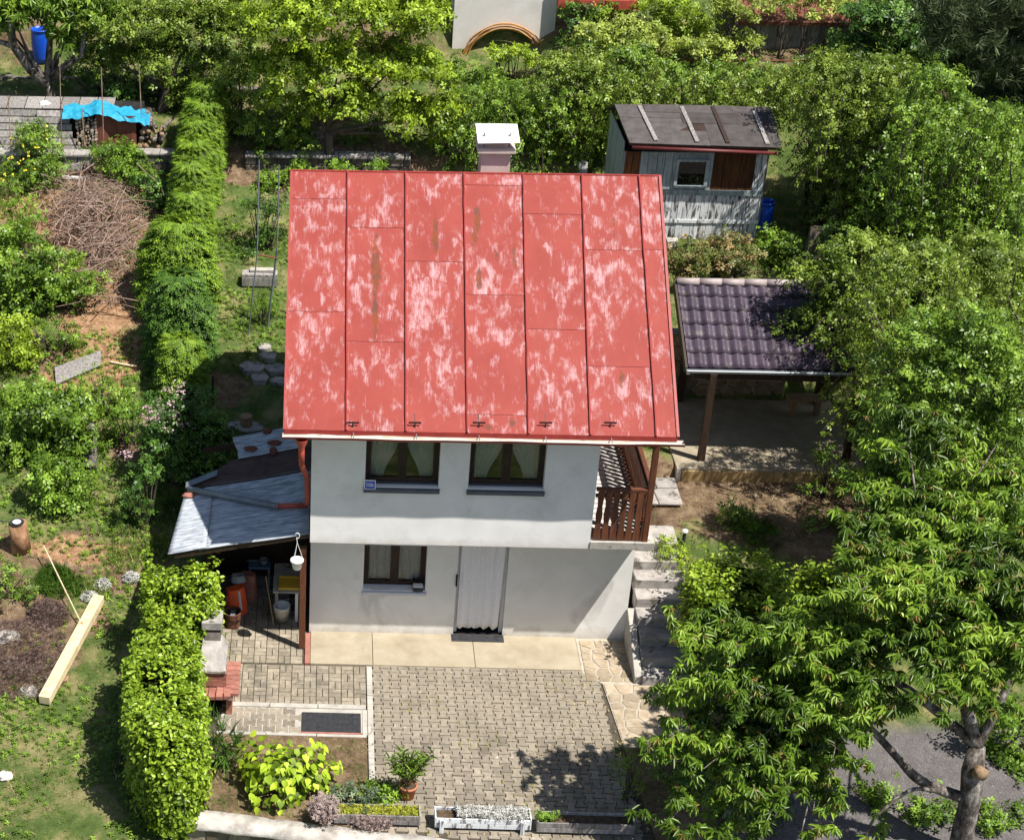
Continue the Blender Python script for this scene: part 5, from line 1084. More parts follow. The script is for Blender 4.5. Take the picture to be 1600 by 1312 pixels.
# white building at the top
wb = emp('white_house', 'white rendered house wall with a shallow arch, at the top edge', 'house', (4.6, 17.2, 4.6)); yy = 17.0
a_, b_2 = onY(705, 100, yy), onY(862, 100, yy); zb_ = 4.4
arc = [(math.cos(t), math.sin(t)) for t in np.linspace(math.pi, 0, 17)]; cx_ = onY(785, 100, yy)[0]; ra = onY(842, 100, yy)[0]-cx_; zar = onY(785, 45, yy)[2]-a_[2]
mb = MB(); zt_ = a_[2]+4.
ptl = [(cx_+ra*c0_, a_[2]+.0+zar*s0_) for c0_, s0_ in arc]
mb.prism([(a_[0], zb_), (cx_-ra, zb_)]+[ptl[0]]+[(a_[0], ptl[0][1])], lambda u, v: (u, yy+.2, v), lambda u, v: (u, yy, v))
mb.prism([(cx_+ra, zb_), (b_2[0], zb_), (b_2[0], ptl[-1][1]), ptl[-1]], lambda u, v: (u, yy+.2, v), lambda u, v: (u, yy, v))
for p0, p1 in zip(ptl[:-1], ptl[1:]): mb.prism([p0, p1, (p1[0], zt_), (p0[0], zt_)], lambda u, v: (u, yy+.2, v), lambda u, v: (u, yy, v))
mb.box(a_[0], cx_-ra, yy, yy+.2, ptl[0][1], zt_).box(cx_+ra, b_2[0], yy, yy+.2, ptl[-1][1], zt_)
mb.build('facade', wbuild, wb); MB().box(cx_-ra, cx_+ra, yy+.5, yy+.55, zb_, a_[2]+zar+.1).build('arch_back', concrete_g, wb); MB().box(a_[0], b_2[0], yy+.6, yy+3, zb_, zt_).build('rear_block', wbuild, wb)
hp_ = emp('arch_hoops', 'bundle of copper-brown wooden hoops framing the arch of the white house', 'hoops', (cx_, yy-.1, a_[2]))
for k in range(9):
    rr = ra*(1.0+.022*k); dz = .02*k; MB().tube([(cx_+rr*math.cos(t)+.02*math.sin(9*t+k), yy-.05-.03*(k%3), a_[2]+(zar+dz)*math.sin(t)) for t in np.linspace(math.pi*(1.02+.01*k), -.02, 22)], .012, 5).build('hoop', goldm, hp_, smooth=True)
rb = emp('red_balcony', 'red painted eaves board at the top edge right of the white house', 'building', (6.8, 17, 6)); q0_, q1_ = onY(872, 8, 16.5), onY(1000, 8, 16.5)
MB().box(q0_[0], q1_[0], 16.5, 16.6, q0_[2]-.1, q0_[2]+.12).build('eaves_board', redpipe, rb); MB().box(q0_[0]+.3, q1_[0]-.2, 16.62, 17.5, q0_[2], q0_[2]+1.2).build('upper_wall', wbuild, rb)
for px in (905, 975): x = onY(px, 60, 16.6)[0]; MB().box(x-.04, x+.04, 16.62, 16.7, 4.2, q0_[2]-.1).build('post', rustm, rb)
# brown shed on the upper right
bs_ = emp('brown_shed', 'dark brown-roofed shed with stained walls behind the vines at the upper right', 'shed', (10.3, 16.5, 4.9)); q0_, q1_ = onY(1155, 105, 16.2), onY(1335, 105, 16.2)
zt3 = onY(1200, 30, 16.2)[2]
nbd = 14
for k in range(nbd):
    x0_ = q0_[0]+(q1_[0]-q0_[0])*k/nbd; MB().box(x0_, x0_+(q1_[0]-q0_[0])/nbd-.01, 16.2-random.uniform(0,.02), 16.26, 4.4, zt3).build('board', concrete_g if k % 3 else woodg, bs_)
MB().box(q0_[0], q1_[0], 16.3, 18, 4.4, zt3).build('shed_core', darkst, bs_)
MB().slab([(q0_[0]-.2, 15.95, zt3-.0), (q1_[0]+.2, 15.95, zt3-.0), (q1_[0]+.2, 18, zt3+.4), (q0_[0]-.2, 18, zt3+.4)], .08).build('roof', rustm, bs_)
q0_, q1_ = onY(940, 95, 15.4), onY(1275, 95, 15.4); tr2 = emp('vine_trellis', 'rusty horizontal rail carrying the vines across the upper right', 'trellis', ((q0_[0]+q1_[0])/2, 15.4, q0_[2]-1))
MB().tube([q0_, (q0_+q1_)/2+np.array([0,0,-.01]), q1_], .022, 7).build('rail', rustm, tr2)
for u in (.1, .38, .66, .95): p = q0_*(1-u)+q1_*u; MB().tube([p+np.array([0,0,-1.3]), p], .025, 6).build('post', rustm, tr2)
q = onY(1575, 215, 13.6); wh = emp('white_car_roof', 'white railing and table in the gap at the right edge', 'railing', tuple(q-np.array([0,0,.6])))
wh.name = 'white_railing'
OFF['white_railing'] = OFF.get('white_car_roof', OFF.get(wh.name))
MB().bar(onY(1560,190,13.6), onY(1640,205,13.6), .03, .10).build('rail', whitepl, wh); MB().bar(onY(1545,212,13.4), onY(1650,232,13.4), .25, .05).build('rail', whitepl, wh)
for px in (1592, 1612): MB().bar(onY(px,195,13.55), onY(px,235,13.55), .02, .02).build('baluster', zinc, wh)
# ================================================================== LEFT GARDEN THINGS
bm0, bm1 = at(70, 1104), at(152, 946); d_ = bm1-bm0
bmz = emp('wooden_beam', 'long fresh-sawn pale wooden beam lying on the grass', 'beam', tuple(bm0))
MB().bar(bm0+np.array([0,0,.13]), bm1+np.array([.03,.05,.12]), .19, .16).build('beam_wood', woodnew, bmz, bev=.01)
for u in (.25, .8): p = bm0+d_*u; tag(MB().box(p[0]-.16, p[0]+.16, p[1]-.06, p[1]+.06, p[2]-.01, p[2]+.045).build('beam_support', woodmid, None), 'small block under the %s end of the pale beam' % ('near' if u < .5 else 'far'), 'block')
s0, s1 = at(70, 878), at(126, 978); tag(MB().tube([s0+np.array([0,0,.35]), (s0+s1)/2+np.array([0,0,.22]), s1+np.array([0,0,.1])], .012, 6).build('bamboo_stick', woodnew, None), 'thin pale stick slanting over the dark grass tussock', 'stick')
lb_ = at(33, 858); lo = emp('chopping_log', 'upright brown log stump holding a pan, at the left edge', 'log', tuple(lb_))
MB().tube([lb_, lb_+np.array([-.01,0,.25]), lb_+np.array([-.02,0,.55])], [.18,.165,.17], 18).build('log_bark', pm('log_bark', [(.3,(.10,.05,.025)),(.5,(.28,.15,.08)),(.7,(.42,.26,.16))], 8, .95, stretch=(1,1,.5), bst=.9, bd=.02), lo, smooth=True)
q = lb_+np.array([-.03,-.03,.555]); pn2 = emp('frying_pan', 'dark pan with a white bowl on top of the upright log', 'pan', tuple(q))
MB().lathe(q, [(0,0),(.10,0),(.13,.035),(.125,.035),(.09,.006),(0,.006)], 20).build('pan_body', blackr, pn2, smooth=True); MB().tube([q+np.array([-.1,0,.03]), q+np.array([-.3,-.02,.07])], .01, 6).build('handle', blackr, pn2)
MB().lathe(q+np.array([.0,0,.01]), [(0,0),(.04,0),(.075,.035),(.07,.035),(.035,.006),(0,.006)], 16).build('bowl', whitepl, pn2, smooth=True)
b0, b1, b2, b3 = at(88, 606), at(158, 577), at(158, 557), at(86, 582)
tag(MB().slab([b0+np.array([0,0,.08]), b1+np.array([0,0,.1]), b2+np.array([0,0,.14]), b3+np.array([0,0,.12])], .03).build('old_board', woodg, None), 'weathered grey board lying below the brush heap', 'board')
s0, s1 = at(172, 568), at(214, 577); tag(MB().tube([s0+np.array([0,0,.04]), s1+np.array([0,0,.06])], .02, 7).build('cut_branch', woodnew, None), 'short peeled branch right of the weathered grey board', 'branch')
fr2 = emp('pole_frame', 'tall thin metal frame with a rusty crossbar left of the cottage', 'frame', tuple(at(400, 520)))
a0, a1_ = at(388, 524), at(418, 510); zt4 = onY(407, 250, 7.3)[2]
tL, tR = onY(405, 250, 7.35), onY(436, 258, 7.45)
MB().tube([a0, onY(402, 395, 7.2), tL], .014, 6).build('upright', zinc, fr2); MB().tube([a1_, onY(433, 395, 7.4), tR], .014, 6).build('upright', zinc, fr2); MB().tube([a1_, onY(433, 390, 7.4)], .024, 6).build('thick_upright', zinc, fr2)
MB().tube([onY(404, 398, 7.2), onY(433, 404, 7.38)], .018, 6).build('crossbar', rustm, fr2)
bz = at(406, 445); bn2 = emp('garden_bench', 'low grey wooden bench with a pale slat behind the metal frame', 'bench', tuple(bz))
MB().box(bz[0]-.36, bz[0]+.36, bz[1]-.1, bz[1]+.15, bz[2]+.22, bz[2]+.27).build('seat', woodg, bn2); MB().box(bz[0]-.36, bz[0]+.36, bz[1]-.12, bz[1]-.08, bz[2]+.02, bz[2]+.2).build('front_board', woodg, bn2); MB().box(bz[0]-.2, bz[0]+.3, bz[1]+.0, bz[1]+.14, bz[2]+.29, bz[2]+.33).build('slat', concrete, bn2)
sps = emp('stepping_stones', None, None, tuple(at(410, 580)), kind='structure')
for i, (px, py, w_) in enumerate(((395, 575, .28), (420, 558, .22), (432, 578, .25), (405, 592, .24), (436, 598, .18), (412, 545, .16))):
    p = at(px, py); n_ = 6; rg = random.Random(i); pol = [(p[0]+w_*rg.uniform(.7,1.1)*math.cos(2*math.pi*k/n_), p[1]+w_*rg.uniform(.7,1.1)*math.sin(2*math.pi*k/n_)) for k in range(n_)]
    MB().prism(pol, lambda u, v: (u, v, float(T(u, v))-.05), lambda u, v: (u, v, float(T(p[0], p[1]))+.06)).build('stone', concrete_g, sps, bev=.01)
p = at(333, 632); tag(MB().tube([p, p+np.array([0,0,.62])], .022, 8).build('metal_post', blackr, None), 'short black metal post in the grass left of the cottage', 'post')
p = at(385, 668); sto = emp('round_stool', 'round wooden block on a stone slab behind the lean-to', 'stool', tuple(p)); MB().lathe(p, [(0,.08),(.12,.08),(.115,.26),(0,.27)], 16).build('block', woodmid, sto, smooth=False); rock('slab_stone', 'flat grey stone slab under the round wooden block', 'stone', p+np.array([-.05,0,.02]), (.42,.22,.05), concrete_g, 51)
p = at(1067, 852); lm = emp('garden_lamp', 'short black bollard lamp with a white top by the golden shrub', 'lamp', tuple(p)); MB().tube([p, p+np.array([0,0,.26])], .028, 10).build('pole', blackr, lm); MB().lathe(p, [(.03,.26),(.055,.27),(.05,.31),(0,.33)], 14).build('cap', whitepl, lm, smooth=True)
# brush heap
bh = emp('brush_heap', 'big tangled heap of dry grey twigs on brown needles', 'brushwood', tuple(at(150, 400))); rg = random.Random(11)
def stickpt(px, py, h): q = at(px, py); return q+np.array([0, 0, h])
mb = MB()
for k in range(1500):
    px, py = rg.gauss(150, 42), rg.gauss(370, 48)
    if (px-150)**2/95**2+(py-370)**2/120**2 > .75+.6*vn(px*.05, py*.05, 3) or px < 5 or vn(px*.035, py*.035, 8) < .22: continue
    h = .12+.5*math.exp(-((px-150)/60)**2-((py-360)/60)**2)*rg.random(); p = stickpt(px, py, h); t = rg.uniform(0, 6.28); ln = rg.uniform(.25, .9)
    d = np.array([math.cos(t), math.sin(t)*.8, rg.gauss(0,.25)+.25*math.sin(t)])*ln/2
    c_ = np.array([rg.gauss(0,.06), rg.gauss(0,.06), rg.gauss(.03,.05)])
    mb.tube([p-d, p+c_, p+d], [.007*rg.uniform(.6,1.8), .006, .003], 3, False)
o = mb.build('twigs', twigm, bh); o['kind'] = 'stuff'
for k in range(70):
    px, py = rg.gauss(155, 42), rg.gauss(385, 58); px = max(px, 20); p = stickpt(px, py, rg.uniform(.3,.6)); t = rg.uniform(0, 6.28); ln = rg.uniform(.9, 1.7); d = np.array([math.cos(t), math.sin(t)*.8, .25*math.sin(t)+rg.gauss(0,.12)])*ln/2
    MB().tube([p-d, p-d*.3+np.array([0,0,.05]), p+d*.4+np.array([rg.gauss(0,.08),0,.04]), p+d], [.013,.011,.008,.004], 5, False).build('branch', twigm, bh, smooth=True)
# bark-littered mound at the left
rk_ = [(46,1085,.16,'round sandy stone at the foot of the heather mound'),(12,1000,.2,'pale flat stone on the heather mound at the left edge'),(140,655,.12,'whitish rotten wood lump above the grey log'),]
for i, (px, py, r, lb) in enumerate(rk_): q = at(px, py); rock('rock', lb, 'stone', q+np.array([0,0,r*.3]), (r, r*.8, r*.6), concrete if i < 2 else barkl, 60+i)
q = at(140, 735); q2 = at(142, 670); tag(MB().tube([q+np.array([0,0,.08]), (q+q2)/2+np.array([.03,0,.16]), q2+np.array([0,0,.12])], [.13,.11,.07], 10).build('rotten_log', barkl, None, smooth=True), 'rotten pale log lying beside the tall dark green bush', 'log')
q = at(8, 1215); rock('quartz_stone', 'white stone in the grass at the lower left edge', 'stone', q+np.array([0,0,.04]), (.14,.10,.07), wbuild, 70)
# ================================================================== VEGETATION
HEART = tmpl([((0,0,0), (1,0,0), (0,0,1), 1, .95, .35, 'f')])
# --- lime-green heart-leaved bush: each leaf a part
q = at(440, 1262); lb = emp('lime_bush', 'bright lime-green bush with big heart-shaped leaves by the front wall', 'shrub', tuple(q))
mb = MB(); rg = random.Random(2); leafs = []
V0, Q0 = HEART
hv = [];
ang = np.linspace(0, 2*math.pi, 11)[:-1]
pr_ = [(0,.0),(-.06,.22),(.12,.46),(.42,.50),(.75,.27),(1.05,0),(.75,-.27),(.42,-.50),(.12,-.46),(-.06,-.22)]
hm = []
for k in range(4):
    me = bpy.data.meshes.new('leaf'); cup = .10+.05*k
    vs = [(x, y, -.18*x*x*(1+.3*k)+cup*abs(y)) for x, y in pr_]+[(.45, 0, -.03*(1+k))]
    me.from_pydata([tuple(.095*np.array(p)) for p in vs], [], [(i, (i+1)%10, 10) for i in range(10)]); me.materials.append(L['lime']); me.shade_smooth()
    me.attributes.new('tint', 'FLOAT', 'POINT').data.foreach_set('value', np.full(11, .15+.27*k, dtype=np.float32)); hm.append(me)
c0 = np.array([q[0]+.0, q[1]+.30, q[2]+.33])
inner = MB()
for k in range(560):
    d = np.array([rg.gauss(0,1), rg.gauss(0,1), rg.gauss(.15,.9)]); d /= np.linalg.norm(d)
    if d[2] < -.5: d[2] *= -.5
    r = np.array([.70, .50, .60])*((.74+.31*rg.random()) if k < 300 else (.45+.4*rg.random()))*(1+.22*math.sin(3*math.atan2(d[1], d[0])+.6)); p = c0+d*r
    if p[2] < q[2]-.05: p[2] = q[2]+rg.uniform(0, .2)
    n = d*.6+np.array([rg.gauss(0,.3), rg.gauss(-.15,.3), .75]); n /= np.linalg.norm(n); a_ = np.array([d[0], d[1]-.3, -.5])+np.array([rg.gauss(0,.4), rg.gauss(0,.4), 0]); x = a_-n*(a_@n); x /= np.linalg.norm(x); y = np.cross(n, x)
    if k >= 300:
        s_ = rg.uniform(.75, 1.3); inner.add([np.array(v_.co)@np.array([x*s_, y*s_, n*s_])+p for v_ in hm[k % 2].vertices], [tuple(f_.vertices) for f_ in hm[0].polygons]); continue
    o = bpy.data.objects.new('leaf', hm[rg.randrange(4)]); COL.objects.link(o); o.parent = lb; s_ = rg.uniform(.75, 1.35)
    Mx = Matrix((x*s_, y*s_, n*s_)).transposed().to_4x4(); Mx.translation = Vector(p-OFF[lb.name]); o.matrix_local = Mx
    if k % 3 == 0: mb.tube(bezier((c0[0], c0[1], q[2]), p, (0,0,.05), 5), [.012,.01,.008,.006,.004], 4, False)
mb.build('stems', woodmid, lb, smooth=True); inner.build('inner_leaves', L['lime'], lb)['kind'] = 'stuff'
# --- ivy hedges
def hedge(name, label, secs, leaf, n, size, seed, tm, cat='hedge', per=9, sig=.05, group=None):
    """secs: list of (cx, cy, half width, height, z0) along the run; leaves on its rounded skin"""
    g = np.random.default_rng(seed); e = emp(name, label, cat, (secs[0][0], secs[0][1], float(T(secs[0][0]-1.5, secs[0][1]))), group); Sx = np.array(secs, float); t = np.linspace(0, 1, len(Sx))
    L_ = np.hypot(*(Sx[-1,:2]-Sx[0,:2])); d2 = (Sx[-1,:2]-Sx[0,:2])/L_; nx = np.array([d2[1], -d2[0]])
    P = []; Nn = []; Tt = []
    for k in range(n):
        u = g.random()*1.0; cx, cy, hw, h, z0 = [np.interp(u, t, Sx[:, i]) for i in range(5)]
        a_ = g.random()*math.pi*1.0; ex = math.copysign(abs(math.cos(a_))**.62, math.cos(a_)); ez = abs(math.sin(a_))**.62
        if g.random() < .5: ez = g.random(); ex = math.copysign(1, g.random()-.5)*(1-.1*ez)
        bulge = 1.0+.55*(vn(np.array(u*6+seed), np.array(a_*1.5), seed)-.5)+.25*(vn(np.array(u*17+seed), np.array(a_*3.5), seed+1)-.5)
        if vn(np.array(u*14.), np.array(a_*4.), seed+3) < .17 and g.random() < .8: continue
        p = np.array([cx+nx[0]*ex*hw*bulge, cy+nx[1]*ex*hw*bulge, z0+ez*h*bulge]); nn = np.array([nx[0]*ex*(1-ez*.7), nx[1]*ex*(1-ez*.7), .25+ez*.9])
        if u < .03 or u > .97: 
            p = np.array([cx+nx[0]*hw*(2*g.random()-1)*.95, cy+nx[1]*hw*(2*g.random()-1)*.95, z0+h*g.random()]); 
            p[:2] += d2*(.10 if u > .5 else -.10)*g.random(); nn = np.array([d2[0]*(1 if u > .5 else -1), d2[1]*(1 if u > .5 else -1), .4])
        q = p+g.normal(size=(per, 3))*sig; P.append(q); Nn.append(np.tile(nn, (per, 1))); Tt.append(np.full(per, .05+.9*g.random()))
    scatter('foliage', L[leaf] if isinstance(leaf, str) else leaf, e, np.concatenate(P), np.concatenate(Nn), size, tm, seed, .38, np.concatenate(Tt))
    mb = MB(); rg = random.Random(seed)
    for k in range(int(L_*26)):
        u = rg.random(); cx, cy, hw, h, z0 = [np.interp(u, t, Sx[:, i]) for i in range(5)]
        b = np.array([cx+rg.gauss(0,.1), cy+rg.gauss(0,.1), z0-.05]); tt = np.array([cx+nx[0]*hw*rg.uniform(-.9,.9), cy+nx[1]*hw*rg.uniform(-.9,.9)+rg.gauss(0,.1), z0+h*rg.uniform(.5,.93)])
        mb.tube(bezier(b, tt, (rg.gauss(0,.1), rg.gauss(0,.1), .1), 5), [.02,.016,.012,.008,.005], 5, False)
    mb.build('stems', barkm, e, smooth=True)
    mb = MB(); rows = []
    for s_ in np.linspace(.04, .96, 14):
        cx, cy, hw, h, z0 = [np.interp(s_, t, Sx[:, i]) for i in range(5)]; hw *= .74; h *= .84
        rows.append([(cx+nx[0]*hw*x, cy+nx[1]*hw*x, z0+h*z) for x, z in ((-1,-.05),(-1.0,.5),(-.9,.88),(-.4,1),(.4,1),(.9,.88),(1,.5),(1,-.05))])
    mb.grid(rows).add(rows[0], [tuple(range(8))]).add(rows[-1], [tuple(range(8))[::-1]]); mb.build('shade_core', pm('hedge_shade', [(.3,(.012,.02,.006)),(.7,(.03,.045,.012))], 9, 1, 0, bst=1) if 'hedge_shade' not in MATS else MATS['hedge_shade'], e)  # near-black hull standing for the shaded depth between the leaves
    return e
hc_ = lambda px0, px1, py, z: ((onZ(px0, py, z)[0]+onZ(px1, py, z)[0])/2, (onZ(px0, py, z)[1]+onZ(px1, py, z)[1])/2, (onZ(px1, py, z)[0]-onZ(px0, py, z)[0])/2)
secs = []
for px0, px1, py, h in ((246, 290, 1205, 1.15), (214, 308, 1150, 1.3), (202, 308, 1090, 1.35), (208, 304, 1030, 1.35), (220, 296, 985, 1.3)):
    x, y, hw = hc_(px0, px1, py, h); secs.append((x, y, hw, h, 0))
hedge('ivy_hedge', 'clipped bright green ivy hedge running from the barbecue to the front wall', secs, 'ivy', 3400, (.055,.09), 3, SINGLE)
secs = []
for px0, px1, py, h in ((228, 326, 962, 1.35), (230, 330, 925, 1.45), (238, 332, 885, 1.5)):
    x, y, hw = hc_(px0, px1, py, h); secs.append((x, y, hw, h, 0))
hedge('ivy_hedge', 'taller block of ivy hedge beneath the low corner of the lean-to roof', secs, 'ivy', 1600, (.055,.09), 5, SINGLE)
secs = []
for px0, px1, py in ((1088, 1215, 935), (1092, 1228, 900), (1100, 1215, 868)):
    x, y, hw = hc_(px0, px1, py, 1.9); secs.append((x, y, hw, 1.15, .75))
hedge('ivy_hedge', 'rounded ivy hedge to the right of the garden steps', secs, 'ivy', 1100, (.055,.09), 7, SINGLE)
secs = []
for px0, px1, py in ((1262, 1420, 925), (1262, 1430, 890)):
    x, y, hw = hc_(px0, px1, py, 1.8); secs.append((x, y, hw, 1.0, .75))
hedge('ivy_hedge', 'ivy hedge half hidden behind the cherry branches', secs, 'ivy', 800, (.055,.09), 9, SINGLE)
# --- thuja row and front conifer
def cone(name, label, px, pyb, pyt, rpx, Yb, leaf, seed, group=None, size=(.22,.36), n=2600, tm=SPRAY, taper=.35, rz=None):
    b = at(px, pyb) if Yb is None else onY(px, pyb, Yb); tp = onY(px, pyt, b[1]); H_ = tp[2]-b[2]; r = rpx/scl(b); b = np.array([b[0], b[1], float(T(b[0], b[1]))]); H_ = tp[2]-b[2]
    e = emp(name, label, 'tree', tuple(b), group); g = np.random.default_rng(seed)
    u = g.random(n)**.9; a_ = g.random(n)*2*math.pi; layer = .80+.06*np.sin(u*H_*11+a_*2.0)+.34*(vn(a_*2.2, u*H_*3, seed)-.3)+.2*g.random(n)
    rr = r*(1-(1-taper)*u**1.6)*layer*(1-.0*u); rr = np.where(u > .84, rr*np.sqrt(g.random(n)), rr)
    P = np.stack([b[0]+rr*np.cos(a_)*.75, b[1]+rr*np.sin(a_)*.75, b[2]+.05+u*H_*.97-.1*layer], 1); out = np.stack([np.cos(a_), np.sin(a_), .1-.35*(1-u)], 1)
    scatter('crown', L[leaf], e, P, np.stack([np.cos(a_)*.35, np.sin(a_)*.35, 1+0*a_], 1), size, tm, seed, .25, .15+.6*g.random(n), fwd=out)
    MB().tube([b-np.array([0,0,.1]), b+np.array([0,0,H_*.9])], [.08,.02], 8).build('trunk', barkm, e, smooth=True)
    mb = MB(); rg = random.Random(seed)
    for k in range(60):
        z = rg.uniform(.05,.9)*H_; t = rg.uniform(0,6.28); rl = r*(1-(1-taper)*(z/H_)**1.6)*.9; mb.tube([b+np.array([0,0,z]), b+np.array([rl*math.cos(t), rl*math.sin(t), z-.08])], [.014,.005], 4, False)
    mb.build('limbs', barkm, e); return e
for i, (px, pb, ptp, r) in enumerate(((325, 225, 120, 42), (318, 250, 150, 44), (312, 285, 180, 42), (305, 320, 210, 42), (300, 360, 245, 40), (298, 400, 290, 42))):
    cone('thuja', ('dense yellow-green thuja, hindmost of the thuja row', 'yellow-green thuja, second from the back of its row', 'yellow-green thuja, third from the back of its row', 'yellow-green thuja in the middle of its row beside the brush heap', 'yellow-green thuja directly right of the brush heap', 'frontmost yellow-green thuja, behind the drooping conifer')[i], px, pb, ptp, r, None, 'con', 30+i, 'thujas in a row left of the cottage', (.10,.18), 3300, taper=.7)
cone('young_spruce', 'bright green drooping conifer in front of the thuja row', 278, 470, 335, 74, None, 'con', 41, None, (.16,.28), 3600, taper=.5)
cone('young_spruce', 'darker green conifer low in front of the bright one', 282, 560, 420, 62, None, 'cond', 42, None, (.15,.26), 3300, taper=.6)
cone('young_spruce', 'small green conifer nearest the lilac, at the front of the row', 285, 610, 520, 48, None, 'con', 43, None, (.13,.23), 2300, taper=.6)
# --- generic shrubs: name, label, cat, leaf, lobes px (px,py,r), Y, size, density, extras
def shrub(name, label, leaf, lst, Y, size=(.06,.10), dens=150, per=12, sig=.09, tm=SPRIG, seed=1, cat='shrub', **k):
    return plant(name, label, cat, leaf, lobes_px(lst, Y), size, dens, per, sig, tm, seed=seed, **k)
shrub('green_bush', 'tall dark green bush at the left edge above the upright log', 'mid', [(35,640,50),(90,645,48),(20,690,46),(85,700,46),(50,735,42),(115,690,34),(110,640,36),(95,750,34)], 3.9, (.08,.14), 170, seed=2)
shrub('green_bush', 'dark green leafy bush just right of the upright log', 'weed', [(95,780,36),(80,740,34),(105,808,26),(120,760,26)], 2.7, (.08,.14), 190, seed=3)
shrub('fruit_bush', 'spreading apple bush with yellow-green leaves over the left edge of the brush heap', 'mid', [(30,400,45),(85,430,42),(125,450,28),(40,460,45),(95,475,34),(10,430,40)], 7.9, (.09,.15), 140, seed=4)
shrub('fruit_bush', 'rounded yellow-green bush at the left edge below the apple bush', 'yg', [(15,530,42),(35,565,30),(8,580,36)], 6.3, (.08,.14), 170, seed=5)
shrub('flowering_bush', 'round bush dotted with yellow flowers in front of the woodshed', 'mid', [(58,225,34),(50,212,26),(70,238,24)], 12.2, (.06,.09), 200, seed=6)
shrub('flowering_bush', 'low bush with yellow flowers at the left edge under the concrete wall', 'mid', [(15,275,34),(55,275,30),(35,300,28),(80,262,22)], 11.7, (.06,.09), 190, seed=7)
for nm, lst, Y_, sd in (('yellow flowers on the round bush before the woodshed', (58,225,36), 12.15, 8), ('yellow flowers on the low bush at the left edge', (30,278,42), 11.6, 9)):
    l = lobes_px([lst], Y_); P, Nn, Tt = clumps(l, 60, .03, 2, sd, .9); tag(scatter('flowers', yelfl, None, P, Nn+np.array([0,0,1]), (.05,.08), SINGLE, sd, .4, loc=l[0][:3]), nm, 'flowers', kind='stuff')
shrub('lilac', 'lilac bush with fading pale pink blooms left of the lean-to', 'dark', [(270,690,48),(310,680,46),(255,650,34),(325,720,36),(285,725,36),(300,640,34),(340,690,32)], 3.3, (.08,.13), 190, seed=10)
l = lobes_px([(250,645,26),(262,665,22),(232,655,18),(205,712,10),(270,612,16)], 3.0); P, Nn, Tt = clumps(l, 130, .05, 16, 11, .8); tag(scatter('lilac_blooms', petalm, None, P, (0,-.3,1), (.03,.05), SINGLE, 11, .7, loc=l[0][:3]), 'pale pink lilac panicles on the upper left of the lilac bush', 'flowers', kind='stuff')
shrub('weeds', 'bright green weeds in the soil right of the grey plank', 'weed', [(190,252,32),(215,275,26),(165,245,22)], 12.0, (.08,.13), 170, seed=12, cat='plants')
shrub('weeds', 'low green weeds between the brush heap and the thujas', 'dark', [(228,300,30),(240,325,22)], 11.2, (.07,.12), 150, seed=13, cat='plants')
shrub('potato_plants', 'low leafy plants along the block wall left of the yellow-green tree', 'mid', [(440,215,30),(410,232,26),(475,225,26),(390,200,24)], 12.7, (.07,.12), 150, seed=14, cat='plants')
shrub('weeds', 'green weeds at the foot of the block wall by the top left roof corner', 'weed', [(440,282,22),(470,268,18),(415,290,18),(530,262,16),(585,262,14)], 11.9, (.07,.12), 160, seed=15, cat='plants')
shrub('weeds', 'shaded leafy weeds at the left of the roof edge', 'dark', [(400,330,26),(430,370,22),(395,385,24),(425,320,22)], 9.8, (.06,.11), 110, seed=16, cat='plants')
shrub('grass_clump', 'tall grass clump under the metal frame', 'weed', [(405,478,20),(420,495,16)], 7.6, (.10,.18), 120, tm=TUFT, seed=17, cat='grass')
shrub('weeds', 'leafy weeds around the lilac foot and the brush needles', 'weed', [(165,620,26),(200,640,22),(190,600,20),(150,590,16)], 5.0, (.06,.11), 110, seed=18, cat='plants')
shrub('iris_clump', 'dark green strap-leaved clump between the ivy hedge and the lime-green bush', 'dark', [(345,1165,22),(350,1205,24),(340,1240,22)], -3.3, (.22,.36), 260, 3, .08, tm=STRAP, seed=19, cat='plants')
shrub('low_plants', 'low feathery green plants behind the dark moss-filled trough', 'grey', [(540,1246,16),(565,1244,15),(525,1240,12)], -4.2, (.07,.12), 260, seed=20, cat='plants', tm=WEED)
shrub('low_plants', 'bright green leafy tuft next to the terracotta pot', 'weed', [(597,1245,20),(580,1248,14)], -4.1, (.08,.13), 260, seed=21, cat='plants', tm=WEED)
shrub('golden_shrub', 'small golden-green clipped shrub at the top of the garden steps', 'yg', [(1050,862,20),(1052,882,18),(1048,900,12)], .8, (.05,.08), 330, seed=22)
shrub('rosemary', 'fine dark green feathery bush by the round ivy hedge', 'cond', [(1180,838,24),(1165,850,20)], 1.4, (.10,.16), 260, tm=NEED, seed=23)
shrub('young_shrub', 'upright young green shrub at the edge of the dark garden bed', 'mid', [(1150,800,20),(1140,825,22),(1115,840,16)], 1.7, (.07,.11), 150, seed=24)
shrub('sparse_shrub', 'open dark shrub with shiny leaves behind the ivy hedges', 'mid', [(1290,820,32),(1265,850,24),(1320,850,26)], 1.7, (.07,.11), 90, seed=25)
shrub('groundcover', 'leafy ground plants along the edge of the garden steps', 'grey', [(1080,925,20),(1095,955,18),(1085,985,18)], .2, (.06,.10), 170, seed=26, cat='plants')
shrub('garden_shrub', 'reddish-green shrub in front of the old shed', 'redg', [(1080,400,34),(1130,395,36),(1165,405,30),(1110,425,26),(1060,425,22)], 8.3, (.07,.11), 170, seed=27)
shrub('garden_shrub', 'bright green weeds right of the blue barrel by the shed', 'weed', [(1215,380,26),(1200,405,22),(1225,420,24)], 8.8, (.08,.13), 150, seed=28)
shrub('mustard_weeds', 'dry reedy grass behind the garden plot right of the paving', 'weed', [(1000,1230,22),(985,1190,16)], -3.9, (.10,.18), 60, tm=TUFT, seed=29, cat='plants')
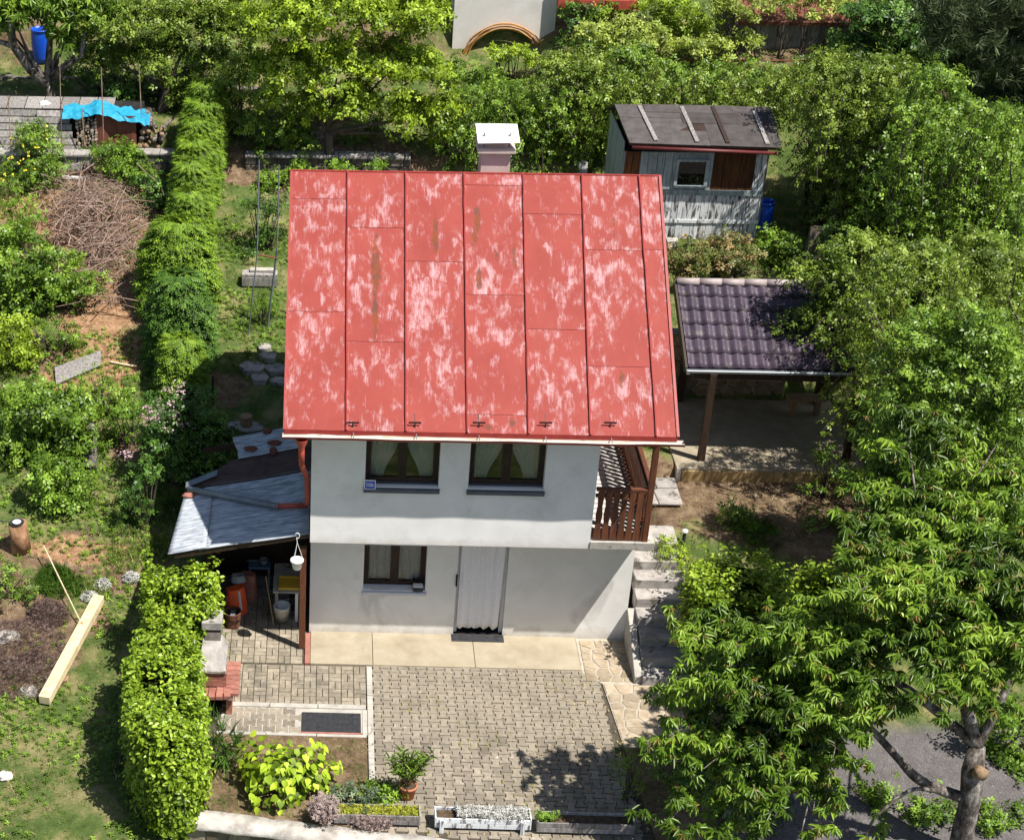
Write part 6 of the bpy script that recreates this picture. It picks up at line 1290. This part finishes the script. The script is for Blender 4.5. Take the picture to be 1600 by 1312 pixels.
shrub('garden_shrub', 'dark green shrub at the bottom under the cherry', 'dark', [(1075,1190,38),(1120,1240,44),(1190,1275,44),(1060,1265,30),(1240,1300,34),(1150,1180,34)], -3.6, (.09,.14), 150, seed=30)
for i, (px, py, r, lb) in enumerate(((1372,1258,22,'small bright green plant left of the cherry trunk on the grey ground'),(1450,1275,25,'second bright green plant beside the cherry trunk, nearer to it'),(1535,1280,22,'bright green plant just right of the cherry trunk'),(1592,1275,16,'bright green plant at the lower right edge'))):
    shrub('young_plant', lb, 'weed', [(px,py,r)], onZ(px, py, -.35)[1], (.09,.14), 260, tm=WEED, seed=31+i, cat='plants', group='young plants on the grey ground')
shrub('evergreen_shrub', 'glossy bright green shrub at the right edge behind the cherry trunk', 'weed', [(1580,1130,46),(1600,1190,44),(1560,1180,30)], -2.4, (.09,.14), 150, seed=36)
shrub('tall_weeds', 'tall pale weeds at the left edge below the upright log', 'weed', [(12,905,24),(30,930,22),(8,950,20)], .6, (.08,.13), 110, seed=110, cat='plants', tm=WEED)
shrub('tall_weeds', 'shaded tall weeds between the lilac and the lean-to roof', 'dark', [(235,745,24),(215,775,22),(250,800,22),(205,820,20)], 2.4, (.08,.14), 120, seed=111, cat='plants', tm=WEED)
shrub('tall_weeds', 'sunlit weeds along the foot of the spruce and the grey board', 'weed', [(205,650,26),(225,690,24),(180,690,22),(195,730,22)], 4.2, (.08,.14), 110, seed=112, cat='plants', tm=WEED)
shrub('tall_weeds', 'weeds on the bank between the apple bush and the yellow-green bush', 'mid', [(90,545,26),(60,520,22),(110,520,20),(70,600,24),(110,620,20)], 6.6, (.08,.13), 110, seed=113, cat='plants', tm=WEED)
shrub('tall_weeds', 'grassy weeds at the foot of the ivy hedge on the lawn side', 'dark', [(190,1180,16),(185,1240,18),(200,1285,16),(205,1120,14)], -3.2, (.10,.18), 130, seed=114, cat='plants', tm=TUFT)
shrub('tall_weeds', 'leafy weeds in front of the brush heap beside the brown soil', 'weed', [(30,330,22),(55,345,18),(15,350,20)], 9.7, (.07,.12), 120, seed=115, cat='plants', tm=WEED)
# --- trees
def tree(label, leaf, lst, Y, base, fork, r, size=(.09,.15), dens=95, per=16, sig=.12, seed=1, tm=SPRIG, name='tree', bark=None, group=None, gap=0., **k):
    b = np.array(onY(base[0], base[1], Y+.35)) if len(base) == 2 else np.array(onY(base[0], base[1], base[2])); b[2] = float(T(b[0], b[1]))
    if len(fork) == 2: q = b[2]+.55*max(.5, np.mean([l[2] for l in lobes_px(lst, Y)])-b[2]-.4); fork = (*fork, 'w', q)
    return plant(name, label, 'tree', leaf, lobes_px(lst, Y), size, dens, per, sig, tm, base_pt=b, seed=seed, trunk=dict(fork=onY(fork[0], fork[1], fork[2]) if len(fork) == 3 else np.array([b[0]*.7+onY(fork[0], fork[1], Y)[0]*.3, b[1], fork[3]]), r=r), bark=bark, group=group, gap=gap, **k)
tree('yellow-green leafy tree with a dark forked trunk behind the roof', 'yg', [(440,40,62),(520,20,70),(600,30,60),(655,25,42),(450,115,52),(530,105,60),(610,110,58),(665,115,40),(690,175,36),(560,165,42),(640,185,40),(420,155,26),(480,170,34),(700,215,24)], 12.6, (515,268,12.45), (512,205,12.45), .13, (.10,.17), 150, 12, .10, seed=51, gap=.22)
tree('mid-green plum tree with dark leaning trunk at the upper left', 'rob', [(180,40,46),(240,30,48),(300,35,50),(350,55,46),(260,85,40),(215,95,36),(330,105,40),(160,85,30),(370,20,44),(290,140,30)], 14.6, (250,178,14.4), (262,135,14.4), .13, (.09,.15), 125, seed=52)
tree('gnarled old cherry tree with bare lower limbs at the upper left', 'cherry', [(20,15,34),(70,8,34),(120,25,30),(160,20,30),(105,55,22),(5,40,20)], 14.6, (78,170,14.5), (76,132,14.5), .15, (.13,.2), 100, 9, .12, seed=53, tm=ROSE, bark=barkl)
e_ = [o for o in COL.objects if o.get('label', '').startswith('gnarled old')][0]
for pts_, rr in (([(76,134,14.5),(45,105,14.5),(20,70,14.4),(15,25,14.3),(4,-10,14.2)], (.13,.12,.10,.08,.06)), ([(80,120,14.5),(100,105,14.4),(128,86,14.3),(133,50,14.3)], (.10,.09,.07,.04)), ([(74,130,14.5),(78,60,14.6),(90,10,14.6)], (.10,.07,.05)), ([(20,72,14.4),(0,66,14.4),(-20,60,14.3)], (.07,.06,.05))):
    MB().tube([onY(*p) for p in pts_], list(rr), 9).build('limb', barkl, e_, smooth=True)
shrub('hedge_shrub', 'mid-green shrub between the plum tree and the hindmost thuja', 'rob', [(365,140,34),(340,160,30),(385,110,32),(360,185,26)], 13.4, (.07,.12), 140, seed=54)
shrub('undergrowth', 'shaded leafy undergrowth beneath the plum tree', 'dark', [(170,130,34),(215,150,30),(140,100,30),(280,165,28),(240,190,22),(185,95,28),(120,120,26)], 14.8, (.07,.12), 130, seed=55)
shrub('rose_bush', 'low bush with a few pink blooms by the trunk of the yellow-green tree', 'mid', [(465,195,26),(440,185,22),(560,225,30),(600,235,28),(580,200,22),(635,232,20)], 13.4, (.07,.12), 150, seed=56)
P = np.array([onY(500+3*g0, 212+2*g1, 12.9) for g0, g1 in np.random.default_rng(5).normal(size=(60, 2))]); tag(scatter('rose_blooms', petalm, None, P, (0,0,1), (.05,.08), SINGLE, 5, .6, loc=tuple(P[0])), 'pink blooms left of the forked trunk', 'flowers', kind='stuff')
# shrubs behind chimney and old shed
shrub('hazel', 'dense mid-green shrub behind the chimney cowl', 'mid', [(735,140,36),(780,150,40),(830,170,36),(720,185,30),(765,195,30),(700,120,30)], 14.0, (.09,.14), 140, seed=57)
shrub('elder', 'tall green bush directly left of the old shed', 'rob', [(870,120,40),(915,150,42),(880,185,42),(930,205,34),(860,225,30),(905,240,26),(925,110,36),(840,205,26)], 12.9, (.08,.13), 140, seed=58)
shrub('elder', 'leafy bush in front of the white house arch', 'yg', [(775,92,20),(805,85,20),(835,105,20)], 15.8, (.09,.14), 110, seed=59)
shrub('elder', 'dark bush at the top right corner of the white house', 'dark', [(900,30,30),(905,75,28)], 16.4, (.09,.14), 110, seed=60)
shrub('vine', 'pale yellow-green vine along the rusty rail', 'vine', [(930,55,28),(975,60,32),(1020,70,32),(1070,85,30),(1120,80,26),(1000,90,24),(1165,70,20),(950,85,22)], 15.5, (.10,.15), 120, seed=61, cat='vine')
shrub('vine', 'yellowish climber on the eaves of the brown-roofed shed', 'vine', [(1180,5,28),(1230,12,26),(1280,8,26),(1130,10,24),(1320,15,16)], 15.9, (.09,.14), 130, seed=62, cat='vine')
shrub('understorey', 'mid-green bushes beneath the vine rail', 'mid', [(960,125,34),(1010,120,34),(1060,130,34),(1110,130,34),(1165,130,34),(1220,140,32),(985,90,28)], 13.6, (.08,.13), 130, seed=63)
shrub('understorey', 'green bushes filling the top edge above the vines', 'yg', [(1010,15,34),(1060,25,34),(1100,45,30),(940,18,26),(1040,50,28)], 16.6, (.09,.14), 120, seed=64)
shrub('understorey', 'leafy plum suckers right of the old shed', 'rob', [(1275,190,30),(1285,255,30),(1305,310,24),(1290,225,34)], 11.2, (.07,.12), 120, seed=65)
tree('bushy plum tree right of the old shed', 'rob', [(1300,170,46),(1340,120,48),(1300,250,50),(1360,190,52),(1270,120,36),(1345,310,44),(1320,340,24),(1390,260,48),(1400,120,34)], 9.8, (1330,440), (1330,330), .10, (.07,.12), 150, seed=66)
tree('tall plum tree with fresh shoots at the right', 'mid', [(1440,180,44),(1470,130,32),(1480,230,50),(1430,260,50),(1500,300,55),(1440,340,55),(1550,270,46),(1570,350,50),(1380,330,44),(1590,200,26)], 8.2, (1470,560), (1465,420), .11, (.07,.12), 150, seed=67)
tree('leafy plum tree overhanging the tiled shelter', 'rob', [(1340,400,46),(1300,440,44),(1390,430,52),(1450,420,52),(1520,410,52),(1580,430,46),(1330,500,48),(1400,500,52),(1480,490,54),(1560,500,50),(1255,495,24),(1225,515,14),(1370,560,34),(1290,530,24),(1260,430,22),(1300,470,30),(1390,610,32)], 4.3, (1440,720), (1440,600), .11, (.07,.12), 165, seed=68)
tree('dark green tree in shade behind the cherry at the right', 'mid', [(1420,580,50),(1490,580,54),(1560,580,54),(1530,520,50),(1450,530,44),(1400,620,34),(1450,650,50),(1530,660,54),(1590,640,46),(1370,680,26),(1420,720,44),(1500,740,46),(1580,740,46),(1460,790,44),(1540,800,44),(1600,820,40)], .3, (1480,960), (1470,840), .10, (.08,.12), 140, seed=69)
shrub('elder', 'small light green shoots in front of the tiled shelter terrace', 'mid', [(1290,720,22),(1320,745,22),(1350,760,26),(1275,765,16)], 2.8, (.07,.11), 110, seed=70)
tree('dark blue-green pine in the upper right corner', 'pine', [(1500,60,42),(1560,30,50),(1600,90,50),(1540,110,44),(1590,160,44),(1520,160,30),(1480,20,34),(1570,195,26),(1620,50,40)], 10.5, (1640,330,10.5), (1620,150,10.5), .13, (.16,.26), 170, 12, .13, seed=71, tm=NEED, name='pine')
tree('dark tree in deep shade at the top right', 'dark', [(1400,30,50),(1450,60,44),(1380,90,40),(1350,30,40),(1430,110,34),(1500,110,40),(1340,75,30)], 15.0, (1420,190), (1420,120), .12, (.10,.16), 110, seed=72)
tree('green tree at the far top right edge', 'mid', [(1540,5,40),(1590,0,36),(1500,0,40),(1470,30,30)], 17.5, (1540,110), (1540,50), .12, (.10,.16), 110, seed=73)
shrub('shade_shrubs', 'shaded shrubs under the plum trees at the right', 'dark', [(1325,400,28),(1360,460,30),(1315,370,24)], 7.9, (.07,.12), 110, seed=74)
shrub('undergrowth', 'green undergrowth between the plum trees up the slope at the right', 'rob', [(1270,150,34),(1330,230,40),(1400,200,40),(1420,300,44),(1480,360,44),(1350,370,40),(1310,290,26),(1540,330,44),(1390,370,40)], 11.0, (.08,.13), 110, seed=90)
shrub('undergrowth', 'green undergrowth at the right edge behind the fresh plum shoots', 'mid', [(1530,200,34),(1580,240,34),(1480,160,34),(1590,300,40),(1550,390,40),(1600,380,34),(1500,440,40),(1440,460,36)], 9.6, (.08,.13), 110, seed=91)
shrub('undergrowth', 'shaded leafy shrubs at the foot of the plum trees by the tiled shelter', 'dark', [(1480,620,40),(1560,660,40),(1400,680,36),(1600,720,36),(1520,720,40),(1440,760,34),(1390,790,30),(1480,800,34)], 2.9, (.08,.12), 110, seed=92)
shrub('undergrowth', 'leafy suckers in front of the plum trunks beside the old shed', 'rob', [(1325,300,26),(1345,340,30),(1318,350,20),(1370,320,32),(1330,270,30),(1360,380,30)], 9.0, (.08,.12), 120, seed=93)
shrub('undergrowth', 'leafy shoots in front of the fresh plum trunks at the right edge', 'mid', [(1440,400,34),(1480,420,34),(1520,380,34),(1470,340,30),(1560,340,32),(1540,430,34),(1590,460,34)], 7.4, (.08,.12), 120, seed=94)
def thicket(label, area, Yr, n, hh, leaf, seed, size=(.08,.13)):
    gg = np.random.default_rng(seed); c = onY((area[0]+area[1])/2, (area[2]+area[3])/2, sum(Yr)/2); e = emp('plum_thicket', label, 'thicket', (c[0], c[1], float(T(c[0], c[1])))); mb = MB(); P = []; Tt = []; D = []
    for _ in range(n):
        yy_ = gg.uniform(*Yr); tp = onY(gg.uniform(area[0], area[1]), gg.uniform(area[2], area[3]), yy_); ln = gg.uniform(*hh); b = tp+np.array([gg.normal()*.3, .15+gg.normal()*.2, -ln]); b[2] = max(b[2], float(T(b[0], b[1]))-.05)
        q = bezier(b, tp, (gg.normal()*.12, 0, .1), 7); mb.tube(q, list(np.linspace(.018, .004, 7)), 4, False); tt = .3+.6*gg.random()
        for j in range(1, 7):
            for _k in range(6):
                o = gg.normal(size=3)*np.array([.14,.14,.09])*(1.25-j*.13); P.append(q[j]*(1-gg.random()*.0)+o+(q[j-1]-q[j])*gg.random()); D.append(o/(np.linalg.norm(o)+1e-6)+np.array([0,0,.5])); Tt.append(tt)
    scatter('foliage', L[leaf], e, P, D, size, SPRIG, seed, .5, np.array(Tt)); mb.build('stems', barkm, e)['kind'] = 'stuff'; return e
thicket('loose upright plum shoots filling the slope right of the old shed', (1295,1440,110,330), (8.5,11), 220, (.9,1.9), 'rob', 101)
thicket('loose fresh-green plum shoots along the right edge of the slope', (1400,1610,150,430), (6.5,9), 260, (.9,1.9), 'mid', 102)
thicket('loose plum shoots hanging over the right half of the tiled shelter', (1330,1600,390,600), (2.0,5), 270, (.7,1.5), 'rob', 103, (.07,.11))
thicket('dark loose shoots behind the cherry at the right edge', (1390,1610,600,800), (.0,2.2), 170, (.7,1.5), 'mid', 104, (.07,.11))
thicket('loose green growth between the chimney and the old shed', (700,955,125,230), (12.0,14), 170, (.6,1.3), 'mid', 105)
thicket('loose green growth under the vine rail', (960,1260,100,165), (11.8,14.5), 150, (.5,1.0), 'rob', 106)
# --- cherry tree in the foreground
cb = onZ(1500, 1335, -.45); ct_ = emp('cherry_tree', 'big spreading cherry tree with drooping leaf bunches in the lower right foreground', 'tree', tuple(cb))
yb_ = cb[1]; fk = onY(1527, 1165, yb_+.15); kn = onY(1516, 1250, yb_)
rg = random.Random(21)
MB().tube([cb-np.array([0,0,.3]), cb*.5+kn*.5+np.array([-.02,0,0]), kn, onY(1520,1205,yb_+.05), fk], [.165,.15,.14,.155,.11], 16).build('trunk', barkl, ct_, smooth=True)
q_ = onY(1530, 1208, yb_-.13); MB().tube([q_+np.array([-.02,.06,0]), q_+np.array([.05,-.06,.02])], [.10,.085], 14).build('pruned_stub', woodmid, ct_, smooth=True)
def limb(pts, r0, r1): 
    mb = MB(); P = [np.array(p, float) for p in pts]; out = []
    for i in range(len(P)-1):
        p0, p1, p2, p3 = P[max(i-1,0)], P[i], P[i+1], P[min(i+2,len(P)-1)]
        for t in np.linspace(0, 1, 7)[:-1]: out.append(.5*((2*p1)+(-p0+p2)*t+(2*p0-5*p1+4*p2-p3)*t*t+(-p0+3*p1-3*p2+p3)*t**3))
    out.append(P[-1]); mb.tube(out, list(np.linspace(r0, r1, len(out))), 7); mb.build('limb', barkl, ct_, smooth=True); return out
lows = [limb([kn, onY(1440,1220,yb_+.1), onY(1400,1180,yb_+.2), onY(1340,1120,yb_+.4), onY(1260,1080,yb_+.7)], .09, .03),
        limb([onY(1462,1235,yb_), onY(1420,1235,yb_-.2), onY(1365,1280,yb_-.4), onY(1350,1325,yb_-.5)], .035, .015)]
P = []; D = []; tw = MB(); twn = 0
heads = [(1365,665,-2.1),(1400,730,-2.3),(1340,760,-2.2),(1450,790,-2.5),(1530,720,-2.2),(1575,760,-2.4),(1510,830,-2.7),(1590,850,-2.7),(1420,870,-2.7),(1350,880,-2.5),(1305,940,-2.4),(1110,990,-2.6),(1060,1000,-2.7),(1050,1075,-3.0),
         (1150,1010,-2.9),(1220,1010,-2.8),(1290,990,-2.8),(1370,970,-2.9),(1450,940,-2.9),(1530,940,-3.0),(1600,950,-3.1),(1110,1080,-3.2),(1190,1090,-3.2),(1270,1070,-3.2),(1350,1060,-3.3),(1430,1040,-3.3),(1500,1040,-3.4),(1580,1060,-3.5),
         (1080,1160,-3.4),(1150,1170,-3.5),(1230,1165,-3.5),(1310,1130,-3.6),(1390,1120,-3.7),(1120,1230,-3.8),(1200,1245,-3.9),(1610,1120,-3.9),(1480,1120,-3.9),(1385,820,-2.4),(1480,870,-2.6)]
fk2 = onY(1500, 960, yb_+.9); fk3 = onY(1330, 1040, yb_+1.0); fk4 = onY(1450, 880, yb_+1.3)
limb([fk, onY(1505,1080,yb_+.4), fk2, onY(1480,920,yb_+1.1), fk4], .10, .05); limb([fk, onY(1450,1100,yb_+.5), onY(1390,1060,yb_+.8), fk3], .08, .045); limb([fk, onY(1570,1080,yb_+.3), onY(1600,980,yb_+.8)], .08, .03)
heads += [(1060,1190,-3.5),(1100,1200,-3.6),(1140,1270,-3.8),(1080,1260,-3.7),(1180,1200,-3.6),(1230,1230,-3.8),(1270,1270,-3.9),(1200,1290,-4.0),(1110,1300,-4.0),(1040,1290,-3.9),(1300,1190,-3.7),(1250,1310,-4.1),(1150,1230,-3.7),(1420,650,-2.3),(1560,690,-2.4),(1310,820,-2.4),(1410,920,-2.8),(1495,905,-2.8),(1560,905,-2.8),(1190,985,-2.7),(1255,980,-2.7),(1330,930,-2.7),(1100,1020,-2.9),(1330,1010,-3.0),(1240,1040,-3.1),(1400,1010,-3.0),(1560,1000,-3.2),(1470,990,-3.1),(1150,1120,-3.3),(1310,1100,-3.4),(1060,1110,-3.2),(1470,1075,-3.6),(1540,1090,-3.7),(1600,1010,-3.4),(1085,1050,-3.1),(1190,1150,-3.5),(1270,1120,-3.5),(1045,1150,-3.4)]
for (px, py, Yh) in heads:
    Yh += float(np.interp(py, [720, 930], [.9, -1.7]))
    hd = onY(px, py, Yh); src = min((fk, fk2, fk3, fk4, onY(1600,980,yb_+.8)), key=lambda s: np.linalg.norm(s-hd)); 
    bz_ = bezier(src, hd, (rg.gauss(0,.12), rg.gauss(0,.12), .22), 9); MB().tube(bz_, list(np.linspace(.026, .008, 9)), 6).build('branch', barkl, ct_, smooth=True)
    for k in range(17):
        i = rg.randrange(3, 9); s_ = bz_[i]; t = rg.uniform(0, 6.28); ln = rg.uniform(.25, .62)
        e2 = s_+np.array([math.cos(t)*ln, math.sin(t)*ln*.8, rg.uniform(-.10, .30)]); tz = bezier(s_, e2, (0,0,.07), 6); tw.tube(tz, [.008,.007,.006,.005,.004,.002], 4, False)
        for j in range(1, 6):
            for _ in range(2 if j < 5 else 3): P.append(tz[j]+np.array([rg.gauss(0,.025), rg.gauss(0,.025), rg.gauss(0,.02)]))
for pts_ in lows:
    for p in pts_[-8:]:
        for _ in range(2): P.append(p+np.array([rg.gauss(0,.12), rg.gauss(0,.12), rg.gauss(-.02,.08)]))
tw.build('twigs', barkm, ct_)['kind'] = 'stuff'
P = np.array(P); tcl = vn(P[:,0]*2.2+5, P[:,1]*2.2+P[:,2]*2, 3)
scatter('leaves', L['cherry'], ct_, P+np.array([0,0,.03]), (0,-.1,1), (.085,.145), ROSE, 22, .35, np.clip(tcl*1.3-.15, 0, 1))['kind'] = 'stuff'
i_ = np.random.default_rng(3).random(len(P)) < .16; scatter('young_leaves', L['cherrytip'], ct_, P[i_]+np.array([0,0,.02]), (0,0,1), (.07,.11), ROSE, 23, .3)['kind'] = 'stuff'
# ------------------------------------------------------------------ grass and litter
g = np.random.default_rng(99)
def ground_pts(n, x0, x1, y0, y1):
    P = np.stack([g.uniform(x0, x1, n), g.uniform(y0, y1, n)], 1); z = T(P[:,0], P[:,1]); P = np.concatenate([P, z[:, None]], 1)
    ok = ~((P[:,0] > -1.75) & (P[:,0] < 5.95) & (P[:,1] > -5.1) & (P[:,1] < 5.3)) & ~((P[:,0] > 5.3) & (P[:,0] < 6.3) & (P[:,1] < 3.2) & (P[:,1] > -1.3)) & ~((P[:,0] > 6.4) & (P[:,0] < 10) & (P[:,1] > 3.1) & (P[:,1] < 6.3))
    return P[ok]
P = ground_pts(44000, -9, 15, -6, 17); s, ne_, gv_ = zone_at(P); k = (s < .45+.3*g.random(len(P))) & (ne_ < .35) & (gv_ < .3) & (vn(P[:,0]*1.3, P[:,1]*1.3, 7) > .22)
tag(scatter('lawn_grass', L['grass'], None, P[k], (0,0,1), (.06,.13), TUFT, 61, .15, .35+.5*vn(P[k][:,0]*.9, P[k][:,1]*.9, 12)-.1), kind='stuff', label='short uneven grass over the garden slope', cat='grass')
P = ground_pts(27000, -8, 12, -5, 14); s, ne_, gv_ = zone_at(P); k = ((s > .3) | (ne_ > .2) | (vn(P[:,0]*1.1, P[:,1]*1.1, 17) > .62)) & (gv_ < .4)
LIT = tmpl([((.3*RNG.normal(), .3*RNG.normal(), .02), (math.cos(a), math.sin(a), .12), (0,0,1), 1, .06, .2, 'b') for a in np.arange(4)*1.6])
tag(scatter('dry_litter', L['dry'], None, P[k]+np.array([0,0,.01]), (0,0,1), (.05,.10), LIT, 62, .2), kind='stuff', label='dry straw and needles scattered on the bare patches', cat='litter')
P = ground_pts(20000, -8, 0, -5, 12); k = vn(P[:,0]*.9+4, P[:,1]*.9, 27)+.3*g.random(len(P)) > .62; P = P[k]
tag(scatter('lawn_weeds', L['weed'], None, P, (0,0,1), (.05,.11), WEED, 63, .2), kind='stuff', label='broadleaf weeds among the grass on the left', cat='plants')
P = ground_pts(9000, -8.5, 12, -6, 13); k = (vn(P[:,0]*1.7+4, P[:,1]*1.7, 37)+.35*g.random(len(P)) > .68) & (zone_at(P)[2] < .3); P = P[k]
tag(scatter('dry_tufts', L['dry'], None, P, (0,0,1), (.07,.15), TUFT, 68, .3), kind='stuff', label='dry bleached grass tufts scattered through the lawn', cat='grass')
def chips(name, label, P, m, r0, r1, seed):
    gg = np.random.default_rng(seed); n = len(P); B = np.array([(1,0,0),(-1,0,0),(0,1,0),(0,-1,0),(0,0,.8),(0,0,-.5)], float); Fc = np.array([(0,2,4),(2,1,4),(1,3,4),(3,0,4),(2,0,5),(1,2,5),(3,1,5),(0,3,5)])
    W = P[:, None]+B[None]*(r0+(r1-r0)*gg.random((n, 6, 1))**2); o = npmesh(name, W.reshape(-1, 3), (Fc[None]+(np.arange(n)*6)[:, None, None]).reshape(-1, 3), m); return tag(o, label, 'pebbles', kind='stuff')
P = ground_pts(14000, -8, 11, -5, 13); s_, n_, g_z = zone_at(P); P = P[(s_ > .35) | (n_ > .3)]
chips('pebbles', 'pebbles and clods on the bare soil', P, stonem, .006, .035, 91)
P = ground_pts(7000, 6.5, 13, -6, -1.8); P = P[zone_at(P)[2] > .6]; chips('gravel', 'loose gravel on the dark ground under the cherry', P, concrete_g, .005, .022, 92)
# grass in the yard plots
P = np.concatenate([np.stack([g.uniform(-1.65, .92, 1500), g.uniform(-4.55, -2.72, 1500), np.full(1500, .012)], 1), np.stack([g.uniform(4.95, 5.92, 700), g.uniform(-4.6, -2.78, 700), np.full(700, .014)], 1)])
k = vn(P[:,0]*2.2, P[:,1]*2.2, 31) > .38
tag(scatter('plot_grass', L['grass'], None, P[k], (0,0,1), (.04,.09), TUFT, 64, .2), kind='stuff', label='sparse grass on the small plots beside the paving', cat='grass')
tag(scatter('plot_litter', L['dry'], None, P[~k]+np.array([0,0,.005]), (0,0,1), (.04,.09), LIT, 65, .2), kind='stuff', label='dry straw on the small plots beside the paving', cat='litter')
P = np.stack([4.6+.9*g.normal(size=420), -2.9+1.1*g.normal(size=420)], 1); P = P[(P[:,1] < -.95) & (P[:,1] > front(P[:,0])+.1) & (P[:,0] < 5.9) & (P[:,0] > 1.2)]; P = np.concatenate([P, np.full((len(P), 1), .012)], 1)
tag(scatter('fallen_leaves', L['dry'], None, P, (0,0,1), (.02,.05), SINGLE, 69, .25), kind='stuff', label='small fallen leaves on the paving by the cherry tree', cat='leaves')
P = np.stack([g.uniform(1.05, 4.9, 2600), g.uniform(-4.9, -.95, 2600)], 1); P = P[(vn(P[:,0]*1.6, P[:,1]*1.6, 41) > .60) & (P[:,1] > front(P[:,0])+.1)]; P = np.concatenate([P, np.full((len(P), 1), -.012)], 1)
P[:,0] = 1.108+np.round((P[:,0]-1.108)/.1465-.5)*.1465+.073+g.normal(size=len(P))*.008
tag(scatter('joint_weeds', L['moss'], None, P, (0,0,1), (.015,.035), WEED, 77, .4), kind='stuff', label='tiny moss and weeds in the joints of the yard paving', cat='moss')
# tussock and heather mound on the left
def patchpts(lst, n, hgt=0.):
    out = []
    for px, py, rx, ry in lst:
        c = at(px, py)
        for _ in range(n):
            a_ = g.random()*6.28; r = math.sqrt(g.random()); x, y = c[0]+rx*r*math.cos(a_), c[1]+ry*r*math.sin(a_); out.append((x, y, float(T(x, y))+hgt*(1-r*r)*g.random()))
    return np.array(out)
P = patchpts([(95,915,.42,.30),(85,905,.3,.3)], 420, .12); tag(scatter('grass_tussock', L['cond'], None, P, (0,-.3,1), (.10,.18), TUFT, 66, .3, loc=tuple(P[0])), 'dense dark green grass tussock under the slanting thin stick', 'grass', kind='stuff')
P = patchpts([(30,1010,.8,.7),(45,1060,.6,.6),(75,965,.35,.3)], 800, .30); tag(scatter('heather_mat', leafm('dry_heather', (.10,.06,.05), (.20,.13,.11), (.30,.24,.20), .1, .8), None, P, (0,0,1), (.06,.10), NEED, 67, .5, loc=tuple(P[0])), 'greyish purple dried heather mat on the mound at the left', 'plants', kind='stuff')
for i, (px, py, lb) in enumerate(((160,915,'pale silvery plant nearest the thin stick'),(205,905,'whitish plant in the soil at the edge of the hedge shadow'),(140,935,'pale flowering clump touching the far end of the beam'))):
    P = patchpts([(px,py,.14,.10)], 160, .1); tag(scatter('silver_clump', silver, None, P, (0,0,1), (.05,.08), WEED, 70+i, .4, loc=tuple(P[0])), lb, 'plants', 'pale clumps by the beam')
P = patchpts([(200,850,.45,.3),(240,860,.4,.3),(190,880,.35,.25),(150,925,.3,.2)], 130, .05); tag(scatter('low_weeds', L['grass'], None, P, (0,0,1), (.10,.18), TUFT, 75, .3, loc=tuple(P[0])), 'taller grass fringe between the red soil and the house shadow', 'grass', kind='stuff')
# far wooded slope
def farpts(n):
    P = np.stack([g.uniform(-14, 26, n), g.uniform(18.5, 34, n)], 1); return np.concatenate([P, (T(P[:,0], P[:,1])+.9*vn(P[:,0]*.7, P[:,1]*.7, 4)+.3*g.random(n))[:, None]], 1)
tag(scatter('slope_thicket', L['mid'], None, farpts(6000), (0,-.2,1), (.25,.45), SPRIG, 80, .6), 'green thicket covering the slope above the gardens', 'thicket', kind='stuff')
